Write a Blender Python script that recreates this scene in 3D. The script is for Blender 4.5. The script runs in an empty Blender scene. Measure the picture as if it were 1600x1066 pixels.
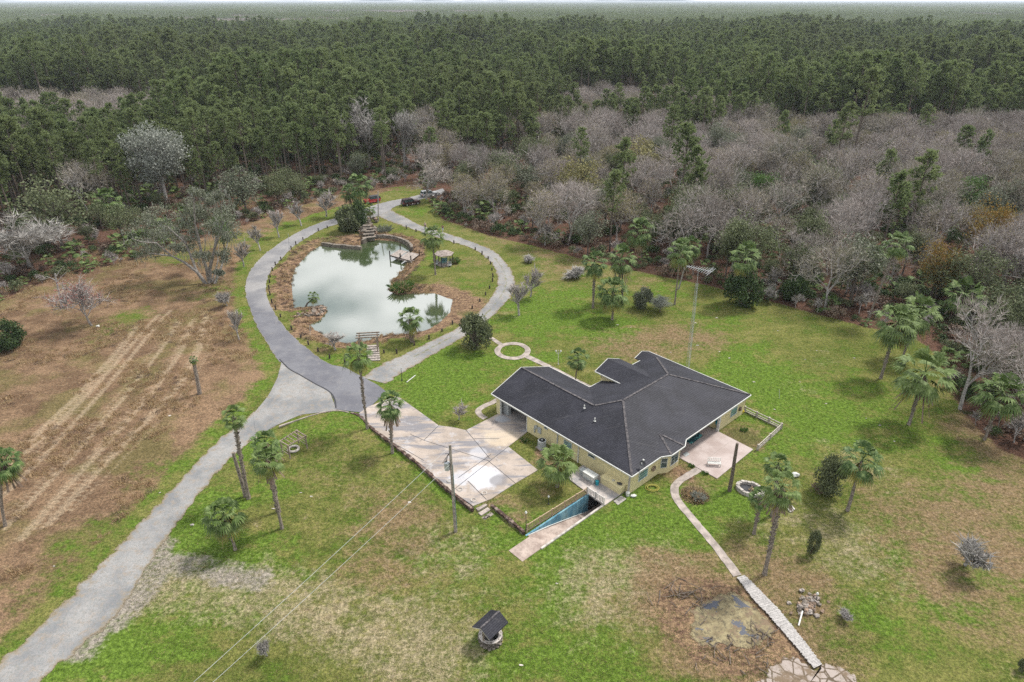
import bpy, bmesh, math, random
import numpy as np
from mathutils import Vector, Matrix, noise as mnoise

random.seed(7); np.random.seed(7)
R = math.radians
SC = bpy.context.scene
COL = SC.collection

# ------------------------------------------------------------------ camera, sky, sun, exposure
FPX, CAMH, HZ = 1040.0, 48.0, 2.0
PITCH = math.atan((533 - HZ) / FPX)
cd = bpy.data.cameras.new('camera'); cam = bpy.data.objects.new('camera', cd); COL.objects.link(cam)
cd.sensor_width = 36.0; cd.lens = 36.0 * FPX / 1600.0
cd.clip_start = 0.5; cd.clip_end = 40000
cam.location = (0, 0, CAMH); cam.rotation_euler = (R(90) - PITCH, 0, 0)
SC.camera = cam
SUN_EL, SUN_AZ = 58.0, 58.0        # azimuth from +Y (away from camera) towards +X
sl = bpy.data.lights.new('sun', 'SUN'); so = bpy.data.objects.new('sun', sl); COL.objects.link(so)
sl.energy = 3.2; sl.angle = R(9); sl.color = (1.0, 0.96, 0.9)
sd = Vector((math.sin(R(SUN_AZ)) * math.cos(R(SUN_EL)), math.cos(R(SUN_AZ)) * math.cos(R(SUN_EL)), math.sin(R(SUN_EL))))
so.rotation_euler = sd.to_track_quat('Z', 'Y').to_euler(); so.location = (0, 0, 120)

world = bpy.data.worlds.new('World'); SC.world = world; world.use_nodes = True
wn, wl = world.node_tree.nodes, world.node_tree.links
wn.clear()
wo = wn.new('ShaderNodeOutputWorld'); bg = wn.new('ShaderNodeBackground'); sky = wn.new('ShaderNodeTexSky')
sky.sky_type = 'NISHITA'; sky.sun_disc = False; sky.sun_elevation = R(SUN_EL); sky.sun_rotation = R(SUN_AZ)
sky.air_density = 1.0; sky.dust_density = 3.0
tc = wn.new('ShaderNodeTexCoord'); mp = wn.new('ShaderNodeMapping'); mp.inputs['Scale'].default_value = (1.5, 1.5, 7.0)
nz = wn.new('ShaderNodeTexNoise'); nz.inputs['Scale'].default_value = 2.3; nz.inputs['Detail'].default_value = 6; nz.inputs['Roughness'].default_value = .55
nz.inputs['Distortion'].default_value = .3
cr = wn.new('ShaderNodeValToRGB'); cr.color_ramp.elements[0].position = .44; cr.color_ramp.elements[1].position = .57
cr.color_ramp.elements[0].color = (5.2, 6.0, 6.8, 1); cr.color_ramp.elements[1].color = (19, 19, 19.2, 1)
mxw = wn.new('ShaderNodeMix'); mxw.data_type = 'RGBA'; mxw.inputs[0].default_value = .85
wl.new(tc.outputs['Generated'], mp.inputs[0]); wl.new(mp.outputs[0], nz.inputs['Vector']); wl.new(nz.outputs[0], cr.inputs[0])
wl.new(sky.outputs[0], mxw.inputs[6]); wl.new(cr.outputs[0], mxw.inputs[7])
wl.new(mxw.outputs[2], bg.inputs[0]); wl.new(bg.outputs[0], wo.inputs[0])
bg.inputs[1].default_value = 0.072
SC.view_settings.view_transform = 'Standard'; SC.view_settings.look = 'None'
SC.view_settings.exposure = 0.5; SC.view_settings.gamma = 1.0
SC.render.engine = 'CYCLES'
cy = SC.cycles
cy.max_bounces = 4; cy.diffuse_bounces = 2; cy.glossy_bounces = 2; cy.transmission_bounces = 3; cy.volume_bounces = 0; cy.transparent_max_bounces = 4
cy.use_denoising = False; cy.denoiser = 'OPENIMAGEDENOISE'; cy.denoising_input_passes = 'RGB_ALBEDO_NORMAL'
cy.use_adaptive_sampling = False
cy.caustics_reflective = False; cy.caustics_refractive = False
SC.render.film_transparent = False

# ------------------------------------------------------------------ picture measure -> place on the ground
_cp, _sp = math.cos(PITCH), math.sin(PITCH)
def ray(x, y):
    dx = (x - 800) / FPX; dy = -(y - 533) / FPX
    return Vector((dx, _cp + dy * _sp, -_sp + dy * _cp))
def at(x, y, z=0.0):
    d = ray(x, y); t = (z - CAMH) / d.z
    return Vector((d.x * t, d.y * t, z))
_A, _B = R(132.6), R(42.6)
UA = Vector((math.cos(_A), math.sin(_A), 0)); UB = Vector((math.cos(_B), math.sin(_B), 0))
HC = at(983.3, 772)
HROT = _A                                     # local x = a (towards the garage), local y = -b ; see HM
def hw(a, b, z=0.0):
    "house frame (a along the long front wall, b along the right wall) -> world"
    return HC + UA * a + UB * b + Vector((0, 0, z))
def ab(p):
    d = Vector((p[0] - HC.x, p[1] - HC.y, 0)); return d.dot(UA), d.dot(UB)
def z1(x, y): return (380 + x / 3.331, 260 + y / 3.331)
def z3(x, y): return (760 + x / 3.046, 530 + y / 3.046)
def z2(x, y): return (560 + x / 4.1, 540 + y / 4.1)
def z6(x, y): return (1000 + x / 2.9125, 700 + y / 2.9125)
def zp(x, y): return (480 + x / 6.6625, 260 + y / 6.6625)

# ------------------------------------------------------------------ terrain height
WATER_Z = -0.75
POND_PX = [z1(*q) for q in [(340,450),(400,415),(500,405),(600,418),(628,390),(700,383),(800,392),(880,418),(872,490),(832,540),(772,600),(755,650),(800,668),(885,662),(990,660),(1090,695),(1075,760),(1020,815),(960,850),(890,870),(740,880),(620,915),(545,925),(440,890),(370,850),(345,825),(400,800),(435,760),(410,725),(340,732),(262,738),(252,600),(265,540)]]
POND = [tuple(at(x, y, WATER_Z)[:2]) for x, y in POND_PX]
WALL_PX = [(528,643),(560,648),(580,667),(616,694),(667,735),(706,768),(741,794),(764,786),(795,810),(822,832)]
def seg_dist(P, poly, closed=False):
    "distance of points P (n,2) to a polyline; also signed side of the nearest segment"
    P = np.asarray(P, float); best = np.full(len(P), 1e9); side = np.zeros(len(P))
    n = len(poly); rng = range(n if closed else n - 1)
    for i in rng:
        a = np.array(poly[i][:2], float); b = np.array(poly[(i + 1) % n][:2], float); d = b - a
        L2 = max(d @ d, 1e-9)
        t = np.clip(((P - a) @ d) / L2, 0, 1)
        q = a + t[:, None] * d; dd = np.hypot(*(P - q).T)
        m = dd < best; best[m] = dd[m]
        s = d[0] * (P[:, 1] - a[1]) - d[1] * (P[:, 0] - a[0])
        side[m] = s[m]
    return best, side
def inside(P, poly):
    P = np.asarray(P, float); x, y = P[:, 0], P[:, 1]; r = np.zeros(len(P), bool); n = len(poly)
    for i in range(n):
        x1, y1 = poly[i][:2]; x2, y2 = poly[(i + 1) % n][:2]
        if y1 == y2: continue
        c = ((y1 > y) != (y2 > y)) & (x < (x2 - x1) * (y - y1) / (y2 - y1) + x1)
        r ^= c
    return r
def sstep(e0, e1, x):
    t = np.clip((x - e0) / (e1 - e0), 0, 1); return t * t * (3 - 2 * t)
LOW = 0.38
WALLW = [tuple(at(x, y, -LOW * .5)[:2]) for x, y in WALL_PX]
def heights(P):
    P = np.asarray(P, float)
    h = 0.12 * np.sin(P[:, 0] * .05 + 1) * np.sin(P[:, 1] * .041) * sstep(110, 200, P[:, 1])
    # lawn below the brick retaining wall
    d, s = seg_dist(P, WALLW)
    below = (s < 0)
    low = np.where(below, sstep(0.0, .35, d) * (1 - sstep(7, 22, d)), 0)
    e = np.hypot(P[:, 0] - WALLW[0][0], P[:, 1] - WALLW[0][1])
    low *= sstep(3.0, 11.0, e)
    a = (P - np.array(HC[:2])) @ np.array(UA[:2]); b = (P - np.array(HC[:2])) @ np.array(UB[:2])
    low *= sstep(3.0, 3.6, a)
    h = h - LOW * low
    # pond basin
    dp, _ = seg_dist(P, POND, True); ins = inside(P, POND)
    sd_ = np.where(ins, -dp, dp)
    h = np.where(sd_ < 3.2, np.where(sd_ < 0, WATER_Z - .02 - np.minimum(-sd_, 3) * .45, WATER_Z - .02 + (h - WATER_Z + .02) * sstep(-.6, 3.2, sd_) ** .9), h)
    return h
def H1(x, y): return float(heights([(x, y)])[0])
def G(x, y, dz=0.0):
    p = at(x, y, 0)
    for _ in range(3): p = at(x, y, H1(p.x, p.y))
    return Vector((p.x, p.y, p.z + dz))
def rise(base, x, y):
    "point over base (same distance from the camera's plane) seen at x, y"
    d = ray(x, y); t = base.y / d.y
    return Vector((d.x * t, base.y, CAMH + d.z * t))
def ppm(p):
    "photo pixels per metre at p"
    return FPX / (p.y * _cp + (CAMH - p.z) * _sp)

# ------------------------------------------------------------------ materials
MATS = {}
class NT:
    def __init__(s, name):
        s.m = bpy.data.materials.new(name); s.m.use_nodes = True
        s.n = s.m.node_tree.nodes; s.l = s.m.node_tree.links; s.n.clear()
        s.out = s.n.new('ShaderNodeOutputMaterial'); s.p = s.n.new('ShaderNodeBsdfPrincipled')
        s.l.new(s.p.outputs[0], s.out.inputs[0]); MATS[name] = s.m
        s._geo = None
    def put(s, sock, v):
        if hasattr(v, 'links') or isinstance(v, bpy.types.NodeSocket): s.l.new(v, sock)
        elif v is not None:
            try: sock.default_value = v
            except Exception: sock.default_value = (v, v, v, 1) if not hasattr(v, '__len__') else (tuple(v) + (1,))[:4]
    def pos(s):
        if not s._geo: s._geo = s.n.new('ShaderNodeNewGeometry')
        return s._geo.outputs['Position']
    def obj(s):
        return s.n.new('ShaderNodeTexCoord').outputs['Object']
    def noise(s, scale, detail=3, rough=.55, vec=None, dist=0.0, w=None):
        n = s.n.new('ShaderNodeTexNoise'); n.inputs['Scale'].default_value = scale; n.inputs['Detail'].default_value = detail
        n.inputs['Roughness'].default_value = rough; n.inputs['Distortion'].default_value = dist
        s.l.new(vec or s.pos(), n.inputs['Vector']); return n.outputs[0]
    def vor(s, scale, feature='F1', vec=None, out=0):
        n = s.n.new('ShaderNodeTexVoronoi'); n.inputs['Scale'].default_value = scale; n.feature = feature
        s.l.new(vec or s.pos(), n.inputs['Vector']); return n.outputs[out]
    def mapv(s, scale=(1,1,1), rot=(0,0,0), vec=None, loc=(0,0,0)):
        n = s.n.new('ShaderNodeMapping'); n.inputs['Scale'].default_value = scale; n.inputs['Rotation'].default_value = rot; n.inputs['Location'].default_value = loc
        s.l.new(vec or s.pos(), n.inputs[0]); return n.outputs[0]
    def ramp(s, v, lo, hi):
        n = s.n.new('ShaderNodeMapRange'); n.interpolation_type = 'SMOOTHSTEP'
        s.put(n.inputs[0], v); s.put(n.inputs[1], lo); s.put(n.inputs[2], hi); return n.outputs[0]
    def mix(s, f, a, b, mode='MIX'):
        n = s.n.new('ShaderNodeMix'); n.data_type = 'RGBA'; n.blend_type = mode
        s.put(n.inputs[0], f)
        for sock, v in ((n.inputs[6], a), (n.inputs[7], b)):
            if isinstance(v, (tuple, list)): sock.default_value = (tuple(v) + (1,))[:4]
            else: s.l.new(v, sock)
        return n.outputs[2]
    def math(s, op, a, b=0.0, clamp=False):
        n = s.n.new('ShaderNodeMath'); n.operation = op; n.use_clamp = clamp
        s.put(n.inputs[0], a); s.put(n.inputs[1], b); return n.outputs[0]
    def attr(s, name):
        n = s.n.new('ShaderNodeAttribute'); n.attribute_name = name; return n
    def sep(s, v):
        n = s.n.new('ShaderNodeSeparateXYZ'); s.l.new(v, n.inputs[0]); return n.outputs
    def bump(s, h, strength=.5, dist=.05):
        n = s.n.new('ShaderNodeBump'); n.inputs['Strength'].default_value = strength; n.inputs['Distance'].default_value = dist
        s.l.new(h, n.inputs['Height']); s.l.new(n.outputs[0], s.p.inputs['Normal']); return n
    def cutout(s, fac):
        tr = s.n.new('ShaderNodeBsdfTransparent'); mx = s.n.new('ShaderNodeMixShader'); s.l.new(fac, mx.inputs[0]); s.l.new(s.p.outputs[0], mx.inputs[1]); s.l.new(tr.outputs[0], mx.inputs[2]); s.l.new(mx.outputs[0], s.out.inputs[0])
    def rnd(s):
        return s.n.new('ShaderNodeObjectInfo').outputs['Random']
    def loc(s):
        return s.n.new('ShaderNodeObjectInfo').outputs['Location']
    def col(s, c): s.put(s.p.inputs['Base Color'], c) if not isinstance(c, (tuple, list)) else setattr(s.p.inputs['Base Color'], 'default_value', (tuple(c) + (1,))[:4])
    def rough(s, v, spec=.3): s.put(s.p.inputs['Roughness'], v); s.p.inputs['Specular IOR Level'].default_value = spec
def simple(name, c, rough=.7, var=.15, scale=6, metal=0, spec=.3, bump=0):
    t = NT(name); c2 = tuple(x * (1 - var) for x in c); c1 = tuple(min(1, x * (1 + var)) for x in c)
    n = t.noise(scale, 4, .6)
    t.col(t.mix(t.ramp(n, .35, .65), c2, c1)); t.rough(rough, spec); t.p.inputs['Metallic'].default_value = metal
    if bump: t.bump(n, bump, .03)
    return t.m
def leafmat(name, c1, c2, c3=None, trans=.25, rough=.6, loc_scale=None, alt=None, alt_rng=(.55, .7)):
    "foliage: per-instance random between c1 and c2, small noise towards c3"
    t = NT(name)
    b = t.mix(t.rnd(), c1, c2)
    if alt:
        sc_ = loc_scale or .01
        m = t.ramp(t.noise(sc_, 2, .5, vec=t.loc()), *alt_rng)
        b = t.mix(m, b, alt)
    n = t.noise(.9, 2, .6)
    b = t.mix(t.ramp(n, .38, .66), b, c3 or tuple(x * 1.5 for x in c1))
    t.col(b); t.rough(rough, .25)
    if trans:
        tr = t.n.new('ShaderNodeBsdfTranslucent'); t.l.new(b, tr.inputs[0])
        mx = t.n.new('ShaderNodeMixShader'); mx.inputs[0].default_value = trans
        t.l.new(t.p.outputs[0], mx.inputs[1]); t.l.new(tr.outputs[0], mx.inputs[2]); t.l.new(mx.outputs[0], t.out.inputs[0])
    return t.m

# ------------------------------------------------------------------ mesh helper
class MB:
    def __init__(s): s.v = []; s.f = []; s.mi = []; s.m = 0
    def add(s, vs, fs):
        o = len(s.v); s.v.extend([tuple(v) for v in vs]); s.f.extend([tuple(i + o for i in f) for f in fs]); s.mi.extend([s.m] * len(fs))
    def box(s, c, size, rot=0.0, M=None):
        x, y, z = [q / 2 for q in size]; c = Vector(c)
        vs = [Vector((sx * x, sy * y, sz * z)) for sz in (-1, 1) for sy in (-1, 1) for sx in (-1, 1)]
        if M is None: M = Matrix.Rotation(rot, 3, 'Z')
        s.add([c + M @ v for v in vs], [(0, 2, 3, 1), (4, 5, 7, 6), (0, 1, 5, 4), (2, 6, 7, 3), (0, 4, 6, 2), (1, 3, 7, 5)])
    def beam(s, a, b, w, h=None, up=Vector((0, 0, 1))):
        a, b = Vector(a), Vector(b); h = h or w; d = (b - a); L = d.length
        if L < 1e-6: return
        d.normalize(); sx = d.cross(up)
        if sx.length < 1e-4: sx = d.cross(Vector((1, 0, 0)))
        sx.normalize(); sy = sx.cross(d)
        vs = []
        for p in (a, b):
            for i, j in ((-1, -1), (1, -1), (1, 1), (-1, 1)): vs.append(p + sx * (i * w / 2) + sy * (j * h / 2))
        s.add(vs, [(3, 2, 1, 0), (4, 5, 6, 7), (0, 1, 5, 4), (1, 2, 6, 5), (2, 3, 7, 6), (3, 0, 4, 7)])
    def tube(s, pts, rad, n=6, cap=True):
        pts = [Vector(p) for p in pts]; m = len(pts)
        if not hasattr(rad, '__len__'): rad = [rad] * m
        vs = []; prev = None
        for i, p in enumerate(pts):
            d = (pts[min(i + 1, m - 1)] - pts[max(i - 1, 0)])
            if d.length < 1e-9: d = Vector((0, 0, 1))
            d.normalize()
            if prev is None:
                u = d.cross(Vector((0, 1, 0)));
                if u.length < .1: u = d.cross(Vector((1, 0, 0)))
            else: u = prev - d * prev.dot(d)
            u.normalize(); w = d.cross(u); prev = u
            for k in range(n):
                a = 2 * math.pi * k / n; vs.append(p + (u * math.cos(a) + w * math.sin(a)) * rad[i])
        fs = [(i * n + k, i * n + (k + 1) % n, (i + 1) * n + (k + 1) % n, (i + 1) * n + k) for i in range(m - 1) for k in range(n)]
        if cap: fs += [tuple(range(n - 1, -1, -1)), tuple((m - 1) * n + k for k in range(n))]
        s.add(vs, fs)
    def cyl(s, c, r, h, n=12, r2=None): s.tube([Vector(c), Vector(c) + Vector((0, 0, h))], [r, r if r2 is None else r2], n)
    def prism(s, poly, z0, z1):
        n = len(poly)
        a = sum(poly[i][0] * poly[(i + 1) % n][1] - poly[(i + 1) % n][0] * poly[i][1] for i in range(n))
        if a < 0: poly = poly[::-1]
        z0f = z0 if callable(z0) else (lambda p: z0); z1f = z1 if callable(z1) else (lambda p: z1)
        vs = [(p[0], p[1], z0f(p)) for p in poly] + [(p[0], p[1], z1f(p)) for p in poly]
        s.add(vs, [tuple(range(n - 1, -1, -1)), tuple(range(n, 2 * n))] + [(i, (i + 1) % n, n + (i + 1) % n, n + i) for i in range(n)])
    def slab(s, quad, t):
        "thick polygon: quad of points, thickness t straight down"
        n = len(quad); q = [Vector(p) for p in quad]
        nrm = (q[1] - q[0]).cross(q[2] - q[0])
        if nrm.z < 0: q = q[::-1]
        vs = q + [p - Vector((0, 0, t)) for p in q]
        s.add(vs, [tuple(range(n)), tuple(range(2 * n - 1, n - 1, -1))] + [((i + 1) % n, i, n + i, n + (i + 1) % n) for i in range(n)])
    def blob(s, c, r, seed=0, amp=.25, sub=1, sq=(1, 1, 1)):
        bm = bmesh.new(); bmesh.ops.create_icosphere(bm, subdivisions=sub, radius=1)
        vs = []
        for v in bm.verts:
            k = 1 + amp * mnoise.noise(v.co * 1.7 + Vector((seed * 7.1, seed * 3.3, seed)))* 2
            vs.append(Vector(c) + Vector((v.co.x * sq[0], v.co.y * sq[1], v.co.z * sq[2])) * r * k)
        s.add(vs, [tuple(v.index for v in f.verts) for f in bm.faces]); bm.free()
    def mesh(s, name, mats, smooth=False):
        me = bpy.data.meshes.new(name); me.from_pydata(s.v, [], s.f)
        for m in (mats if isinstance(mats, (list, tuple)) else [mats]): me.materials.append(m if not isinstance(m, str) else MATS[m])
        if isinstance(mats, (list, tuple)) and len(mats) > 1: me.polygons.foreach_set('material_index', s.mi)
        if smooth: me.polygons.foreach_set('use_smooth', [True] * len(me.polygons))
        me.update(); return me
    def build(s, name, mats, parent=None, smooth=False):
        return link(name, s.mesh(name, mats, smooth), parent)
def link(name, me, parent=None, loc=None, rz=None, sc=None):
    o = bpy.data.objects.new(name, me); COL.objects.link(o)
    if parent: o.parent = parent
    if loc is not None: o.location = loc
    if rz is not None: o.rotation_euler = (0, 0, rz)
    if sc is not None: o.scale = sc if hasattr(sc, '__len__') else (sc, sc, sc)
    return o
def tag(o, label=None, cat=None, group=None, kind=None):
    if label: o['label'] = label
    if cat: o['category'] = cat
    if group: o['group'] = group
    if kind: o['kind'] = kind
    return o
def thing(name, label, cat, loc=(0, 0, 0), rz=0, group=None, sc=None):
    return tag(link(name, None, None, loc, rz, sc), label, cat, group)
def struct(o): o['kind'] = 'structure'; return o
def inv(o):
    "matrix that turns world points into o's own frame (o is unscaled)"
    return Matrix.LocRotScale(o.location, o.rotation_euler, o.scale).inverted()

def buildw(mb, name, mats, parent=None, smooth=False):
    "mesh given in world coordinates, hung under parent (an unrotated Empty)"
    if parent is not None and parent.type == 'EMPTY' or parent is not None:
        L = parent.matrix_basis.translation
        p = parent.parent
        while p is not None: L = L + p.matrix_basis.translation; p = p.parent
        mb.v = [(v[0] - L.x, v[1] - L.y, v[2] - L.z) for v in mb.v]
    return mb.build(name, mats, parent, smooth)
def solo(mb, name, mats, loc, label, cat, group=None, smooth=False):
    "one-mesh thing given in world coordinates with its origin at loc"
    loc = Vector(loc); mb.v = [(v[0] - loc.x, v[1] - loc.y, v[2] - loc.z) for v in mb.v]
    o = mb.build(name, mats, None, smooth); o.location = loc
    return tag(o, label, cat, group)

# ------------------------------------------------------------------ surface materials
simple('stucco', (.62, .54, .31), .85, .06, 3, bump=.1)
simple('white_paint', (.55, .55, .52), .6, .1, 4)
simple('grey_paint', (.36, .38, .38), .5, .1, 4)
simple('pale_metal', (.45, .47, .48), .4, .08, 5, metal=.3)
simple('dark_metal', (.05, .05, .055), .5, .1, 5)
simple('black_grille', (.012, .012, .013), .6, .1, 5)
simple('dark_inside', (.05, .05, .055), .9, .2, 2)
simple('old_wood', (.22, .175, .14), .85, .3, 5, bump=.3)
simple('grey_wood', (.30, .26, .23), .85, .3, 4, bump=.3)
simple('dark_wood', (.055, .042, .035), .85, .3, 5)
simple('tan_wood', (.36, .27, .18), .8, .25, 5)
simple('stone', (.17, .145, .12), .9, .45, 2.2, bump=.5)
simple('pale_stone', (.40, .365, .33), .9, .3, 1.8, bump=.4)
simple('rock_brown', (.21, .15, .11), .9, .5, 1.6, bump=.5)
simple('path_concrete', (.31, .265, .235), .85, .25, 1.2)
simple('old_paint_board', (.52, .49, .46), .8, .2, 3)
simple('teal', (.02, .25, .31), .7, .15, 4)
simple('teal_shutter', (.06, .20, .20), .6, .15, 4)
simple('glass', (.045, .07, .075), .12, .3, .8, spec=.6)
simple('glass_teal', (.10, .22, .22), .15, .3, .8, spec=.6)
simple('bark', (.13, .105, .085), .95, .4, 5, bump=.5)
simple('bark_grey', (.34, .315, .295), .95, .35, 4, bump=.4)
simple('bark_pale', (.29, .27, .25), .95, .25, 4)
simple('palm_bark', (.22, .185, .155), .95, .45, 6, bump=.6)
simple('twig_mauve', (.28, .225, .21), .95, .25, 1.5)
simple('yellow_plastic', (.55, .42, .03), .5, .1, 3)
simple('skin', (.45, .27, .19), .6, .05, 5)
simple('brick', (.20, .105, .08), .9, .5, 4, bump=.5)

t = NT('shingle')
ps = t.sep(t.pos())
row = t.math('FRACT', t.math('DIVIDE', ps[2], .085))
line = t.ramp(row, .0, .22)
n1 = t.noise(.35, 4, .6); n2 = t.noise(5, 3, .7)
c = t.mix(t.ramp(n1, .35, .68), (.009, .009, .015), (.021, .021, .031))
c = t.mix(t.math('MULTIPLY', t.ramp(n2, .5, .75), .5), c, (.07, .07, .08))
c = t.mix(t.math('SUBTRACT', .75, t.math('MULTIPLY', line, .75)), c, (.008, .008, .012))
st = t.noise(1, 4, .6, vec=t.mapv((.25, 3.5, .2), (0, 0, -HROT)))
c = t.mix(t.math('MULTIPLY', t.ramp(st, .55, .78), .35), c, (.085, .08, .082))
t.col(c); t.rough(.68, .35); t.bump(t.math('ADD', line, n2), .5, .03)
t = NT('ridge_cap')
c = t.mix(t.ramp(t.noise(3.0, 3, .7), .35, .65), (.035, .033, .038), (.13, .118, .118)); t.col(c); t.rough(.9)
t = NT('road_gravel')
n1 = t.noise(.22, 5, .6); n2 = t.noise(9, 4, .75); n3 = t.noise(1.3, 4, .65)
c = t.mix(t.ramp(n1, .36, .62), (.185, .183, .19), (.31, .295, .285))
c = t.mix(t.ramp(n3, .45, .75), c, (.29, .24, .20))
c = t.mix(t.math('MULTIPLY', t.ramp(t.noise(3.5, 4, .75, dist=.5), .5, .66), .55), c, (.19, .17, .15))
c = t.mix(t.math('MULTIPLY', t.ramp(n2, .40, .7), .6), c, (.11, .145, .145))
eg = t.attr('edge').outputs['Fac']
c = t.mix(t.ramp(t.math('ADD', eg, t.math('MULTIPLY', t.math('SUBTRACT', n3, .5), 1.8)), .18, .85), c, (.215, .175, .12))
cn = t.attr('crown').outputs['Fac']
c = t.mix(t.math('MULTIPLY', t.ramp(t.math('ADD', cn, t.math('MULTIPLY', t.math('SUBTRACT', t.noise(.8, 4, .7), .5), 2.2)), .75, 1.1), .75), c, (.15, .15, .07))
t.col(c); t.rough(.95, .15); t.bump(n2, .4, .05); t.cutout(t.ramp(t.math('ADD', eg, t.math('ADD', t.math('MULTIPLY', t.math('SUBTRACT', n3, .5), 1.6), t.math('MULTIPLY', t.math('SUBTRACT', n2, .5), 1.2))), .70, .95))
t = NT('road_asphalt')
n1 = t.noise(.16, 5, .65); n2 = t.noise(8, 3, .7); n3 = t.noise(.7, 5, .7, dist=.8)
fr = t.attr('crown').outputs['Fac']
c0 = t.mix(t.ramp(n1, .38, .62), (.115, .115, .132), (.165, .165, .18))
c1 = t.mix(t.ramp(n1, .38, .62), (.185, .183, .19), (.275, .265, .26))
c = t.mix(fr, c1, c0)
c = t.mix(t.math('MULTIPLY', t.ramp(n3, .50, .72), .6), c, (.22, .21, .205))
c = t.mix(t.math('MULTIPLY', t.ramp(n2, .40, .7), .28), c, (.12, .12, .125))
eg = t.attr('edge').outputs['Fac']
c = t.mix(t.ramp(t.math('ADD', eg, t.math('MULTIPLY', t.math('SUBTRACT', n3, .5), 1.2)), .75, 1.05), c, (.30, .25, .19))
t.col(c); t.rough(.85, .25); t.bump(n2, .3, .03); t.cutout(t.ramp(t.math('ADD', eg, t.math('MULTIPLY', t.math('SUBTRACT', n3, .5), 1.3)), .88, 1.02))

# driveway: stained, partly whitewashed concrete
def blobmask(t, p, r, noise_amt=.8, nsc=.45):
    vm = t.n.new('ShaderNodeVectorMath'); vm.operation = 'DISTANCE'
    t.l.new(t.pos(), vm.inputs[0]); vm.inputs[1].default_value = p
    d = t.math('DIVIDE', vm.outputs['Value'], r)
    d = t.math('ADD', d, t.math('MULTIPLY', t.math('SUBTRACT', t.noise(nsc, 5, .65), .5), noise_amt * 2))
    return t.math('SUBTRACT', 1.0, t.ramp(d, .55, 1.05))
t = NT('drive_concrete')
n1 = t.noise(.30, 5, .6); n2 = t.noise(1.1, 5, .7, dist=1.0); n3 = t.noise(9, 3, .7)
c = t.mix(t.ramp(n1, .36, .62), (.30, .25, .21), (.41, .345, .295))
v = t.noise(1, 5, .65, vec=t.mapv((.16, .75, 1), (0, 0, -R(15))), dist=.6)
c = t.mix(t.math('MULTIPLY', t.ramp(v, .47, .60), .85), c, (.175, .175, .195))
c = t.mix(t.math('MULTIPLY', t.ramp(n2, .55, .72), .6), c, (.12, .115, .12))
c = t.mix(t.math('MULTIPLY', t.ramp(t.noise(.5, 5, .7, vec=t.mapv((1, 1, 1), loc=(30, 0, 0))), .54, .66), .6), c, (.43, .42, .43))
for q, r_, a_ in ((z2(800, 850), 2.6, .95), (z2(650, 850), 1.6, .6), (z2(760, 700), 1.4, .5)):
    c = t.mix(t.math('MULTIPLY', blobmask(t, tuple(at(*q)), r_), a_), c, (.52, .52, .55))
c = t.mix(t.math('MULTIPLY', blobmask(t, tuple(at(*z2(900, 870))), 1.3), .75), c, (.19, .18, .185))
c = t.mix(t.math('MULTIPLY', blobmask(t, tuple(at(*z2(910, 590))), 2.5), .55), c, (.56, .46, .33))
c = t.mix(t.math('MULTIPLY', blobmask(t, tuple(at(*z2(930, 470))), 1.2), .6), c, (.36, .40, .45))
c = t.mix(t.math('MULTIPLY', t.ramp(n3, .42, .7), .15), c, (.2, .18, .17))
t.col(c); t.rough(.85, .25); t.bump(n3, .15, .02)
t = NT('patio_concrete')
n1 = t.noise(.5, 5, .6); n3 = t.noise(7, 3, .7)
c = t.mix(t.ramp(n1, .35, .65), (.33, .265, .24), (.42, .355, .33))
c = t.mix(t.math('MULTIPLY', t.ramp(t.noise(1.4, 4, .65), .55, .75), .5), c, (.36, .30, .28))
t.col(c); t.rough(.75, .3)
t = NT('deck_concrete')
n1 = t.noise(.8, 5, .7)
t.col(t.mix(t.ramp(n1, .38, .62), (.27, .255, .25), (.46, .40, .36))); t.rough(.85)
t = NT('pit_blue')
c = t.mix(t.ramp(t.noise(1, 4, .6, vec=t.mapv((1.2, 1.2, .35))), .35, .7), (.07, .21, .30), (.20, .37, .43))
c = t.mix(t.math('MULTIPLY', t.ramp(t.noise(2.2, 5, .75), .52, .62), .6), c, (.07, .09, .08)); t.col(c); t.rough(.7)
t = NT('ramp_concrete')
c = t.mix(t.ramp(t.noise(.6, 5, .65), .35, .65), (.26, .20, .17), (.44, .36, .31)); c = t.mix(t.math('MULTIPLY', t.ramp(t.noise(3, 4, .7), .5, .7), .5), c, (.16, .13, .11))
t.col(c); t.rough(.9)
t = NT('brick_edge')
vz = t.vor(3.2); c = t.mix(t.ramp(vz, .1, .5), (.20, .125, .10), (.06, .038, .03)); c = t.mix(t.math('MULTIPLY', t.ramp(t.noise(1.2, 4, .6), .5, .65), .6), c, (.33, .27, .23))
t.col(c); t.rough(.95); t.bump(vz, .8, .06)
t = NT('rug')
vz = t.vor(2.2, vec=t.mapv((1, 1, .01))); t.col(t.mix(t.ramp(vz, .32, .42), (.10, .34, .33), (.02, .08, .09))); t.rough(.95)
t = NT('roof_shake')
t.col(t.mix(t.ramp(t.noise(2.5, 4, .7), .35, .65), (.19, .155, .135), (.33, .28, .25))); t.rough(.95)
t = NT('pond_water')
n = t.noise(1, 3, .55, vec=t.mapv((1.6, 3.2, 1))); n2 = t.noise(.09, 3, .5)
t.col(t.mix(t.ramp(n2, .35, .65), (.045, .065, .025), (.07, .09, .05))); t.rough(.05, .5); t.p.inputs['IOR'].default_value = 4.6
t.bump(n, .045, .03)
t = NT('algae')
n = t.noise(.9, 6, .7, dist=.6); n2 = t.noise(.35, 4, .6)
c = t.mix(t.ramp(n, .35, .65), (.15, .115, .06), (.28, .235, .13)); c = t.mix(t.ramp(t.noise(2.0, 6, .8), .47, .62), c, (.09, .075, .045)); c = t.mix(t.ramp(t.noise(.8, 5, .7, vec=t.mapv(loc=(3, 8, 0))), .52, .6), c, (.17, .12, .075))
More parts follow.
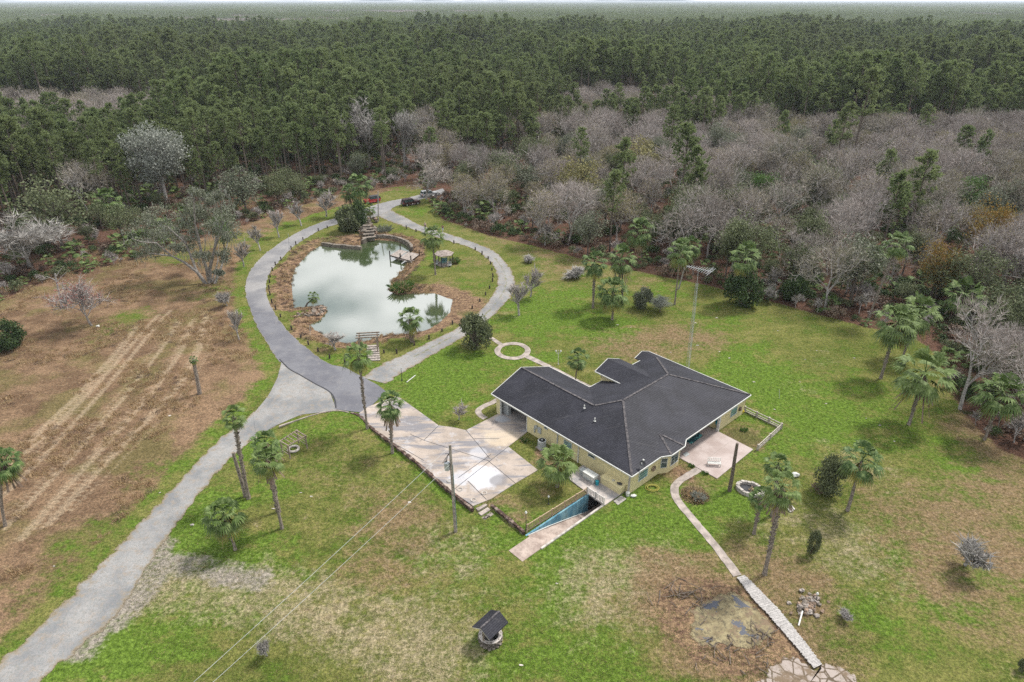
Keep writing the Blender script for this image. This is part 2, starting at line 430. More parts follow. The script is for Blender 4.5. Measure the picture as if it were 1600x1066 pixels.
wet = t.math('MULTIPLY', t.ramp(t.noise(.45, 5, .6, vec=t.mapv(loc=(21, 5, 0))), .56, .59), t.math('SUBTRACT', 1.0, t.ramp(t.attr('edge').outputs['Fac'], .15, .3)))
c = t.mix(wet, c, (.06, .066, .085)); t.col(c); t.put(t.p.inputs['Roughness'], t.math('SUBTRACT', .9, t.math('MULTIPLY', wet, .25))); t.bump(n, .5, .06)
en = t.math('ADD', t.attr('edge').outputs['Fac'], t.math('MULTIPLY', t.math('SUBTRACT', t.noise(1.6, 5, .75), .5), 1.5))
t.cutout(t.ramp(en, .42, .62))
t = NT('moss_stone')
vz = t.vor(1.25, 'DISTANCE_TO_EDGE'); c = t.mix(t.ramp(t.math('ADD', vz, t.math('MULTIPLY', t.math('SUBTRACT', t.noise(4, 4, .7), .5), .12)), .03, .10), (.10, .075, .05), (.33, .28, .25)); c = t.mix(t.ramp(t.noise(.5, 5, .65), .46, .62), c, (.17, .125, .085)); t.col(c); t.rough(.95); t.bump(vz, .6, .08)
t.cutout(t.ramp(t.math('ADD', t.attr('edge').outputs['Fac'], t.math('MULTIPLY', t.math('SUBTRACT', t.noise(1.6, 5, .75), .5), 1.5)), .5, .7))

# foliage
PINE_C = ((.125, .180, .062), (.240, .290, .115))
leafmat('pine_needles', PINE_C[0], PINE_C[1], (.22, .27, .12), .4, loc_scale=.006, alt=(.175, .205, .085), alt_rng=(.46, .62))
leafmat('oak_leaves', (.075, .095, .045), (.13, .15, .075), (.16, .18, .09), .2)
leafmat('moss_leaves', (.10, .12, .07), (.155, .17, .11), (.20, .21, .155), .15)
leafmat('silver_leaves', (.20, .215, .18), (.27, .28, .24), (.31, .32, .28), .2)
leafmat('bright_leaves', (.05, .11, .02), (.08, .16, .03), (.12, .2, .05), .25)
leafmat('dark_leaves', (.035, .065, .024), (.055, .09, .03), (.08, .12, .04), .2)
leafmat('bud_leaves', (.19, .18, .07), (.26, .235, .09), (.30, .27, .12), .25)
leafmat('amber_leaves', (.20, .11, .025), (.28, .16, .03), (.20, .17, .05), .25)
leafmat('red_buds', (.24, .07, .06), (.30, .10, .08), (.34, .16, .13), .25)
leafmat('twigs', (.155, .128, .11), (.42, .36, .33), (.36, .32, .30), .0, alt=(.25, .225, .15), alt_rng=(.50, .60), loc_scale=.03)
leafmat('twigs_pale', (.25, .23, .215), (.33, .31, .29), (.38, .36, .33), .0)
leafmat('dry_brush', (.12, .08, .06), (.21, .145, .105), (.18, .135, .1), .1)
leafmat('lawn_tufts', (.115, .18, .03), (.27, .27, .10), (.18, .25, .05), .45)
leafmat('dry_grass', (.32, .21, .12), (.42, .30, .17), (.45, .34, .2), .2)
t = NT('palm_fronds')
tn = t.attr('tint').outputs['Fac']; b = t.mix(t.rnd(), (.045, .085, .02), (.085, .125, .030)); b = t.mix(t.ramp(t.noise(2.5, 2, .5), .44, .68), b, (.16, .21, .075))
b = t.mix(t.ramp(tn, .25, .65), b, (.26, .24, .055)); b = t.mix(t.ramp(tn, .7, .95), b, (.27, .19, .115))
t.col(b); t.rough(.6, .2)

# ------------------------------------------------------------------ ground
def grid_lines(lo, hi, step, far, growth=1.13, extra=()):
    c = list(np.arange(lo, hi + 1e-6, step)); s = step
    L = [];x = lo
    while x > -far: s *= growth; x -= s; L.append(x)
    s = step; x = c[-1]; Rr = []
    while x < far: s *= growth; x += s; Rr.append(x)
    out = np.array(sorted(L + c + Rr))
    for e in extra: out = out[np.abs(out - e) > .1]
    out = np.sort(np.append(out, list(extra)))
    return out
PIT_A0, PIT_A1, PIT_B0, PIT_B1 = .78, 2.95, -12.6, -3.35
EPS = .012
la = grid_lines(-50, 125, .52, 23000, extra=(PIT_A0 - .0, PIT_A0 + EPS, PIT_A1 - EPS, PIT_A1))
lb = grid_lines(-72, 105, .52, 23000, extra=(PIT_B0, PIT_B0 + EPS))
na, nb = len(la), len(lb)
AA, BB = np.meshgrid(la, lb, indexing='ij'); AA = AA.ravel(); BB = BB.ravel()
X = HC.x + UA.x * AA + UB.x * BB; Y = HC.y + UA.y * AA + UB.y * BB
P2 = np.stack([X, Y], 1)
Z = heights(P2)
DECK_B1 = -.55
Z[(AA > PIT_A0 + EPS / 2) & (AA < PIT_A1 - EPS / 2) & (BB > PIT_B0 + EPS / 2) & (BB < -.3)] = -3.4
# low relief under the dry pond
def W(px, z=0): return tuple(at(px[0], px[1], z)[:2])

# ---- what the ground is made of, traced as areas on the ground
def bl(px, py, rx, amt=1.0, ry=None):
    c = at(px, py); return (c.x, c.y, rx, ry or rx, amt)
def blobs(lst):
    m = np.zeros(len(X))
    for cx, cy_, rx, ry, a in lst:
        d = np.sqrt(((X - cx) / rx) ** 2 + ((Y - cy_) / ry) ** 2)
        m = 1 - (1 - m) * (1 - a * .92 * (1 - sstep(0, 1.75, d)) ** 1.3) if a > 0 else m * (1 + a * (1 - sstep(.35, 1.15, d)))
    return m
LWOODS = [(-60,500),(0,470),(71,440),(171,415),(228,402),(320,370),(392,348),(455,325),(527,304),(575,297),(625,291),(650,268),(300,60),(-400,90)]
FIELD_E = [(0,1040),(60,975),(140,893),(225,803),(290,735),(345,673),(400,626),(432,590),(425,555),(395,510),(378,460),(385,415),(415,375),(455,352),(500,335),(545,322),(590,306),(620,296),(570,288),(400,310),(60,400),(-160,470),(-400,800),(-100,1066)]
RWOODS = [(672,318),(690,342),(765,368),(840,386),(910,405),(1000,425),(1100,445),(1187,466),(1280,492),(1356,512),(1420,520),(1470,560),(1500,640),(1560,700),(1700,760),(2400,700),(2400,60),(640,60),(655,280)]
fpoly = [W(q) for q in FIELD_E]; rpoly = [W(q) for q in RWOODS]; lpoly = [W(q) for q in LWOODS]
df, _ = seg_dist(P2, fpoly, True); inf = inside(P2, fpoly); sf = np.where(inf, df, -df)
dr, _ = seg_dist(P2, rpoly, True); inr = inside(P2, rpoly); sr = np.where(inr, dr, -dr)
dl, _ = seg_dist(P2, lpoly, True); inl = inside(P2, lpoly); slw = np.where(inl, dl, -dl)
dp, _ = seg_dist(P2, POND, True); inp = inside(P2, POND); spd = np.where(inp, -dp, dp)
field = sstep(.0, 3.5, sf)
litter = np.maximum(sstep(-1.5, 1.5, sr), sstep(-2, 2, slw)); litter = np.maximum(litter, sstep(170, 215, Y))
bank = (1 - sstep(1.8, 4.0, spd))
bank = np.maximum(bank, blobs([bl(735,478,5), bl(700,462,5), bl(725,500,3), bl(650,525,3,.7), bl(480,400,4), bl(440,425,3), bl(435,450,3.5), bl(440,475,3.5), bl(1137,975,6.5), bl(1090,960,4), bl(1190,1015,4,.8), bl(1150,682,2.2,.9), bl(1170,688,2.4,.9), bl(1185,700,1.4,.6), bl(862,722,1.6,.9), bl(848,708,1.3,.9), bl(1075,745,1.5,.8), bl(1060,735,1.4,.8), bl(1045,722,1.0,.8), bl(790,795,1.2,.5), bl(815,808,1.3,.6), bl(470,520,4,.9), bl(500,545,3,.6), bl(660,450,4,.7),bl(760,352,4,.5), bl(550,372,5,.9), bl(520,375,4)]))
vivid = blobs([bl(640,590,7), bl(700,565,7), bl(680,620,6), bl(720,600,7,.8), bl(820,500,8), bl(870,470,9), bl(900,500,7,.9), bl(960,515,6,.9), bl(790,560,5), bl(850,560,4,.8), bl(1150,590,7), bl(1200,615,8), bl(1240,640,8), bl(1180,560,6,.8),
  bl(1300,650,7,.8), bl(1380,650,7,.7), bl(1030,810,5), bl(990,800,4.5), bl(940,840,5), bl(1000,850,5,.8), bl(880,870,5), bl(880,920,4,.7), bl(1070,790,3.5), bl(1130,780,4), bl(1180,790,3), bl(330,790,4), bl(300,830,4), bl(290,880,4), bl(345,890,4.5), bl(400,860,4,.8), bl(420,920,4,.7), bl(390,700,4),
  bl(480,670,4,.8), bl(540,665,3,.8), bl(180,1020,5), bl(120,1055,4), bl(290,980,5,.8), bl(430,760,3,.7), bl(700,890,5,.5), bl(800,840,4,.8), bl(770,1030,5,.8), bl(880,1010,5,.7), bl(940,1050,5,.7), bl(670,470,3,.5), bl(650,400,4,.8), bl(700,410,5,.6), bl(740,440,4,.6), bl(650,330,5,.9), bl(430,340,10,.7), bl(490,325,10,.8), bl(680,545,2.5,.9), bl(520,560,3,.9), bl(560,560,2.5,.9),
  bl(480,490,1.6,.9), bl(745,880,4,.5), bl(1420,870,6,.5), bl(1400,960,6,.5), bl(1180,720,5,.6), bl(1230,700,5,.5), bl(1480,720,7,.5), bl(1340,600,7,.5), bl(1130,500,9,.5), bl(1040,455,8,.5), bl(900,690,3,.0), bl(210,480,6,.35),bl(330,430,7,.5), bl(420,560,3,.6),bl(260,735,3,.5),bl(120,870,3.5,.6), bl(1560,890,6,.4)])
brown = blobs([bl(960,540,6,.8), bl(1010,545,6,.7), bl(1060,525,7,.9), bl(1110,530,5,.5), bl(1560,760,7,.9), bl(1500,800,5,.8), bl(1540,850,6,.9), bl(1570,880,4,.7), bl(1430,830,5,.7), bl(1450,880,5,.7), bl(1480,930,4,.8), bl(1030,880,4,.6), bl(1050,925,4.5,.9), bl(1090,900,4,.9), bl(1150,1010,6,.8), bl(1230,900,4.5,.8), bl(1270,960,5,.8), bl(1180,870,3.5,.7), bl(1100,1040,5,.7), bl(1240,1010,5,.8),
  bl(590,800,6,.6), bl(640,800,4,.8), bl(620,860,6,.6), bl(520,720,6,.5), bl(560,890,5,.4), bl(990,925,5,.5), bl(1380,760,5,.4), bl(1560,980,6,.5), bl(740,410,5,.6), bl(690,450,5,.7), bl(900,425,9,.6), bl(1010,440,7,.5), bl(860,400,8,.6), bl(780,375,8,.6), bl(720,350,7,.6), bl(860,725,2.0,.7), bl(850,715,2,.8), bl(1090,770,2.6,.8),bl(1060,735,3,.8), bl(1035,715,2,.7), bl(1165,690,3,.8), bl(1150,680,2.5,.8), bl(1185,680,2.5,.5), bl(775,785,2.2,.6), bl(800,800,2.0,.5), bl(815,805,1.5,.7), bl(1370,790,4,.5), bl(1250,740,4,.3), bl(820,655,.1,.1), bl(1590,690,6,1), bl(1540,670,6,1), bl(1490,600,5,.6), bl(850,770,2,.5)])
straw = blobs([bl(500,955,5,.9), bl(560,980,5,.8), bl(620,1000,5,.9), bl(660,1030,5,.8), bl(430,935,5,.9), bl(350,930,5,.8), bl(270,900,4,.8), bl(230,930,4,.9), bl(700,1050,5,.6), bl(960,900,6,.8), bl(1000,930,5,.7), bl(920,950,5,.7), bl(900,880,4,.5), bl(1050,870,4,.6), bl(650,850,6,.55), bl(720,860,5,.6), bl(740,910,6,.4), bl(560,760,5,.4), bl(1290,560,5,.5), bl(1250,610,3,.5), bl(1150,640,.1,.1), bl(1350,850,6,.6), bl(1330,900,6,.5),bl(1180,830,4,.4), bl(1260,800,5,.4), bl(1340,730,4,.4), bl(1390,750,5,.4), bl(1300,710,4,.3), bl(790,490,4,.4)])
green = np.clip(1 - field - litter, 0, 1)
green = np.maximum(green, (1 - litter) * blobs([bl(290,400,9,.7), bl(340,455,8,.6), bl(205,495,6,.7), bl(160,530,5,.5),bl(400,600,3,.5), bl(420,520,4,.6), bl(385,370,8,.7),bl(60,980,6,.5), bl(160,840,6,.5), bl(240,740,5,.6),bl(100,880,7,.35)]))
verge, _ = seg_dist(P2, [W(q) for q in [(0,1030),(60,965),(140,883),(225,793),(290,725),(345,665),(400,618),(425,585),(412,550),(388,510),(374,460),(382,410),(415,370),(455,347)]])
green = np.maximum(green, .6 * (1 - sstep(.8, 3.2, verge)) * (1 - litter)); vivid = np.maximum(vivid, .35 * (1 - sstep(.4, 2.0, verge)) * (1 - litter))
vl, _ = seg_dist(P2, WALLW + [tuple(at(430, 668)[:2])][:0]); vivid = np.maximum(vivid, .9 * (1 - sstep(.5, 2.0, vl)))
# mown rows in the field
TR = [[(262,478),(222,520),(180,572),(120,640),(60,705),(0,760)], [(275,500),(240,545),(190,610),(130,680),(60,755),(0,815)], [(296,505),(270,555),(225,615),(160,690),(90,770),(20,850)],
  [(318,487),(305,545),(275,600),(215,665),(140,740),(60,830)], [(332,497),(326,550),(300,600),(240,668),(180,730),(110,800)], [(240,500),(200,545),(140,610),(60,690),(0,735)], [(208,510),(170,560),(110,625),(40,690)]]
TR = [TR[i] for i in (6, 5, 0, 1, 2, 3, 4)]
TR2 = []
for a_, b_ in zip(TR, TR[1:]):
    TR2 += [a_, [((p_[0] * 2 + q_[0]) / 3, (p_[1] * 2 + q_[1]) / 3) for p_, q_ in zip(a_, b_)], [((p_[0] + q_[0] * 2) / 3, (p_[1] + q_[1] * 2) / 3) for p_, q_ in zip(a_, b_)]]
TR = TR2 + [TR[-1]]
track = np.zeros(len(X))
for k, tr in enumerate(TR):
    d, _ = seg_dist(P2, [W(q) for q in tr]); track = np.maximum(track, (1 - sstep(.08, .85, d)) * (.62 + .38 * math.sin(k * 2.1)))
gd = np.zeros(len(X))
d, _ = seg_dist(P2, [W(q) for q in [(200,905),(260,880),(330,890),(400,905)]]); gd = np.maximum(gd, .75 * (1 - sstep(.5, 3.0, d)))
d, _ = seg_dist(P2, [W(q) for q in [(240,860),(235,905),(180,960),(130,1010)]]); gd = np.maximum(gd, .8 * (1 - sstep(.8, 3.4, d)))
gd = np.maximum(gd, blobs([bl(470,610,3,.5), bl(430,640,3,.5), bl(370,700,2,.6), bl(1255,1055,4.2,.0)]))
me = bpy.data.meshes.new('ground')
idx = np.arange(na * nb).reshape(na, nb)
q = np.stack([idx[:-1, :-1], idx[1:, :-1], idx[1:, 1:], idx[:-1, 1:]], -1).reshape(-1, 4)
# frame (a, b) is left handed or right handed: make faces look up
s_ = UA.x * UB.y - UA.y * UB.x
if s_ < 0: q = q[:, ::-1]
me.vertices.add(len(X)); me.vertices.foreach_set('co', np.stack([X, Y, Z], 1).astype(np.float32).ravel())
me.loops.add(len(q) * 4); me.polygons.add(len(q))
me.loops.foreach_set('vertex_index', q.astype(np.int32).ravel()); me.polygons.foreach_set('loop_start', np.arange(0, len(q) * 4, 4, dtype=np.int32))
me.update(calc_edges=True); me.validate()
def cattr(name, r, g, b):
    a_ = me.attributes.new(name, 'FLOAT_COLOR', 'POINT')
    a_.data.foreach_set('color', np.stack([r, g, b, np.ones(len(r))], 1).astype(np.float32).ravel())
cattr('zone', green, vivid, litter); cattr('zonb', straw, brown, bank); cattr('zonc', track, gd, field)
t = NT('ground_soil')
za, zb, zc = (t.sep(t.attr(n_).outputs['Vector']) for n_ in ('zone', 'zonb', 'zonc'))
nA = t.noise(.045, 6, .62); nB = t.noise(.33, 6, .68); nC = t.noise(2.2, 5, .72); nD = t.noise(9, 3, .7); nG = t.noise(3.6, 4, .75, dist=.4)
streak = t.noise(1, 5, .7, vec=t.mapv((.5, 1.6, 1), (0, 0, R(35))), dist=.7)
cen = lambda n_, k: t.math('MULTIPLY', t.math('SUBTRACT', n_, .5), k)
nE = t.noise(1, 6, .72, vec=t.mapv((.10, .26, 1), (0, 0, R(-38))), dist=.5)
nF = t.noise(.9, 5, .7, vec=t.mapv(loc=(40, 9, 0)))
mixn = t.math('ADD', t.math('ADD', cen(nE, 1.5), cen(nB, 1.3)), t.math('ADD', cen(nC, 1.0), cen(nF, .9)))
mix2 = t.math('ADD', t.math('ADD', cen(nA, 1.2), cen(t.noise(.5, 5, .7, vec=t.mapv(loc=(7, 70, 0))), 1.6)), t.math('ADD', cen(nF, -1.0), cen(nC, 1.2)))
lawn = t.mix(t.ramp(mixn, -.45, .45), (.080, .110, .022), (.190, .185, .060))
lawn = t.mix(t.ramp(t.math('ADD', mix2, t.math('MULTIPLY', za[1], -.6)), .20, .75), lawn, (.30, .25, .14))
lawn = t.mix(t.math('MULTIPLY', t.ramp(t.math('ADD', mix2, t.math('MULTIPLY', mixn, -.6)), .42, .80), .7), lawn, (.16, .115, .07))
viv = t.ramp(t.math('ADD', t.math('MULTIPLY', za[1], 1.5), t.math('ADD', t.math('MULTIPLY', mixn, -2.1), t.math('ADD', t.math('MULTIPLY', mix2, .6), -.55))), -.30, .75)
lawn = t.mix(viv, lawn, t.mix(t.ramp(nC, .35, .65), (.070, .118, .016), (.140, .218, .036)))
sf_ = t.ramp(t.math('ADD', zb[0], mix2), .35, 1.15); lawn = t.mix(t.math('MULTIPLY', sf_, .9), lawn, t.mix(t.ramp(nC, .35, .65), (.25, .20, .125), (.37, .31, .21)))
bf_ = t.ramp(t.math('ADD', zb[1], mixn), .22, 1.0); lawn = t.mix(t.math('MULTIPLY', bf_, .85), lawn, t.mix(t.ramp(nC, .35, .65), (.17, .105, .065), (.27, .19, .125)))
# field
fl = t.mix(t.ramp(t.math('ADD', cen(nB, 1.6), cen(nA, 1.6)), -.25, .25), (.138, .088, .056), (.250, .165, .105))
fl = t.mix(t.ramp(t.math('ADD', cen(streak, 1.3), cen(nC, .9)), .05, .40), fl, (.34, .25, .155))
fl = t.mix(t.ramp(nC, .52, .72), fl, (.12, .08, .055))
fl = t.mix(t.math('MULTIPLY', t.ramp(t.noise(.12, 4, .6, vec=t.mapv(loc=(9, 4, 0))), .48, .62), .5), fl, (.125, .125, .04))
tk = t.ramp(t.math('ADD', zc[0], cen(nC, 1.0)), .42, .85); fl = t.mix(t.math('MULTIPLY', tk, .5), fl, (.42, .33, .235))
lt = t.mix(t.ramp(nC, .35, .65), (.065, .036, .026), (.16, .092, .068)); lt = t.mix(t.ramp(nB, .52, .68), lt, (.055, .06, .028))
bk = t.mix(t.ramp(t.math('ADD', cen(streak, 1), cen(nC, 1)), -.22, .22), (.115, .07, .052), (.31, .21, .13)); bk = t.mix(t.ramp(nA, .53, .62), bk, (.12, .115, .045))
gv = t.mix(t.ramp(nC, .35, .65), (.21, .185, .16), (.33, .295, .255))
c = t.mix(t.ramp(t.math('ADD', za[0], t.math('MULTIPLY', mixn, -.55)), .30, .70), fl, lawn)
c = t.mix(t.ramp(t.math('ADD', za[2], t.math('MULTIPLY', mixn, .5)), .35, .65), c, lt)
c = t.mix(t.ramp(t.math('ADD', zb[2], t.math('MULTIPLY', mixn, .5)), .38, .72), c, bk)
c = t.mix(t.ramp(t.math('ADD', zc[1], t.math('MULTIPLY', mixn, .9)), .35, .85), c, gv)
c = t.mix(t.ramp(nG, .36, .64), t.mix(1.0, c, (.62, .63, .62), 'MULTIPLY'), t.mix(1.0, c, (1.28, 1.26, 1.22), 'MULTIPLY'))
c = t.mix(t.ramp(nD, .32, .68), t.mix(1.0, c, (.72, .72, .70), 'MULTIPLY'), t.mix(1.0, c, (1.2, 1.2, 1.2), 'MULTIPLY'))
t.col(c); t.rough(1.0, .05); t.bump(t.math('ADD', nC, t.math('MULTIPLY', nD, .5)), .9, .22)
me.materials.append(t.m); me.polygons.foreach_set('use_smooth', [True] * len(me.polygons))
ground = struct(link('ground', me))

# ------------------------------------------------------------------ roads
def resample(pts, n):
    pts = [Vector((p[0], p[1])) for p in pts]
    # Catmull-Rom through the points, then even spacing
    dense = []
    for i in range(len(pts) - 1):
        p0, p1, p2, p3 = pts[max(i - 1, 0)], pts[i], pts[i + 1], pts[min(i + 2, len(pts) - 1)]
        for k in range(12):
            u = k / 12; dense.append(.5 * ((2 * p1) + (p2 - p0) * u + (2 * p0 - 5 * p1 + 4 * p2 - p3) * u * u + (3 * p1 - p0 - 3 * p2 + p3) * u ** 3))
    dense.append(pts[-1])
    L = [0]
    for a, b in zip(dense, dense[1:]): L.append(L[-1] + (b - a).length)
    out = []; j = 0
    for k in range(n):
        s = L[-1] * k / (n - 1)
        while j < len(L) - 2 and L[j + 1] < s: j += 1
        u = (s - L[j]) / max(L[j + 1] - L[j], 1e-9); out.append(dense[j].lerp(dense[j + 1], min(u, 1)))
    return out
def ribbon(name, Lpx, Rpx, mat, dz, crown=None, jit=.25, step=.6, m=9, world_pts=False, th=0):
    Lw = [W(p) for p in Lpx] if not world_pts else Lpx; Rw = [W(p) for p in Rpx] if not world_pts else Rpx
    tot = sum((Vector(a) - Vector(b)).length for a, b in zip(Lw, Lw[1:])); n = max(4, int(tot / step))
    A_, B_ = resample(Lw, n), resample(Rw, n)
    pts = []; ed = []; crn = []
    for i, (a, b) in enumerate(zip(A_, B_)):
        d = (b - a); w = max(d.length, .01)
        w_x = .04
        ja = w_x + jit * (mnoise.noise(Vector((a.x * .8, a.y * .8, 3))) + .6 * mnoise.noise(Vector((a.x * 2.3, a.y * 2.3, 8)))) * 1.6 / w
        jb = w_x + jit * (mnoise.noise(Vector((b.x * .8, b.y * .8, 5))) + .6 * mnoise.noise(Vector((b.x * 2.3, b.y * 2.3, 1)))) * 1.6 / w
        for k in range(m):
            u = -ja + (1 + ja + jb) * k / (m - 1); p = a + d * u; pts.append((p.x, p.y)); ed.append(abs(2 * k / (m - 1) - 1) ** 4)
            crn.append(crown(i / (n - 1), k / (m - 1)) if crown else 0)
    z = heights(pts) + dz
    v = [(p[0], p[1], z[i]) for i, p in enumerate(pts)]
    f = []
    for i in range(n - 1):
        for k in range(m - 1):
            a = i * m + k; f.append((a, a + 1, a + m + 1, a + m))
    me = bpy.data.meshes.new(name); me.from_pydata(v, [], f); me.materials.append(MATS[mat])
    if me.polygons[0].normal.z < 0: me.flip_normals()
    for an, arr in (('edge', ed), ('crown', crn)):
        a_ = me.attributes.new(an, 'FLOAT', 'POINT'); a_.data.foreach_set('value', arr)
    return link(name, me)
gl_ = [(-120,1150),(-60,1095),(0,1038),(60,983),(140,903),(225,813),(290,743),(345,683),(400,638),(430,603),(440,575),(455,560)]
gr_ = [(-20,1150),(10,1110),(60,1066),(115,1020),(180,962),(237,873),(290,800),(335,742),(378,697),(428,662),(470,646),(527,640)]
struct(ribbon('road', gl_, gr_, 'road_gravel', .03, jit=.3, m=21))
wl_o = [(468,586),(440,566),(420,538),(402,508),(390,478),(384,452),(390,428),(407,405),(434,383),(467,363),(505,347),(535,338.5),(562,329),(587,320.5),(612,314),(640,308.5),(665,302),(692,295)]
wl_i = [(573,593),(509,567),(479,545),(449,518),(428,489),(417,465),(415,448),(421,426),(440,404),(462,383),(500,360),(529,350),(560,343),(588,338),(606,330),(622,321),(655,312),(697,302)]
struct(ribbon('road', wl_o, wl_i, 'road_asphalt', .055, crown=lambda s, u: float(1 - sstep(.20, .34, s)), jit=.2, m=11))
el_o = [(601,318),(612,329),(635,341),(659,353),(698,365),(740,379),(773,394),(791,412),(802,431),(803,452),(793,470),(770,493),(748,512),(719,530),(680,552),(638,577),(603,600)]
el_i = [(585,334),(597,341),(620,350),(656,362),(695,375),(734,387),(760,403),(775,422),(778,441),(768,464),(748,488),(732,501),(713,514),(668,536),(626,557),(594,571),(566,590)]
struct(ribbon('road', el_o, el_i, 'road_gravel', .04, crown=lambda s, u: max(0, 1 - abs(u - .5) * 5) * float(sstep(.38, .5, s) * (1 - sstep(.95, 1, s))), jit=.3, m=11))
# dark apron of asphalt at the junction
mbr = MB(); ap = [(455,560),(440,566),(468,585.5),(516,614),(522,625),(524,640),(545,643),(564,645),(580,635),(604,613),(590,602),(573,593),(540,575),(509,569),(490,555)]
apw = [W(p) for p in ap]
def fill_poly(name, poly, mat, z, step=.5, attrs=None):
    bm = bmesh.new(); vs = [bm.verts.new((p[0], p[1], 0)) for p in poly]; f = bm.faces.new(vs)
    if f.normal.z < 0: f.normal_flip()
    bmesh.ops.triangulate(bm, faces=bm.faces[:])
    P = [(v.co.x, v.co.y) for v in bm.verts]; hz = heights(P)
    for v, h_ in zip(bm.verts, hz): v.co.z = h_ + z
    me = bpy.data.meshes.new(name); bm.to_mesh(me); bm.free(); me.materials.append(MATS[mat])
    for an in ('edge', 'crown'):
        a_ = me.attributes.new(an, 'FLOAT', 'POINT'); a_.data.foreach_set('value', [1.0 if an == 'crown' else 0.0] * len(me.vertices))
    return link(name, me)
def soft_poly(name, poly, mat, z):
    "filled area whose edge attribute rises to 1 at the rim"
    c = Vector((sum(p[0] for p in poly) / len(poly), sum(p[1] for p in poly) / len(poly))); n = len(poly); v = []; ed = []
    for s_, e_ in ((1.12, 1.0), (.95, .45), (.78, .0), (.4, 0.0)):
        for p in poly: q = c + (Vector((p[0], p[1])) - c) * s_; v.append((q.x, q.y)); ed.append(e_)
    v.append((c.x, c.y)); ed.append(0); hz = heights(v); f = []
    for r_ in range(3):
        for i in range(n): f.append((r_ * n + i, r_ * n + (i + 1) % n, (r_ + 1) * n + (i + 1) % n, (r_ + 1) * n + i))
    for i in range(n): f.append((3 * n + i, 3 * n + (i + 1) % n, 4 * n))
    me = bpy.data.meshes.new(name); me.from_pydata([(p[0], p[1], hz[i] + z) for i, p in enumerate(v)], [], f); me.materials.append(MATS[mat])
    if me.polygons[0].normal.z < 0: me.flip_normals()
    a_ = me.attributes.new('edge', 'FLOAT', 'POINT'); a_.data.foreach_set('value', ed); return link(name, me)
struct(fill_poly('road', apw, 'road_asphalt', .062))
jp = fill_poly('road', [W(q) for q in [(395,645),(420,618),(434,590),(440,566),(468,586),(516,614),(526,642),(500,645),(470,648),(428,664),(400,680)]], 'road_gravel', .052); jp.data.attributes['crown'].data.foreach_set('value', [0.0] * len(jp.data.vertices)); struct(jp)
mbt = MB()   # tar line where asphalt meets gravel
tl = resample([W(q) for q in [(437,562),(452,577),(468,586),(492,600),(514,612),(523,624),(525,638)]], 40)
mbt.tube([Vector((p.x, p.y, H1(p.x, p.y) + .05)) for p in tl], .09, 5)
solo(mbt, 'road_edging', 'dark_metal', (tl[0].x, tl[0].y, 0), 'dark tar edging between the smooth asphalt and the pale gravel drive', 'edging')['kind'] = 'structure'

# ------------------------------------------------------------------ water
bm = bmesh.new(); vs = []
n = len(POND); cen_ = Vector((sum(p[0] for p in POND) / n, sum(p[1] for p in POND) / n))
A2 = sum(POND[i][0] * POND[(i + 1) % n][1] - POND[(i + 1) % n][0] * POND[i][1] for i in range(n))
for i in range(n):
    p0, p1, p2 = Vector(POND[i - 1]), Vector(POND[i]), Vector(POND[(i + 1) % n])
    t_ = (p2 - p0).normalized(); nn = Vector((t_.y, -t_.x)) * (1 if A2 > 0 else -1)
    vs.append(bm.verts.new((p1.x + nn.x * .35, p1.y + nn.y * .35, WATER_Z)))
f = bm.faces.new(vs); f.normal_update()
if f.normal.z < 0: f.normal_flip()
bmesh.ops.triangulate(bm, faces=bm.faces[:])
me = bpy.data.meshes.new('pond_water'); bm.to_mesh(me); bm.free(); me.materials.append(MATS['pond_water']); struct(link('water', me))

# ------------------------------------------------------------------ driveway, patio, paths
def slabthing(name, px, mat, top, depth, loc=None, world_pts=None):
    poly = world_pts or [W(p) for p in px]
    mb = MB(); mb.prism(poly, top - depth, top); o = mb.build(name, mat); return struct(o)
DRV = [z2(*q) for q in [(60,395),(250,325),(370,410),(515,515),(600,525),(690,545),(905,435),(1095,545),(960,650),(1150,800),(1005,885),(850,985),(735,1030),(600,935),(440,800),(230,630),(80,520),(0,440)]]
drv = slabthing('driveway', DRV, 'drive_concrete', .07, .6)
# joints between the poured panels: thin raised-free dark strips
mbj = MB()
for a_, b_ in [((515,515),(420,610)),((420,610),(330,570)),((420,610),(830,740)),((600,935),(960,650)),((830,740),(1005,885)),((700,870),(820,990)),((230,630),(420,740)),((640,850),(850,700)),((690,545),(840,725)),((740,600),(905,600))]:
    p, q = at(*z2(*a_)), at(*z2(*b_)); p.z = q.z = .074; mbj.beam(p, q, .07, .006)
mbj.build('driveway_joints', 'dark_metal', drv)
def wall_line(px, w, h0, h1, mat, name, label, cat, step=.5, jit=.06, lo=None, **kw):
    pts = resample([W(p) for p in px], max(3, int(sum((Vector(W(a)) - Vector(W(b))).length for a, b in zip(px, px[1:])) / step)))
    mb = MB(); rr = random.Random(hash(name) % 99 + len(px)); L = []; n = len(pts)
    for i, p in enumerate(pts):
        d = (pts[min(i + 1, n - 1)] - pts[max(i - 1, 0)]).normalized(); nn = Vector((-d.y, d.x))
        ww = w / 2 + rr.uniform(-jit, jit); hh = h1 + rr.uniform(-jit, jit) * .7
        a_, b_ = p + nn * ww, p - nn * ww
        L.append([(a_.x, a_.y, h0), (a_.x, a_.y, hh), (b_.x, b_.y, hh), (b_.x, b_.y, h0)])
    vs = [v for s in L for v in s]
    fs = []
    for i in range(n - 1):
        for k in range(3):
            a = i * 4 + k; fs.append((a, a + 4, a + 5, a + 1))
    fs += [(0, 1, 2, 3), (4 * n - 1, 4 * n - 2, 4 * n - 3, 4 * n - 4)]
    mb.add(vs, fs)
    return solo(mb, name, mat, (pts[0].x, pts[0].y, 0), label, cat)
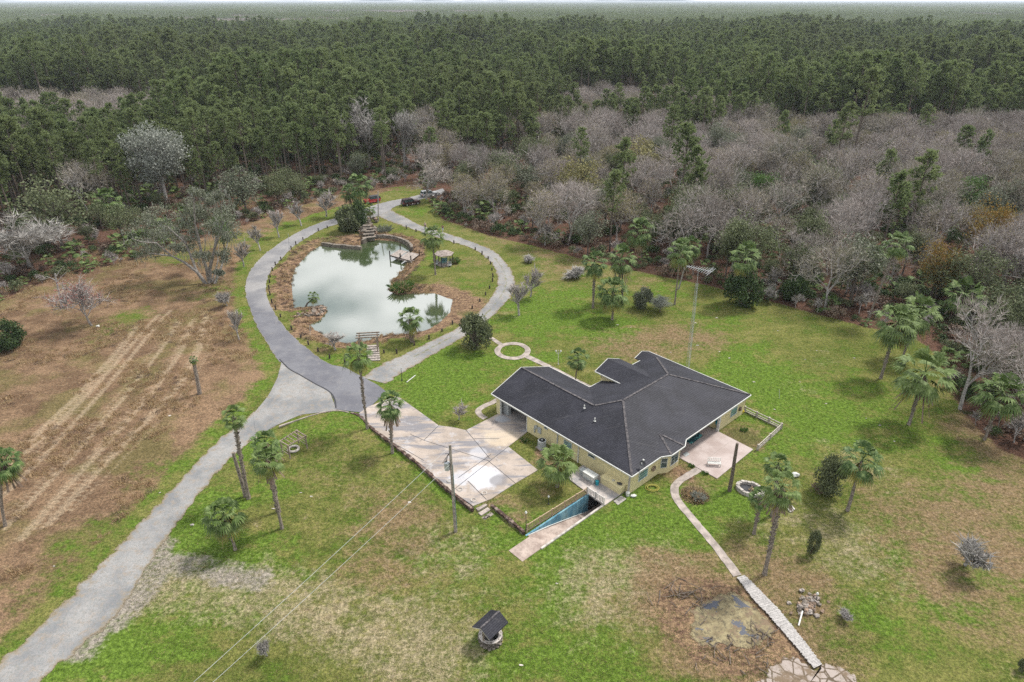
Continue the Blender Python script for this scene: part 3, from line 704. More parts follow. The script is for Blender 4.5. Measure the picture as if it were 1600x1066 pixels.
wall_line([(548,646),(562,650),(580,668),(616,695.5),(640,714),(667,736.5),(706,770),(739,796)], .30, -.75, .10, 'brick_edge', 'retaining_wall', 'low reddish brick retaining wall along the lower edge of the stained driveway', 'wall')
wall_line([(768,789),(795,811),(820,832)], .30, -.75, .06, 'brick_edge', 'retaining_wall', 'short brick retaining wall between the driveway steps and the sunken ramp', 'wall')
wall_line([(436,667),(455,660),(480,652),(505,645),(528,642),(545,645)], .14, -.1, .10, 'path_concrete', 'kerb', 'thin curved concrete kerb where the lawn meets the gravel drive', 'kerb', jit=.03)
# steps at the end of the driveway
st_ = thing('garden_steps', 'three short concrete steps down from the corner of the driveway', 'steps', (at(755,795).x, at(755,795).y, -.4))
for k, (x, y) in enumerate([(752,790),(757,796),(762,802)]):
    mb = MB(); p = at(x, y); mb.box((p.x, p.y, -.12 - .13 * k - .15), (1.3, .5, .3), _A + R(90)); buildw(mb, 'step', 'path_concrete', st_)
# ring path + straight paths
def path_ribbon(px, w, mat, name='path', jit=.05, dz=.035, world_pts=None, closed=False):
    pts = world_pts or [W(p) for p in px]
    L = []; Rr = []
    n = len(pts)
    for i in range(n):
        a = Vector(pts[max(i - 1, 0)]); b = Vector(pts[min(i + 1, n - 1)])
        if closed: a = Vector(pts[(i - 1) % (n - 1)]); b = Vector(pts[(i + 1) % (n - 1)])
        d = (b - a).normalized(); nn = Vector((-d.y, d.x)); p = Vector(pts[i])
        L.append(tuple(p + nn * w / 2)); Rr.append(tuple(p - nn * w / 2))
    return struct(ribbon(name, L, Rr, mat, dz, jit=jit, step=.4, m=4, world_pts=True))
rc = at(801, 548.5)
path_ribbon(None, .85, 'path_concrete', world_pts=[(rc.x + 2.35 * math.cos(k * math.pi / 12), rc.y + 2.45 * math.sin(k * math.pi / 12)) for k in range(25)], closed=True, dz=.05)
path_ribbon([(767,528),(776,534),(785,540)], .7, 'path_concrete')
path_ribbon([(821,556),(840,565),(870,580),(905,598),(928,609)], .95, 'path_concrete')
path_ribbon([z2(*q) for q in [(895,345),(860,365),(815,385),(780,405),(765,425),(785,450),(815,468)]], .75, 'path_concrete')
# walk from patio to the boardwalk
path_ribbon([z3(*q) for q in [(1015,618),(960,650),(915,680),(895,715),(905,760),(950,820),(1010,890),(1060,950),(1110,1010),(1145,1058)]] + [(1153,900)], .8, 'path_concrete', jit=.06, dz=.045)
# pale slab joints on the ring walk edge
wall_line([(928,612),(905,601),(870,583),(840,568)], .10, 0, .10, 'pale_stone', 'kerb', 'pale kerb along the straight walk behind the garage wing', 'kerb', jit=.02)

# ------------------------------------------------------------------ the house
house = thing('house', 'yellow stucco single-storey house with a dark shingled hip roof', 'house', (HC.x, HC.y, 0))
def hb(mb, name, mat, parent=None, smooth=False): return buildw(mb, name, mat, parent or house, smooth)
EV, K, OV = 2.78, .36, .33
AM = 15.0      # courtyard eave
# walls (solid rectangles in the house frame)
def hbox(mb, a0, a1, b0, b1, z0, z1):
    q = [hw(a0, b0), hw(a1, b0), hw(a1, b1), hw(a0, b1)]; mb.prism([(p.x, p.y) for p in q], z0, z1)
mb = MB()
GA0, GA1, GZ = 16.25, 21.15, 2.25          # garage opening
WZ = EV - .12
T = .2
hbox(mb, T, GA0, 0, T, -.2, WZ)             # long front wall (b = 0)
hbox(mb, GA1, 21.95, 0, T, -.2, WZ)
hbox(mb, GA0, GA1, 0, T, GZ, WZ)
hbox(mb, 21.75, 21.95, T, 9.7, -.2, WZ)     # garage end wall
hbox(mb, 14.7, 21.75, 9.5, 9.7, -.2, WZ)    # back of the wing
hbox(mb, 14.5, 14.7, 9.7, 12.8, -.2, WZ)
hbox(mb, 14.5, 14.7, 17.0, 23.8, -.2, WZ)
hbox(mb, 0, T, 0, 5.15, -.2, WZ)            # right wall up to the bay
hbox(mb, 0, 2.6, 9.15, 9.35, -.2, WZ)       # return wall of the porch
hbox(mb, 2.6, 2.8, 9.15, 17.7, -.2, WZ)     # porch back wall
hbox(mb, 0, 2.6, 17.7, 17.9, -.2, WZ)
hbox(mb, 0, T, 17.9, 23.8, -.2, WZ)
hbox(mb, 0, 14.5, 23.6, 23.8, -.2, WZ)
hbox(mb, 15.5, 15.7, 21.2, 23.8, -.2, WZ)
hbox(mb, 14.7, 15.5, 21.2, 21.4, -.2, WZ)
# gable triangle at the garage end
q = [hw(21.95, 0, WZ), hw(21.95, 9.7, WZ), hw(21.95, 4.95, 4.42)]
q2 = [p - UA * .2 for p in q]
mb.add(q + q2, [(0, 1, 2), (5, 4, 3), (0, 2, 5, 3), (1, 4, 5, 2), (0, 3, 4, 1)])
# entry block with raised walls
hbox(mb, 12.0, 15.3, 12.75, 12.95, -.2, 3.9); hbox(mb, 12.0, 15.3, 16.85, 17.05, -.2, 3.9)
hbox(mb, 10.5, 12.0, 12.75, 12.95, 2.5, 3.9); hbox(mb, 10.5, 12.0, 16.85, 17.05, 2.5, 3.9)
q = [hw(15.3, 12.75, 3.2), hw(15.3, 17.05, 3.2), hw(15.3, 17.05, 3.9), hw(15.3, 14.9, 4.75), hw(15.3, 12.75, 3.9)]; q2 = [p - UA * .2 for p in q]
mb.add(q + q2, [(0, 1, 2, 3, 4), (9, 8, 7, 6, 5)] + [(i, i + 5, (i + 1) % 5 + 5, (i + 1) % 5) for i in range(5)])
# bay
bay = [(0, 5.15), (-.62, 6.15), (-.62, 8.25), (0, 9.15)]
bp = [hw(a, b) for a, b in bay] + [hw(.25, 9.15), hw(.25, 5.15)]
mb.prism([(p.x, p.y) for p in bp], -.2, WZ - .1)
wallo = hb(mb, 'wall', 'stucco')
# floor slab in the garage and inside faces
mb = MB(); hbox(mb, .25, 21.7, .22, 9.5, -.15, .04); hb(mb, 'garage_floor', 'deck_concrete')
mb = MB(); hbox(mb, 15.9, 16.05, .25, 9.45, .05, WZ); hbox(mb, 19.5, 21.7, 6.4, 6.55, .05, 2.3)
hb(mb, 'inner_wall', 'grey_paint')
# roof
def rp(a, b, z): return hw(a, b, z)
roofm = MB()
RZ = EV + .02
def plane1(b): return RZ + (b + OV) * K           # rises from the front eave
hr = (AM + OV) / 2 - OV                            # ridge a of the main body = hr, from eave a=-OV to AM
zr = RZ + (hr + OV) * K
BMX = 24.1
br0 = hr                                           # main ridge start b
br1 = BMX - (AM - hr)
wr = 4.95; zw = plane1(wr)                         # wing ridge
wa = AM - (zw - RZ) / K                            # wing ridge meets courtyard plane
GE = 22.5
E1, E2, E3 = rp(GE, -OV, RZ), rp(-OV, -OV, RZ), rp(-OV, BMX, RZ)
Rg, Rw = rp(GE, wr, zw), rp(wa, wr, zw)
M0, M1 = rp(hr, br0, zr), rp(hr, br1, zr)
bw = wr * 2 + OV                                   # back eave of the wing
Wb, Wc = rp(GE, bw, RZ), rp(AM, bw, RZ)
BK = rp(AM, BMX, RZ)
roofm.slab([E1, E2, M0, Rw, Rg], .10)
roofm.slab([E2, E3, M1, M0], .10)
roofm.slab([Rg, Rw, Wc, Wb], .10)
# courtyard plane with the small end wing cut in
sb = 22.55; sh = BMX - sb; zs = RZ + sh * K; sa = AM - sh
roofm.slab([Wc, Rw, M0, M1, rp(sa, sb, zs), rp(AM, sb - sh, RZ)], .10)
roofm.slab([M1, E3, rp(AM + .95, BMX, RZ), rp(AM + .95, sb, zs), rp(sa, sb, zs)], .10)
roofm.slab([rp(AM + .95, sb, zs), rp(sa, sb, zs), rp(AM, sb - sh, RZ), rp(AM + .95, sb - sh, RZ)], .10)
# bay roof
bx = rp(1.75, 7.3, RZ + (1.75 + OV) * K + .03); b0_, b1_, b2_, b3_ = rp(-OV + .02, 4.75, RZ + .01), rp(-.98, 5.95, RZ - .02), rp(-.98, 8.45, RZ - .02), rp(-OV + .02, 9.65, RZ + .01)
roofm.slab([b0_, b1_, bx], .09); roofm.slab([b1_, b2_, bx], .09); roofm.slab([b2_, b3_, bx], .09)
roof = hb(roofm, 'roof', 'shingle')
# entry gable roof
em = MB(); zc_ = 4.0; zk = 5.0
def cpl(z): return AM - (z - RZ) / K
em.slab([rp(15.95, 12.35, zc_), rp(cpl(zc_) - .15, 12.35, zc_), rp(cpl(zk) - .15, 14.9, zk), rp(15.95, 14.9, zk)], .10)
em.slab([rp(15.95, 14.9, zk), rp(cpl(zk) - .15, 14.9, zk), rp(cpl(zc_) - .15, 17.45, zc_), rp(15.95, 17.45, zc_)], .10)
hb(em, 'entry_roof', 'shingle')
# ridge and hip caps
for p, q_ in ((Rg, Rw), (Rw, M0), (M0, M1), (M1, E3), (M0, E2), (M1, rp(sa, sb, zs)), (b1_, bx), (b2_, bx)):
    cm = MB(); d = (q_ - p).normalized()
    cm.beam(p + d * .1 + Vector((0, 0, .03)), q_ - d * .1 + Vector((0, 0, .035)), .26, .03)
    hb(cm, 'ridge_cap', 'ridge_cap', roof)
# gutters / fascia
gm = MB()
def gut(p, q_, dz=-.07, w=.09):
    gm.beam(p + Vector((0, 0, dz)), q_ + Vector((0, 0, dz)), w, .13)
off = .05
gut(rp(GE, -OV - off, RZ), rp(-OV - off, -OV - off, RZ)); gut(rp(-OV - off, -OV, RZ), rp(-OV - off, 4.7, RZ))
gut(rp(-OV - off, 4.75, RZ), rp(-1.03, 5.93, RZ)); gut(rp(-1.03, 5.95, RZ), rp(-1.03, 8.45, RZ)); gut(rp(-1.03, 8.47, RZ), rp(-OV - off, 9.65, RZ))
gut(rp(-OV - off, 9.7, RZ), rp(-OV - off, BMX + off, RZ)); gut(rp(GE, bw + off, RZ), rp(AM + off, bw + off, RZ)); gut(rp(AM + off, bw + .1, RZ), rp(AM + off, sb - sh, RZ))
gut(rp(-OV, BMX + off, RZ), rp(AM + .95, BMX + off, RZ))
gut(rp(GE + off, -OV, RZ), rp(GE + off, wr, zw)); gut(rp(GE + off, wr, zw), rp(GE + off, bw, RZ))
gut(rp(16.0, 12.35, zc_), rp(16.0, 14.9, zk)); gut(rp(16.0, 14.9, zk), rp(16.0, 17.45, zc_)); gut(rp(15.95, 12.30, zc_), rp(11.6, 12.30, zc_))
gut(rp(AM + 1.0, sb - sh, RZ), rp(AM + 1.0, sb, zs)); gut(rp(AM + 1.0, sb, zs), rp(AM + 1.0, BMX, RZ))
hb(gm, 'gutter', 'white_paint')
# windows on the front wall: frame, pane (mesh proud of wall)
def window(a, b, z, w, h, face, mat='glass_teal', rows=4, frame='white_paint', nm='window', bars=1):
    "face 'f': on the long front wall (looking -b); 'r': on the right wall (looking -a); returns frame"
    n = -UB if face == 'f' else -UA; u = -UA if face == 'f' else UB
    c = hw(a, b, z)
    fm = MB()
    def rect(mb_, cx, cz, ww, hh, d0, d1):
        vs = []
        for d in (d0, d1):
            for i, j in ((-1, -1), (1, -1), (1, 1), (-1, 1)): vs.append(c + u * (cx + i * ww / 2) + n * d + Vector((0, 0, cz + j * hh / 2)))
        mb_.add(vs, [(3, 2, 1, 0), (4, 5, 6, 7), (0, 1, 5, 4), (1, 2, 6, 5), (2, 3, 7, 6), (3, 0, 4, 7)])
    fw_ = .07
    rect(fm, 0, h / 2, w, fw_, 0, .06); rect(fm, 0, -h / 2, w + .12, fw_, 0, .09)
    rect(fm, -w / 2, 0, fw_, h - fw_, 0, .06); rect(fm, w / 2, 0, fw_, h - fw_, 0, .06)
    for k in range(1, rows): rect(fm, 0, -h / 2 + h * k / rows, w - fw_, .03, 0, .045)
    for k in range(1, bars): rect(fm, -w / 2 + w * k / bars, 0, .03, h - fw_, 0, .05)
    fo = hb(fm, nm, frame)
    pm = MB(); rect(pm, 0, 0, w - fw_, h - fw_, -.02, .03)
    buildw(pm, 'pane', mat, fo); return fo
window(9.25, 0, 1.55, 1.25, 1.15, 'f', rows=5)
window(5.6, 0, 2.05, 1.0, .35, 'f', 'glass', rows=1)
window(12.9, 0, 2.2, .5, .3, 'f', 'glass', rows=1)
window(0, 2.2, 1.5, 1.6, 1.1, 'r', rows=3)
window(0, 20.9, 1.5, 1.5, 1.1, 'r', rows=3)
window(-.62, 7.2, 1.45, 1.4, 1.3, 'r', 'glass', rows=3, bars=2)
window(2.6, 12.5, 1.05, 1.9, 2.0, 'r', 'glass', rows=1, bars=2, nm='sliding_door')
# slanted bay window
def slant_window(p0, p1, z, w, h):
    u = (p1 - p0).normalized(); n = Vector((u.y, -u.x, 0));
    if n.dot(-UA) < 0: n = -n
    c = (p0 + p1) / 2 + Vector((0, 0, z)); fm = MB(); pm = MB()
    def rect(mb_, cx, cz, ww, hh, d0, d1):
        vs = []
        for d in (d0, d1):
            for i, j in ((-1, -1), (1, -1), (1, 1), (-1, 1)): vs.append(c + u * (cx + i * ww / 2) + n * d + Vector((0, 0, cz + j * hh / 2)))
        mb_.add(vs, [(3, 2, 1, 0), (4, 5, 6, 7), (0, 1, 5, 4), (1, 2, 6, 5), (2, 3, 7, 6), (3, 0, 4, 7)])
    for cx, cz, ww, hh in ((0, h / 2, w, .06), (0, -h / 2, w, .06), (-w / 2, 0, .06, h), (w / 2, 0, .06, h), (0, .1, w, .05)): rect(fm, cx, cz, ww, hh, 0, .05)
    fo = hb(fm, 'window', 'white_paint'); rect(pm, 0, 0, w - .05, h - .05, -.02, .02); buildw(pm, 'pane', 'glass', fo)
slant_window(hw(0, 5.15), hw(-.62, 6.15), 1.45, .75, 1.3); slant_window(hw(-.62, 8.25), hw(0, 9.15), 1.45, .7, 1.3)
# shutters / downpipes / meter boxes
dm = MB(); c0_ = hw(.12, -.05); dm.box((c0_.x, c0_.y, 1.33), (.22, .1, 2.55), _A); hb(dm, 'corner_trim', 'pale_stone')
for a in (10.9, 7.55):
    dm = MB(); c0_ = hw(a, -.06); dm.box((c0_.x, c0_.y, 1.32), (.12, .1, 2.55), _A); hb(dm, 'downpipe', 'grey_paint' if a > 8 else 'white_paint')
dm = MB(); c0_ = hw(-.07, 9.0); dm.box((c0_.x, c0_.y, 1.32), (.1, .12, 2.5), _A); hb(dm, 'downpipe', 'white_paint')
mt = MB()
for a, z, w_, h_ in ((13.9, 1.35, .5, .8), (14.45, 1.55, .22, .5), (14.75, 1.1, .12, 1.0)):
    c0_ = hw(a, -.09, z); mt.box(c0_, (w_, .16, h_), _A)
hb(mt, 'meter_box', 'grey_paint')
# garage door tracks, posts
gp = MB(); hbox(gp, GA0 - .08, GA0 + .02, -.03, T + .03, 0, GZ); hbox(gp, GA1 - .02, GA1 + .08, -.03, T + .03, 0, GZ); hbox(gp, GA0 - .08, GA1 + .08, -.03, T + .03, GZ, GZ + .1)
hb(gp, 'garage_door_frame', 'white_paint')
gp = MB(); hbox(gp, 20.3, 21.6, .6, 1.1, .05, 2.0); hbox(gp, 20.6, 21.6, 2.0, 3.6, .05, .9)
cab = thing('storage_cabinet', 'grey storage cabinet standing just inside the open garage', 'cabinet', hw(20.9, 1.0))
buildw(gp, 'cabinet_body', 'grey_paint', cab)
# small door mark lines on the cabinet
gp = MB(); hbox(gp, 20.93, 20.97, .57, .60, .15, 1.9); buildw(gp, 'cabinet_door', 'pale_metal', cab)
# clutter in the garage
gk = MB()
for k, (a, b, r_) in enumerate([(19.4, 3.0, .45), (18.8, 3.6, .35), (18.0, 4.4, .5), (17.2, 4.0, .3)]): gk.blob(hw(a, b, r_ * .8), r_, k, .5)
solo(gk, 'tarp_pile', 'dark_metal', hw(18.6, 3.5), 'dark jumble of covered things on the garage floor', 'tarp')
# roof vents
for k, (x, y) in enumerate([z3(466, 328), z3(516, 390)]):
    p = at(x, y, 3.95); v_ = MB(); zz = plane1(ab(p)[1])
    p = at(x, y, zz); v_.tube([p, p + Vector((0, 0, .42))], [.07, .07], 8); v_.cyl(p, .16, .05, 8, .1); hb(v_, 'roof_vent', 'white_paint', roof)
# wall deco beside the window, hose reel
mb = MB(); mb.tube([hw(-.1, 4.05, 1.35) + UB * (.3 * math.cos(k * math.pi / 8)) + Vector((0, 0, .3 * math.sin(k * math.pi / 8))) for k in range(17)], .07, 6); mb.blob(hw(-.13, 4.05, 1.3), .16, 3)
solo(mb, 'hose_reel', 'rock_brown', hw(-.1, 4.05, 1), 'round brown hose reel on the yellow wall beside the bay', 'hose reel')
mb = MB(); mb.tube([hw(-.1, 22.4, 1.25) + UB * (.25 * math.cos(k * math.pi / 6)) + Vector((0, 0, .25 * math.sin(k * math.pi / 6))) for k in range(13)], .08, 6); mb.blob(hw(-.12, 22.4, 1.25), .18, 4)
solo(mb, 'wall_wreath', 'rock_brown', hw(-.1, 22.4, 1), 'dark round wreath on the wall between the far window and the garden fence', 'wreath')

# porch: columns
for b in (17.75,):
    mb = MB(); c0_ = hw(.02, b - .22); mb.box((c0_.x, c0_.y, 1.33), (.28, .28, 2.7), _A); hb(mb, 'porch_column', 'white_paint')
# patio slab: porch floor + terrace
pq = [hw(2.6, 9.4), hw(-.1, 9.4), hw(-5.1, 9.3), hw(-5.0, 17.3), hw(0, 17.5), hw(2.6, 17.5)]
pat = slabthing('patio', None, 'patio_concrete', .10, .4, world_pts=[(p.x, p.y) for p in pq])
mbj = MB()
mbj.beam(hw(.55, 9.5, .104), hw(.55, 17.3, .104), .06, .006); mbj.beam(hw(-2.3, 9.4, .104), hw(-2.3, 17.3, .104), .03, .006)
mbj.build('patio_joint', 'path_concrete', pat)
mb = MB(); r0 = [z3(945,483), z3(1010,442), z3(1030,460), z3(975,500)]; q = [at(x, y, .12) for x, y in r0]; mb.prism([(p.x, p.y) for p in q], .102, .125)
solo(mb, 'rug', 'rug', q[0], 'teal patterned outdoor rug on the patio under the eave', 'rug')
mb = MB(); r0 = [z3(933,547), z3(953,535), z3(968,548), z3(948,560)]; q = [at(x, y, .12) for x, y in r0]; mb.prism([(p.x, p.y) for p in q], .102, .13)
solo(mb, 'door_mat', 'grey_paint', q[0], 'small grey mat near the bay end of the patio', 'mat')
# closed teal parasol
ub = at(*z3(1092, 432)); um = thing('closed_parasol', 'closed teal parasol on a white base at the patio column', 'parasol', (ub.x, ub.y, .1))
mb = MB(); mb.tube([(ub.x, ub.y, .15), (ub.x, ub.y, 2.35)], .03, 6); buildw(mb, 'pole', 'white_paint', um)
mb = MB(); mb.tube([(ub.x, ub.y, .75), (ub.x + .02, ub.y, 1.0), (ub.x, ub.y, 1.7), (ub.x, ub.y, 2.4)], [.13, .24, .17, .03], 9); buildw(mb, 'canopy', 'teal', um)
mb = MB(); mb.cyl((ub.x, ub.y, .1), .28, .1, 14); buildw(mb, 'base', 'white_paint', um)
# white slatted bench on the patio
bc = at(*z3(1082, 605)); bn = thing('garden_bench', 'white slatted garden bench with its back to the patio edge', 'bench', (bc.x, bc.y, .1))
u = Vector((1, -.1, 0)).normalized(); w_ = Vector((.1, 1, 0)).normalized()
mb = MB()
for k in range(4): mb.beam(bc - u * .75 + w_ * (k * .13 - .2) + Vector((0, 0, .52)), bc + u * .75 + w_ * (k * .13 - .2) + Vector((0, 0, .52)), .09, .03)
buildw(mb, 'seat', 'white_paint', bn); mb = MB()
for z in (.68, .95): mb.beam(bc - u * .75 + w_ * .3 + Vector((0, 0, z)), bc + u * .75 + w_ * .3 + Vector((0, 0, z)), .07, .03)
for k in range(8): mb.beam(bc + u * (-.7 + k * .2) + w_ * .3 + Vector((0, 0, .6)), bc + u * (-.7 + k * .2) + w_ * .3 + Vector((0, 0, 1.0)), .04, .025)
buildw(mb, 'backrest', 'white_paint', bn)
for i in (-.7, .7):
    for j in (-.22, .28): mb = MB(); mb.beam(bc + u * i + w_ * j + Vector((0, 0, .1)), bc + u * i + w_ * j + Vector((0, 0, .52)), .06); buildw(mb, 'leg', 'white_paint', bn)

# ------------------------------------------------------------------ ramp, deck and its railing
rm = MB()
z_hi, z_lo = .05, -2.35
def quad(a0, a1, b0, b1, za, zb): return [hw(a0, b0, za), hw(a1, b0, za), hw(a1, b1, zb), hw(a0, b1, zb)]
ramp = thing('sunken_ramp', 'concrete ramp sloping down beside a blue painted wall under the deck', 'ramp', hw(1.8, -12.5))
m_ = MB(); m_.slab(quad(.72, 2.68, -15.4, -12.62, z_hi, z_hi), .2); buildw(m_, 'apron', 'ramp_concrete', ramp)
m_ = MB(); m_.slab(quad(PIT_A0, PIT_A1, -12.6, -3.4, z_hi - .01, z_lo), .2); m_.slab(quad(PIT_A0, PIT_A1, -3.4, -.35, z_lo, z_lo), .2); buildw(m_, 'ramp_floor', 'ramp_concrete', ramp)
m_ = MB(); hbox(m_, PIT_A1 - .02, PIT_A1 + .16, -12.75, -3.35, -3.0, .06); buildw(m_, 'blue_wall', 'pit_blue', ramp)
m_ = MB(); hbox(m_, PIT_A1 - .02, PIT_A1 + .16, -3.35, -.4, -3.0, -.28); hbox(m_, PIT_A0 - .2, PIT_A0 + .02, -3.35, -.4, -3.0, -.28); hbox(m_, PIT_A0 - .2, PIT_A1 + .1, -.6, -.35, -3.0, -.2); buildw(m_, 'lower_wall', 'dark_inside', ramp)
m_ = MB(); hbox(m_, PIT_A0 - .2, PIT_A0 + .02, -12.9, -3.35, -3.0, .14); buildw(m_, 'side_wall', 'pale_stone', ramp)
m_ = MB(); m_.beam(hw(2.93, -12.5, .0), hw(2.9, -9.5, -.62), .12, .12); m_.beam(hw(2.9, -9.5, -.62), hw(2.9, -3.6, -2.25), .08, .08); buildw(m_, 'foot_trim', 'white_paint', ramp)
deck = slabthing('terrace', None, 'deck_concrete', .12, .28, world_pts=[(p.x, p.y) for p in (hw(.55, -3.4), hw(4.6, -3.2), hw(6.7, -3.0), hw(6.8, -.02), hw(.55, -.02))])
mbs = MB(); mbs.box(hw(.2, -1.6, .05), (.35, 1.3, .1), _A); mbs.box(hw(-.15, -1.6, -.0), (.35, 1.4, .1), _A)
solo(mbs, 'garden_steps', 'pale_stone', hw(.2, -1.6), 'pale low steps beside the deck at the house corner', 'steps')
def railing(p, q, name, label, n_post, h=.95, mat='tan_wood'):
    th_ = thing(name, label, 'railing', p); d = q - p
    for k in range(n_post):
        x = p + d * (k / (n_post - 1)); mb = MB(); mb.beam(x - Vector((0, 0, .05)), x + Vector((0, 0, h + .1)), .12); buildw(mb, 'post', mat, th_)
    for z, nm in ((h, 'top_rail'), (.18, 'bottom_rail')):
        mb = MB(); mb.beam(p + Vector((0, 0, z)), q + Vector((0, 0, z)), .09, .06); buildw(mb, nm, mat, th_)
    mb = MB(); nb_ = int(d.length / .21)
    for k in range(1, nb_): x = p + d * (k / nb_); mb.beam(x + Vector((0, 0, .2)), x + Vector((0, 0, h - .04)), .085)
    o = buildw(mb, 'baluster', mat, th_); o['kind'] = 'stuff'
railing(hw(3.32, -12.3, .02), hw(3.05, -3.45, .02), 'ramp_railing', 'long tan wooden railing along the top of the blue ramp wall', 6)
railing(hw(3.0, -3.5, .12), hw(.66, -3.55, .12), 'deck_railing', 'short pale wooden railing across the deck end above the ramp', 3, mat='old_paint_board')
# things on the deck
gen = thing('generator', 'white boxy standby generator on the deck against the yellow wall', 'generator', hw(4.45, -1.4, .12))
mb = MB(); mb.box(hw(4.45, -1.4, .56), (1.55, .8, .78), _A); buildw(mb, 'housing', 'white_paint', gen)
mb = MB(); mb.box(hw(4.45, -1.4, .985), (1.62, .88, .07), _A); buildw(mb, 'lid', 'white_paint', gen)
mb = MB(); mb.box(hw(4.45, -1.815, .35), (1.2, .03, .2), _A); buildw(mb, 'grille', 'grey_paint', gen)
mb = MB(); mb.box(hw(5.65, -1.3, .45), (.55, .6, .66), _A); mb.box(hw(5.65, -1.3, .8), (.6, .65, .05), _A)
solo(mb, 'pump_box', 'grey_paint', hw(5.6, -1.3, .12), 'small grey pump box beside the white generator', 'pump')
mb = MB(); mb.cyl(hw(3.35, -1.5, .12), .2, .5, 10); mb.cyl(hw(3.35, -1.5, .62), .22, .06, 10, .1)
solo(mb, 'water_softener', 'teal', hw(3.35, -1.5, .12), 'teal upright tank between the generator and the yellow chest', 'tank')
chest = thing('storage_chest', 'long yellow stuccoed chest built along the house wall at the corner', 'chest', hw(1.9, -.6, .12))
mb = MB(); hbox(mb, .55, 3.3, -1.0, -.03, .1, .95); buildw(mb, 'chest_body', 'stucco', chest)
mb = MB(); hbox(mb, .5, 3.35, -1.06, -.03, .95, 1.02); buildw(mb, 'lid', 'stucco', chest)
mb = MB(); mb.blob(hw(.95, -.55, 1.13), .22, 2, .6, sq=(1.4, 1, .5)); solo(mb, 'bucket_lid', 'dark_metal', hw(.95, -.55, 1.02), 'crumpled dark tray on top of the yellow chest', 'tray')
mb = MB(); mb.tube([hw(1.9 + .14 * math.cos(k), -.5 + .14 * math.sin(k), 1.05) for k in np.arange(0, 6.3, .5)], .03, 5); solo(mb, 'small_dish', 'pale_metal', hw(1.9, -.5, 1.02), 'small pale ring on the lid of the yellow chest', 'dish')
# AC unit
ac = thing('air_conditioner', 'grey cylindrical-cornered air conditioning unit on a pad by the front wall', 'air conditioner', at(*z2(1175, 655)))
L_ = ac.location.copy(); mb = MB()
rr = .5; pl = [(L_.x + rr * math.cos(k * math.pi / 8 + .2) * (1.0 if k % 4 else 1.04), L_.y + rr * math.sin(k * math.pi / 8 + .2)) for k in range(16)]
mb.prism(pl, .08, 1.12); buildw(mb, 'casing', 'pale_metal', ac)
for k in range(8):
    pass
mb = MB()
for k in range(16):
    a_ = k * math.pi / 8 + .2 + .2; mb.beam((L_.x + .505 * math.cos(a_), L_.y + .505 * math.sin(a_), .15), (L_.x + .505 * math.cos(a_), L_.y + .505 * math.sin(a_), .88), .1, .02, up=Vector((math.cos(a_), math.sin(a_), 0)))
buildw(mb, 'side_grille', 'grey_paint', ac)
mb = MB(); mb.cyl((L_.x, L_.y, 1.12), .38, .04, 16); buildw(mb, 'fan_grille', 'black_grille', ac)
mb = MB(); mb.cyl((L_.x, L_.y, 1.16), .12, .03, 10); buildw(mb, 'fan_hub', 'pale_metal', ac)
mb = MB(); mb.box((L_.x, L_.y, .04), (1.1, 1.1, .1), _A); buildw(mb, 'pad', 'path_concrete', ac)
# satellite dish above the front corner
dc = at(*z3(735, 612), 3.05); dish = thing('satellite_dish', 'dark satellite dish on the roof above the front corner of the house', 'satellite dish', (dc.x, dc.y, 3.0))
mb = MB(); mb.tube([(dc.x, dc.y, 2.9), (dc.x, dc.y, 3.35), (dc.x + .1, dc.y, 3.5)], .03, 5); buildw(mb, 'mast', 'pale_metal', dish)
mb = MB(); ctr = Vector((dc.x + .1, dc.y - .02, 3.55)); nrm = Vector((-.3, -.6, .75)).normalized(); uu = nrm.cross(Vector((0, 0, 1))).normalized(); vv = nrm.cross(uu)
pts = [ctr - nrm * .1]; 
for r_, dd in ((.2, -.07), (.38, 0)):
    for k in range(14): a_ = k * math.pi / 7; pts.append(ctr + uu * (r_ * math.cos(a_)) + vv * (r_ * math.sin(a_)) + nrm * dd)
fs = [(0, 1 + k, 1 + (k + 1) % 14) for k in range(14)] + [(1 + k, 15 + k, 15 + (k + 1) % 14, 1 + (k + 1) % 14) for k in range(14)]
mb.add(pts, fs); buildw(mb, 'reflector', 'dark_metal', dish)
mb = MB(); mb.tube([ctr, ctr + nrm * .35 - vv * .05], .02, 4); mb.blob(ctr + nrm * .4, .07, 1); buildw(mb, 'feed_arm', 'white_paint', dish)
mb = MB()
p0 = at(*z3(745, 597), 3.3)
mb.tube([p0 - Vector((0, 0, .4)), p0 + Vector((0, 0, .5))], .025, 5); mb.blob(p0 + Vector((0, 0, .62)), .13, 5, .1)
solo(mb, 'roof_beacon', 'white_paint', p0, 'small white ball on a short stalk at the front eave', 'roof fitting')
simple('fence_wood', (.38, .34, .29), .85, .25, 4)
# garden fence by the right corner
def fence(pts, name, label, n_per, h=.75, mat='fence_wood'):
    f_ = thing(name, label, 'fence', pts[0])
    for s, (p, q) in enumerate(zip(pts, pts[1:])):
        for k in range(n_per[s] + (1 if s == len(pts) - 2 else 0)):
            x = p.lerp(q, k / n_per[s]); mb = MB(); mb.beam(x - Vector((0, 0, .05)), x + Vector((0, 0, h + .12)), .22); buildw(mb, 'post', mat, f_)
        for z, nm in ((h, 'top_rail'), (h * .5, 'rail'), (.1, 'rail')):
            mb = MB(); mb.beam(p + Vector((0, 0, z)), q + Vector((0, 0, z)), .10, .1 if z > .2 else .14); buildw(mb, nm, mat, f_)
fence([hw(.1, 24.1), hw(-5.1, 23.9), hw(-5.4, 17.6)], 'garden_fence', 'low weathered white rail fence round the bare garden bed beside the patio', [3, 2])
mb = MB(); p = at(*z3(1212, 352)); mb.cyl(p, .22, .35, 10, .3); mb.blob(p + Vector((0, 0, .5)), .3, 4, .5)
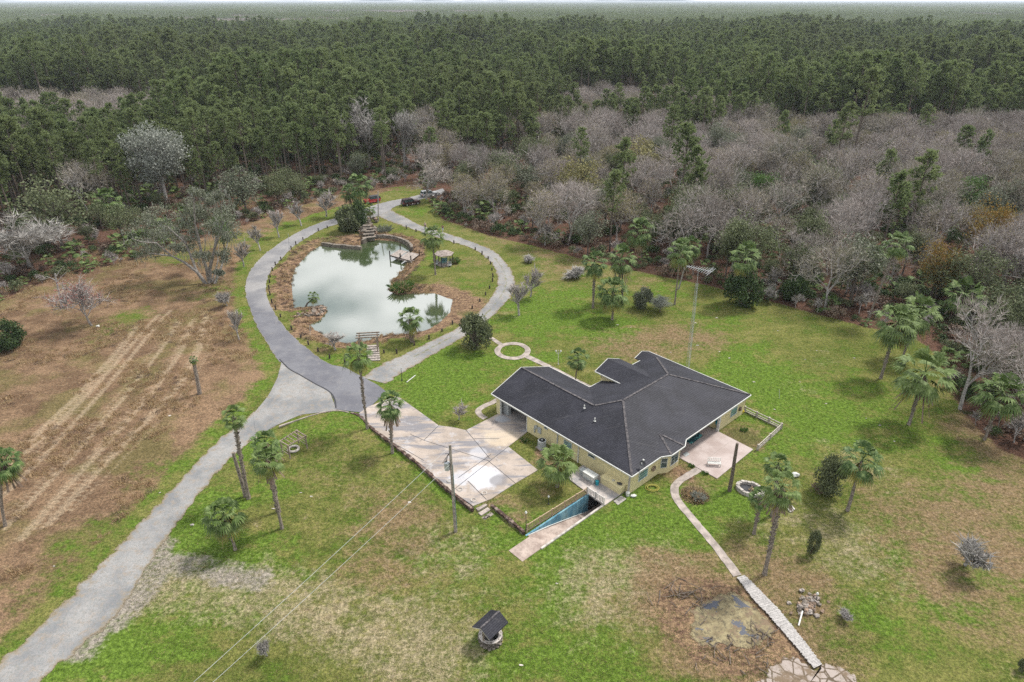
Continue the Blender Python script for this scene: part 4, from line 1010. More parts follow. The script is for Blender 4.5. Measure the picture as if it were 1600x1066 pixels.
solo(mb, 'yellow_plant_pot', 'yellow_plastic', p, 'bright yellow potted plant in the garden corner by the house wall', 'flower pot')
# yellow coiled hose, pails
p = at(*z3(790, 712)); mb = MB(); pts = []
for k in range(90): a_ = k * .35; r_ = .55 - .12 * math.sin(k * .11) + .05 * random.random(); pts.append(p + Vector((r_ * math.cos(a_) * 1.15, r_ * math.sin(a_) * .9, .05 + .0015 * k + .02 * random.random())))
mb.tube(pts, .028, 5); simple('hose_yellow', (.32, .29, .06), .6, .1); solo(mb, 'garden_hose', 'hose_yellow', p, 'yellow garden hose coiled on the grass below the right wall', 'hose')
for k, (x, y, lb_) in enumerate([(672, 745, 'white pail standing at the front corner of the house'), (700, 750, 'white bag lying on the grass next to the corner pail')]):
    p = at(*z3(x, y)); mb = MB()
    if k == 0: mb.cyl(p, .2, .45, 10, .24)
    else: mb.blob(p + Vector((0, 0, .12)), .3, 3, .4, sq=(1.2, .8, .5))
    solo(mb, 'pail' if k == 0 else 'plastic_bag', 'white_paint', p, lb_, 'pail' if k == 0 else 'bag')

# ------------------------------------------------------------------ tree meshes
def rv(r): return Vector((r.gauss(0, 1), r.gauss(0, 1), r.gauss(0, 1))).normalized()
def pine(seed, H, cr_, crown0=.42, tufts=330, tuft=.62, tri=7, tw=.14):
    "returns (trunk MB, crown MB)"
    r = random.Random(seed); tr = MB(); cw = MB()
    lean = Vector((r.uniform(-.5, .5), r.uniform(-.5, .5), 0))
    ax = lambda z: lean * (z / H) ** 2
    n = 6
    tr.tube([ax(H * k / n) + Vector((0, 0, H * k / n)) for k in range(n + 1)], [.24 * (1 - k / n) ** .8 * (H / 18) + .03 for k in range(n + 1)], 6)
    nb_ = int(tufts / 8)
    for b in range(nb_):
        u = r.random() ** .8; z = H * (crown0 + (1 - crown0) * u); ang = r.uniform(0, 6.283)
        prof = cr_ * (math.sin(math.pi * min(1, (.12 + u * .88)) ** .9) ** .7 * .85 + .15) * r.uniform(.65, 1.15)
        if u > .96: prof *= .4
        d = Vector((math.cos(ang), math.sin(ang), r.uniform(.05, .55) + .3 * u)).normalized()
        base = ax(z) + Vector((0, 0, z - .3)); tip = base + d * prof
        tr.tube([base, base.lerp(tip, .6) + Vector((0, 0, -.15)), tip], [.055, .035, .015], 3, cap=False)
        for k in range(8):
            q = base.lerp(tip, r.uniform(.35, 1.05)) + rv(r) * r.uniform(.1, .75)
            td = (d + rv(r) * .8 + Vector((0, 0, .5))).normalized()
            for j in range(tri):
                e = (td + rv(r) * .85).normalized(); s = e.cross(rv(r)).normalized() * tw; L = tuft * r.uniform(.6, 1.1)
                cw.add([q - s, q + s, q + e * L], [(0, 1, 2)])
    return tr, cw
def leafcloud(cw, r, c, rad, n, size, sq=(1, 1, .8), shell=.5):
    for _ in range(n):
        d = rv(r); k = (shell + (1 - shell) * r.random()) if r.random() < .8 else r.random()
        p = Vector(c) + Vector((d.x * sq[0], d.y * sq[1], d.z * sq[2])) * rad * k
        a = (rv(r) + d * .6).normalized(); b = a.cross(rv(r)).normalized(); e = a.cross(b); s = size * r.uniform(.6, 1.3)
        cw.add([p - b * s * .55, p + e * s * .5, p + b * s * .55, p - e * s * .4], [(0, 1, 2, 3)])
def branches(seed, H, spread, levels=4, kids=(5, 4, 4, 4), r0=.22, up=.35, first=.3, seg_l=None, wob=.25):
    "recursive skeleton: list of (p0, p1, r0, r1, level)"
    r = random.Random(seed); segs = []; tips = []
    def grow(p, d, L, rad, lv):
        n = 3 if lv < 2 else 2; q = p; pts = [p]
        for k in range(n):
            d = (d + rv(r) * wob + Vector((0, 0, .06 if lv else .0))).normalized(); q2 = q + d * (L / n)
            segs.append((q, q2, rad * (1 - .5 * k / n), rad * (1 - .5 * (k + 1) / n), lv)); q = q2; pts.append(q)
        if lv >= levels: tips.append((q, d)); return
        for c in range(kids[min(lv, len(kids) - 1)]):
            u = r.uniform(.35, 1) if c else 1.0
            i = min(int(u * n), n - 1); b = pts[i].lerp(pts[i + 1], u * n - i) if u < 1 else pts[-1]
            nd = (d * .55 + rv(r) * spread + Vector((0, 0, up))).normalized()
            grow(b, nd, L * r.uniform(.5, .75), rad * .5, lv + 1)
    grow(Vector((0, 0, 0)), Vector((0, 0, 1)), H * first, r0, 0)
    return segs, tips
def bare(seed, H, spread=.75, levels=4, kids=(6, 5, 4, 4), r0=.2, leaf=0, leafsize=.2, spray=7, sw=.022, sl=.85, up=.35, first=.36, wob=.25):
    r = random.Random(seed + 50); segs, tips = branches(seed, H, spread, levels, kids, r0, up, first, wob=wob)
    zt = max(s[1].z for s in segs) + sl * .7; k = H / zt
    tr = MB(); cw = MB(); lf = MB()
    for a, b, ra, rb, lv in segs:
        if lv <= 3: tr.tube([a * k, b * k], [max(ra, .045), max(rb, .03)], 5 if lv == 0 else 3, cap=False)
        else:
            a, b = a * k, b * k; s = (b - a).cross(rv(r)).normalized() * max(ra, .028); cw.add([a - s, a + s, b], [(0, 1, 2)])
    for t_, d in tips:
        t_ = t_ * k
        for _ in range(spray):
            e = (d + rv(r) * .75 + Vector((0, 0, .15))).normalized(); s = e.cross(rv(r)).normalized() * sw; L = sl * r.uniform(.5, 1.2); o = t_ - d * r.uniform(0, .5)
            cw.add([o - s, o + s, o + e * L], [(0, 1, 2)])
            if leaf and r.random() < leaf:
                p = o + e * L * r.uniform(.3, 1); a = rv(r); b = a.cross(rv(r)).normalized(); z_ = leafsize * r.uniform(.6, 1.3)
                lf.add([p - a * z_ * .5, p + b * z_ * .5, p + a * z_ * .5], [(0, 1, 2)])
    return tr, cw, lf
def leafy(seed, H, W_, nclump=26, per=70, size=.26, crown0=.25, r0=.18, sq=.8):
    "broadleaf tree: trunk with limbs to clumps of leaves"
    r = random.Random(seed); tr = MB(); cw = MB(); zc = H * (crown0 + (1 - crown0) * .5); hz_ = H * (1 - crown0) * .5
    tr.tube([(0, 0, -.1), (.05, .02, H * crown0), (0, .05, zc)], [r0, r0 * .8, r0 * .45], 6)
    for i in range(nclump):
        d = rv(r); k = r.uniform(.35, .95); c = Vector((d.x * W_ * .5 * k, d.y * W_ * .5 * k, zc + d.z * hz_ * k * .95))
        rad = r.uniform(.16, .30) * min(W_, hz_ * 2); tr.tube([(0, 0, min(zc * .9, c.z * .6)), (Vector((0, 0, zc * .7)).lerp(c, .5)), c], [r0 * .4, r0 * .2, .02], 3, cap=False)
        leafcloud(cw, r, c, rad, per, size, (1, 1, sq))
    return tr, cw
def palm_crown(seed, n=30, R_=1.0, droop=1.0, dead=.22, seg=11):
    "fan palm crown of unit-ish radius about its bud; tint attribute: 0 green, 1 brown"
    r = random.Random(seed); mb = MB(); tint = []
    for i in range(n):
        u = i / (n - 1)                       # 0 = oldest, hanging; 1 = newest, upright
        ang = i * 2.39996 + r.uniform(-.25, .25); el = -1.05 + 2.35 * u ** 1.1 + r.uniform(-.15, .15)
        tn = max(0, 1 - u / dead) * r.uniform(.6, 1) if u < dead else max(0, .25 - u) * r.random()
        h = Vector((math.cos(ang), math.sin(ang), 0)); d = (h * math.cos(el) + Vector((0, 0, math.sin(el))))
        L = R_ * r.uniform(.46, .74); p0 = Vector((0, 0, .1 * u)); p1 = p0 + d * L - Vector((0, 0, .05))
        side = h.cross(Vector((0, 0, 1)))
        nf0 = len(mb.f); w = .022 * R_; mb.add([p0 - side * w, p0 + side * w, p1 + side * w * .5, p1 - side * w * .5], [(0, 1, 2, 3)])
        nrm = side.cross(d).normalized()
        for s in range(seg):
            a = (s / (seg - 1) - .5) * 2.5; fd = (d * math.cos(a) + side * math.sin(a)).normalized()
            l = R_ * (.66 - .2 * abs(a / 1.5) ** 2) * r.uniform(.85, 1.1)
            w = R_ * .05; sd_ = fd.cross(nrm).normalized() * w
            m_ = p1 + fd * l * .55 - Vector((0, 0, .03 * droop)) - nrm * .03 * R_; e = p1 + fd * l * (.90) - Vector((0, 0, l * (.34 + .22 * (1 - u)) * droop))
            mb.add([p1, m_ - sd_, m_ + sd_, e], [(0, 1, 2), (1, 3, 2)])
        tint += [tn] * (len(mb.f) - nf0)
    return mb, tint
def mesh_tinted(mb, tint, name, mat):
    me = mb.mesh(name, mat); a_ = me.attributes.new('tint', 'FLOAT', 'FACE'); a_.data.foreach_set('value', tint); return me

# ---- shared meshes
EDGEOAK = []
for k in range(4):
    tr, cw = leafy(k + 140, [11, 12, 10, 11.5][k], [7.5, 8, 7, 6.5][k], 34, 105, .24, .3, .2)
    EDGEOAK.append((tr.mesh('oak_trunk', 'bark'), cw.mesh('oak_crown', ['moss_leaves', 'oak_leaves', 'moss_leaves', 'oak_leaves'][k]), 9))
PINES = []
for k in range(6):
    H_ = [19, 22, 17, 20.5, 23, 15.5][k]; tr, cw = pine(k + 1, H_, [2.9, 3.1, 2.6, 3.4, 3.0, 2.5][k], [.5, .55, .42, .52, .6, .4][k], [330, 360, 300, 400, 350, 280][k], .72, 7, .17)
    PINES.append((tr.mesh('pine_trunk', 'bark'), cw.mesh('pine_crown', 'pine_needles'), H_, tr, cw))
BARES = []
for k in range(6):
    H_ = [12, 13, 11, 12.5, 10, 13.5][k]; lf_ = [0, 0, .35, 0, .9, .12][k]
    tr, cw, lf = bare(k + 20, H_, .8, 4, (6, 4, 4, 3), .2, leaf=lf_, leafsize=.24, spray=5, sw=.026)
    r = random.Random(k + 300); cz_ = H_ * .64; lobes = [Vector((0, 0, cz_))] + [Vector((r.uniform(-2, 2), r.uniform(-2, 2), cz_ + r.uniform(-1.2, .8))) for _ in range(4)]
    for _ in range(1500):
        d = rv(r); c_ = lobes[r.randrange(5)]; rad = (2.6, 2.6, 3.0)
        if d.z < -.35: continue
        kk = r.uniform(.72, 1.0); p_ = c_ + Vector((d.x * rad[0], d.y * rad[1], d.z * rad[2])) * kk * H_ / 12
        e_ = (d + rv(r) * .6 + Vector((0, 0, .25))).normalized(); s_ = e_.cross(rv(r)).normalized() * .03; L_ = r.uniform(.5, 1.1)
        cw.add([p_ - s_, p_ + s_, p_ + e_ * L_], [(0, 1, 2)])
        if lf_ and r.random() < lf_ * 1.2: a = rv(r); b = a.cross(rv(r)).normalized(); q_ = p_ + e_ * L_ * .7; lf.add([q_ - a * .13, q_ + b * .13, q_ + a * .13], [(0, 1, 2)])
    if lf_:
        cw2 = MB(); cw2.v = list(cw.v); cw2.f = list(cw.f); cw2.mi = [0] * len(cw.f); cw2.m = 1; cw2.add(lf.v, lf.f); me = cw2.mesh('bare_crown', ['twigs', 'bud_leaves'])
        BARES.append((tr.mesh('bare_trunk', 'bark_grey'), me, H_, tr, cw2))
    else: BARES.append((tr.mesh('bare_trunk', 'bark_grey'), cw.mesh('bare_crown', 'twigs'), H_, tr, cw))
OAKS = []
for k in range(4):
    tr, cw = leafy(k + 40, [8, 9, 7, 6][k], [6.5, 7, 6, 5][k], 30, 80, .24)
    OAKS.append((tr.mesh('oak_trunk', 'bark'), cw.mesh('oak_crown', 'oak_leaves'), 8, tr, cw))
BUSH = []
for k in range(4):
    r = random.Random(k + 60); cw = MB()
    for i in range(9): d = rv(r); leafcloud(cw, r, (d.x * .7, d.y * .7, .55 + abs(d.z) * .5), .55, 55, .17)
    BUSH.append(cw)
PALMC = []
for k in range(5):
    mb, tn = palm_crown(k + 80, [32, 28, 35, 27, 30][k], 1.0, [1.1, .8, 1.4, 1.2, 1.0][k], [.2, .12, .3, .35, .2][k]); PALMC.append((mb, tn, mesh_tinted(mb, tn, 'palm_crown', 'palm_fronds')))

def joined(name, parts):
    "one mesh of several MBs with their own materials"
    o = MB(); mats = []
    for k, (mb, mat, src) in enumerate(parts):
        base = len(o.v); o.v += mb.v; o.f += [tuple(i + base for i in f) for f in mb.f]
        if src is None: o.mi += [len(mats)] * len(mb.f); mats.append(mat)
        else: o.mi += [len(mats) + i for i in mb.mi]; mats += list(mat)
    return o.mesh(name, mats)
# geometry-node scatter of unlinked source meshes (only for what nobody could count)
def scatter(name, meshes, pts, kind='stuff'):
    "pts: list of (x, y, z, rot, scale, idx)"
    src = bpy.data.collections.new(name + '_sources')
    for i, m_ in enumerate(meshes):
        o = bpy.data.objects.new('%s_source_%02d' % (name, i), m_); src.objects.link(o)
    me = bpy.data.meshes.new(name); n = len(pts); me.vertices.add(n); A = np.array(pts, np.float64)
    me.vertices.foreach_set('co', A[:, :3].astype(np.float32).ravel())
    a_ = me.attributes.new('rot', 'FLOAT_VECTOR', 'POINT'); rr = np.zeros((n, 3), np.float32); rr[:, 2] = A[:, 3]; a_.data.foreach_set('vector', rr.ravel())
    a_ = me.attributes.new('scl', 'FLOAT', 'POINT'); a_.data.foreach_set('value', A[:, 4].astype(np.float32))
    a_ = me.attributes.new('idx', 'INT', 'POINT'); a_.data.foreach_set('value', A[:, 5].astype(np.int32))
    ob = bpy.data.objects.new(name, me); COL.objects.link(ob); ob['kind'] = kind
    g = bpy.data.node_groups.new(name, 'GeometryNodeTree'); g.interface.new_socket('Geometry', in_out='INPUT', socket_type='NodeSocketGeometry'); g.interface.new_socket('Geometry', in_out='OUTPUT', socket_type='NodeSocketGeometry')
    N = g.nodes; L = g.links; gi = N.new('NodeGroupInput'); go = N.new('NodeGroupOutput'); ip = N.new('GeometryNodeInstanceOnPoints'); ci = N.new('GeometryNodeCollectionInfo')
    ci.inputs['Collection'].default_value = src; ci.inputs['Separate Children'].default_value = True; ci.inputs['Reset Children'].default_value = True
    def na_(nm, ty): q = N.new('GeometryNodeInputNamedAttribute'); q.data_type = ty; q.inputs['Name'].default_value = nm; return q.outputs['Attribute']
    er = N.new('FunctionNodeEulerToRotation'); L.new(na_('rot', 'FLOAT_VECTOR'), er.inputs[0])
    L.new(gi.outputs[0], ip.inputs['Points']); L.new(ci.outputs[0], ip.inputs['Instance']); ip.inputs['Pick Instance'].default_value = True
    L.new(na_('idx', 'INT'), ip.inputs['Instance Index']); L.new(er.outputs[0], ip.inputs['Rotation']); L.new(na_('scl', 'FLOAT'), ip.inputs['Scale']); L.new(ip.outputs[0], go.inputs[0])
    md = ob.modifiers.new('scatter', 'NODES'); md.node_group = g; return ob

# ------------------------------------------------------------------ where the woods stand
HARD_PX = [(672,318),(690,342),(765,368),(840,386),(910,405),(1000,425),(1100,445),(1187,466),(1280,492),(1356,512),(1420,520),(1470,560),(1500,640),(1560,700),(1700,760)]
EDGE = [W(p) for p in HARD_PX]
lw = [W(p) for p in [(-60,498),(0,468),(71,438),(171,413),(228,400),(320,368),(392,346),(455,322),(527,303),(575,296),(625,290)]]
def val(x, y, s, k=0): return mnoise.noise(Vector((x * s + k * 13.7, y * s - k * 5.1, k * 3.3)))
ROADGAP = [W(p) for p in [(650,305),(692,298),(760,285),(820,262)]]
def wood_zone(P):
    P = np.asarray(P, float)
    dR, _ = seg_dist(P, rpoly, True); iR = inside(P, rpoly); sR = np.where(iR, dR, -dR)
    dL, _ = seg_dist(P, lpoly, True); iL = inside(P, lpoly); sL = np.where(iL, dL, -dL)
    return sR, sL
rg = random.Random(11)
def scatter_pts(d0, d1, spacing, wid=.95, jit=.42, ymin=None):
    out = []; y = d0
    while y < d1:
        x = -wid * y - 12
        while x < wid * y + 12:
            out.append((x + rg.uniform(-jit, jit) * spacing, y + rg.uniform(-jit, jit) * spacing)); x += spacing
        y += spacing
    return out
cand = scatter_pts(55, 1000, 5.1)
C2 = np.array(cand); sR, sL = wood_zone(C2)
dG, _ = seg_dist(C2, ROADGAP)
back = C2[:, 1] > 232
PINL = [W(q) for q in [(-400,420),(-60,395),(60,352),(171,340),(262,318),(392,306),(470,298),(527,290),(600,283),(660,262),(400,60),(-500,60)]]; pin = inside(C2, PINL); mid_o = []
near_p, near_h = [], []
CLEAR = [(W(q), r_) for q, r_ in (((1452,470),5),((1530,410),5),((1500,640),5),((1568,470),4),((1405,478),3),((1356,502),3),((1487,502),4),((1003,405),3),((1083,430),3),((1508,345),4),((1180,330),4),((576,262),4),((632,262),4),((262,322),6),((55,425),6),((100,392),5),((174,350),4),((385,334),5),((905,330),5),((1000,290),5),((1100,300),4),((666,312),4))]
def blocked(x, y):
    for (hx_, hy_), r_ in CLEAR:
        f = y / hy_
        if f < 1.04 and hy_ - y < 17 and abs(x - hx_ * f) < r_: return True
    return False
for i, (x, y) in enumerate(cand):
    if dG[i] < 5.5 or blocked(x, y): continue
    r_in, l_in = sR[i] > 1.2, sL[i] > 2.0
    if not (r_in or l_in or back[i]): continue
    if -30 < x < -2 and y > 150 and y < 232 and not r_in and not l_in: continue
    u = rg.random()
    v = val(x, y, .018, 1)
    if r_in and sR[i] < (24 + max(x + 18, 0) * .95 + v * 26) and y < 262:
        near_h.append((x, y)) if u < .40 else (near_p.append((x, y)) if u > .965 else None)
    else:
        stand = val(x * .55, y, .013, 2)
        if stand > .20 and y > 245: 
            if u < .5: near_h.append((x, y))
        elif l_in or back[i] or r_in:
            if l_in and y < 232 and not pin[i]: 
                if u < .16: mid_o.append((x, y))
                continue
            (near_p.append((x, y)) if u < .93 else (near_h.append((x, y)) if u > .965 else None))
key = lambda p: p[0] ** 2 + p[1] ** 2
near_p.sort(key=key); near_h.sort(key=key)
def vis(p):
    # roughly inside the picture
    zc_ = p[1] * _cp + (CAMH - 10) * _sp; return abs(p[0] / zc_ * FPX) < 830
vp = [p for p in near_p if vis(p)]; vh = [p for p in near_h if vis(p)]
ind_p, ind_h = vp[:300], vh[:230]
sp_, sh_ = set(ind_p), set(ind_h)
rest_p = [p for p in near_p if p not in sp_]; rest_h = [p for p in near_h if p not in sh_]
def zone_of(p):
    if p[0] < -58: return 'in woods far left of the pond'
    if p[0] < -18: return 'in woods behind the pond'
    if p[0] < 40: return 'in woods beyond the loop road'
    return 'in woods right of the antenna'
hp = heights(ind_p); hh = heights(ind_h)
for k, p in enumerate(ind_p):
    m_ = PINES[rg.randrange(6)]; s = rg.uniform(.78, 1.25) * (1 + .45 * val(p[0], p[1], .02, 9)); zz = zone_of(p)
    t_ = thing('pine_tree', 'slender green pine among many alike ' + zz, 'pine tree', (p[0], p[1], hp[k]), rg.uniform(0, 6.28), 'pines ' + zz, s)
    link('trunk', m_[0], t_); link('crown', m_[1], t_)
for k, p in enumerate(ind_h):
    m_ = BARES[rg.choice([2, 4, 2, 4, 0, 3, 5] if p[0] + rg.uniform(-15, 15) < 38 else [0, 1, 3, 5, 1, 3, 2, 4])]; oakish = rg.random() < (.34 if p[1] < 150 else .2)
    if oakish: m_ = EDGEOAK[rg.randrange(4)]
    s = rg.uniform(.8, 1.25) * (1.12 if rg.random() < .2 else 1); zz = zone_of(p); bud = m_[2] in (11, 10)
    if p[1] > 130 and rg.random() < .0: pass
    t_ = thing('oak_tree', 'grey-green mossy oak among bare hardwoods ' + zz, 'oak tree', (p[0], p[1], hh[k]), rg.uniform(0, 6.28), 'mossy oaks ' + zz, s) if oakish else thing('bare_tree', ('grey-brown budding hardwood among bare trees ' if bud else 'leafless grey-brown hardwood among bare ones ') + zz, 'tree', (p[0], p[1], hh[k]), rg.uniform(0, 6.28), ('budding' if bud else 'bare') + ' hardwoods ' + zz, s)
    link('trunk', m_[0], t_); link('crown', m_[1], t_)
rgo = random.Random(31)
for k, p in enumerate(mid_o[:60]):
    m_ = OAKS[k % 4]; s = rgo.uniform(.55, .95)
    t_ = thing('oak_tree', 'low bushy oak in the scrub margin of the woods left of the pond', 'oak tree', (p[0], p[1], H1(*p)), rgo.uniform(0, 6.28), 'scrub oaks at the margin of the left woods', s); link('trunk', m_[0], t_); link('crown', m_[1], t_)
full = [joined('pine_whole', [(m_[3], 'bark', None), (m_[4], 'pine_needles', None)]) for m_ in PINES]
fullh = []
for m_ in BARES:
    if len(m_[4].mi) and max(m_[4].mi) == 1: fullh.append(joined('bare_whole', [(m_[3], 'bark_grey', None), (m_[4], ['twigs', 'bud_leaves'], 1)]))
    else: fullh.append(joined('bare_whole', [(m_[3], 'bark_grey', None), (m_[4], 'twigs', None)]))
hz_ = heights(rest_p); scatter('pine_forest', full, [(p[0], p[1], hz_[i], rg.uniform(0, 6.28), rg.uniform(.78, 1.25) * (1 + .5 * val(p[0], p[1], .02, 9)), rg.randrange(6)) for i, p in enumerate(rest_p)])
hz_ = heights(rest_h); scatter('hardwood_forest', fullh, [(p[0], p[1], hz_[i], rg.uniform(0, 6.28), rg.uniform(.85, 1.25), rg.randrange(6)) for i, p in enumerate(rest_h)])
# far woods: patches of simple trees
def patch(seed, size, n, hard=False, tri=90, ts=1.1):
    r = random.Random(seed); mb = MB()
    for _ in range(n):
        x, y = r.uniform(-size / 2, size / 2), r.uniform(-size / 2, size / 2); H_ = r.uniform(13, 19) if not hard else r.uniform(10, 13); R_ = r.uniform(1.8, 2.8) if not hard else r.uniform(2.5, 4)
        mb.m = 1; mb.beam((x, y, 0), (x, y, H_ * .9), .3)
        mb.m = 0
        for k in range(tri):
            d = rv(r); u = r.random(); z = H_ * (.45 + .55 * u) if not hard else H_ * (.35 + .65 * u); q = Vector((x + d.x * R_ * math.sin(math.pi * min(.98, u * .85 + .13)), y + d.y * R_ * math.sin(math.pi * min(.98, u * .85 + .13)), z))
            a = rv(r) * ts * .5; b = a.cross(rv(r)).normalized() * ts * (.35 if not hard else .12); mb.add([q - a, q + b, q + a + Vector((0, 0, .3))], [(0, 1, 2)])
    return mb.mesh('woods_patch', ['twigs', 'bark_grey'] if hard else ['pine_needles', 'bark'])
pm1 = [patch(k, 26, 30, False, 190, 1.0) for k in range(4)]; pmh = [patch(k + 9, 26, 26, True, 110, 1.2) for k in range(3)]
far1 = scatter_pts(1002, 2500, 25.5, .88); 
scatter('far_woods', pm1 + pmh, [(x, y, 0, rg.randrange(4) * math.pi / 2 + rg.uniform(-.2, .2), rg.uniform(.9, 1.1) * (1.02 + .5 * val(x, y, .008, 9)), (rg.randrange(4) if val(x * .5, y, .005, 5) < .17 else 4 + rg.randrange(3))) for x, y in far1])
pm2 = [patch(k + 30, 85, 170, False, 34, 2.0) for k in range(3)]; pmh2 = [patch(k + 39, 85, 150, True, 44, 2.2) for k in range(2)]
far2 = scatter_pts(2540, 6500, 80, .86); far3 = scatter_pts(6600, 22000, 190, .84); pm3 = [patch(k + 60, 200, 260, False, 8, 6.0) for k in range(2)]
scatter('skyline_woods', pm3, [(x, y, 0, rg.randrange(4) * math.pi / 2, rg.uniform(.9, 1.3), rg.randrange(2)) for x, y in far3])
scatter('horizon_woods', pm2 + pmh2, [(x, y, 0, rg.randrange(4) * math.pi / 2, rg.uniform(.85, 1.25), (rg.randrange(3) if val(x * .5, y, .0016, 7) < .16 else 3 + rg.randrange(2))) for x, y in far2])

# undergrowth along and inside the woods
BM = {'green': [], 'dry': [], 'dark': []}
bmesh_green = [b.mesh('bush', 'oak_leaves') for b in BUSH]; bmesh_dark = [b.mesh('bush', 'dark_leaves') for b in BUSH]; bmesh_dry = [b.mesh('bush', 'dry_brush') for b in BUSH]
twm = []
for k in range(3):
    tr, cw, lf = bare(k + 70, 3.2, 1.0, 3, (6, 5, 4), .06, spray=5, sw=.018, sl=.5, first=.2)
    twm.append(joined('brush', [(tr, 'bark_grey', None), (cw, 'twigs', None)]))
palmetto = []
for k in range(2):
    mb, tn = palm_crown(k + 95, 16, 1.3, .7, .1, 11); mb.v = [(v[0], v[1], v[2] + .7) for v in mb.v]; palmetto.append(mesh_tinted(mb, tn, 'palmetto', 'palm_fronds'))
oakw = [joined('oak_whole', [(m_[3], 'bark', None), (m_[4], 'oak_leaves', None)]) for m_ in OAKS[:2]]
us = bmesh_green + bmesh_dark + bmesh_dry + twm + palmetto + oakw      # 4+4+4+3+2
up_ = []
cu = scatter_pts(58, 330, 2.6); CU = np.array(cu); sR, sL = wood_zone(CU); dG, _ = seg_dist(CU, ROADGAP); hu = heights(CU)
for i, (x, y) in enumerate(cu):
    s = max(sR[i], sL[i]); 
    if dG[i] < 5 or (s < -.3 and y < 235): continue
    u = rg.random(); edge = s < 6
    if not edge and y > 120 and u < .45: continue
    w_ = rg.random()
    if edge:
        ix = rg.choice([0, 1, 2, 3, 4, 5, 6, 7, 12, 13, 14, 12, 13, 8, 9, 15, 16]); sc_ = rg.uniform(.6, 1.9) if sR[i] > 0 else rg.uniform(.5, 1.7)
    else:
        ix = rg.choice([8, 9, 10, 11, 12, 4, 6, 7, 13, 5, 0, 2, 5, 15, 16]); sc_ = rg.uniform(.8, 2.0)
    if ix >= 12 and ix < 15: sc_ *= rg.uniform(.5, .95)
    if not edge and rg.random() < .045: ix = 17 + rg.randrange(2); sc_ = rg.uniform(.6, 1.1)
    up_.append((x, y, hu[i], rg.uniform(0, 6.28), sc_, ix))
scatter('undergrowth', us, up_)
# dry grass clumps in the field and on the pond bank, short grass tufts on the lawn
z6pts = [z6(*q) for q in [(235,770),(310,690),(440,670),(520,720),(612,835),(490,915),(300,905)]]
def tuftmesh(seed, n, h, w, spread):
    r = random.Random(seed); mb = MB()
    for _ in range(n):
        b = Vector((r.gauss(0, spread), r.gauss(0, spread), 0)); e = (Vector((0, 0, 1)) + rv(r) * .7).normalized(); s = e.cross(rv(r)).normalized() * w
        mb.add([b - s, b + s, b + e * h * r.uniform(.5, 1.2)], [(0, 1, 2)])
    return mb
dryt = [tuftmesh(k, 60, .42, .05, .28).mesh('tuft', 'dry_grass') for k in range(3)] + [tuftmesh(k + 5, 50, .3, .04, .25).mesh('tuft', 'dry_brush') for k in range(2)]
cf = [(rg.uniform(-105, -15), rg.uniform(40, 190)) for _ in range(26000)]; CF = np.array(cf)
d1, _ = seg_dist(CF, fpoly, True); i1 = inside(CF, fpoly); dpz, _ = seg_dist(CF, POND, True); ipz = inside(CF, POND); hz_ = heights(CF)
pts = []
for i, (x, y) in enumerate(cf):
    dens = val(x, y, .12, 3) + .5 * val(x, y, .5, 4)
    onf = i1[i] and d1[i] > 1.5 and dens > .02 and val(x, y, .02, 6) > -.15
    onb = (not ipz[i]) and dpz[i] < 3.4 and rg.random() < .9
    if onf and not onb: pts.append((x, y, hz_[i] - .03, rg.uniform(0, 6.28), rg.uniform(.35, 1.0), rg.choice([0, 1, 2, 0, 3])))
    elif onb: pts.append((x, y, hz_[i] - .03, rg.uniform(0, 6.28), rg.uniform(.4, 1.1), rg.choice([0, 3, 4, 3, 4, 2])))
scatter('dry_grass', dryt, pts)

lt_ = [tuftmesh(k + 11, 20, .09, .03, .22).mesh('tuft', 'lawn_tufts') for k in range(3)] + [tuftmesh(21, 18, .09, .03, .22).mesh('tuft', 'dry_grass')]
cl_ = []
while len(cl_) < 60000:
    y = 33 + 90 * rg.random() ** 1.2; x = rg.uniform(-.85, .85) * y * .95
    cl_.append((x, y))
CL = np.array(cl_); d1, _ = seg_dist(CL, fpoly, True); i1 = inside(CL, fpoly); iw = inside(CL, rpoly) | inside(CL, lpoly); dpz, _ = seg_dist(CL, POND, True); ipz = inside(CL, POND)
hard_ = [[W(q) for q in DRV], [(p.x, p.y) for p in pq], [tuple(hw(a_, b_)[:2]) for a_, b_ in ((-1, -1), (22.3, -1), (22.3, 9.9), (15.9, 9.9), (15.9, 24), (-1, 24))], [tuple(hw(a_, b_)[:2]) for a_, b_ in ((.4, -15.6), (3.1, -15.6), (7, -3), (7, 0), (.4, 0))], [W(q) for q in z6pts]]
bad = i1 | iw | ipz | (dpz < 3.5)
for hpoly in hard_: bad |= inside(CL, hpoly)
for lf_, rt_ in ((gl_, gr_), (wl_o, wl_i), (el_o, el_i)): bad |= inside(CL, [W(q) for q in lf_] + [W(q) for q in rt_][::-1])
bad |= inside(CL, apw)
for ln, w_ in (([z3(*q) for q in [(1015,618),(960,650),(915,680),(895,715),(905,760),(950,820),(1010,890),(1060,950),(1110,1010),(1145,1058)]] + [(1153,900), (1280,1045)], .9), ([(821,556),(840,565),(870,580),(905,598),(928,609)], .7)):
    dd_, _ = seg_dist(CL, [W(q) for q in ln]); bad |= dd_ < w_
hz_ = heights(CL); pts = []
for i, (x, y) in enumerate(cl_):
    if bad[i] or rg.random() < .45: continue
    pts.append((x, y, hz_[i] - .02, rg.uniform(0, 6.28), rg.uniform(.5, 1.35), rg.choice([0, 1, 2, 0, 1, 3])))
scatter('grass', lt_, pts)

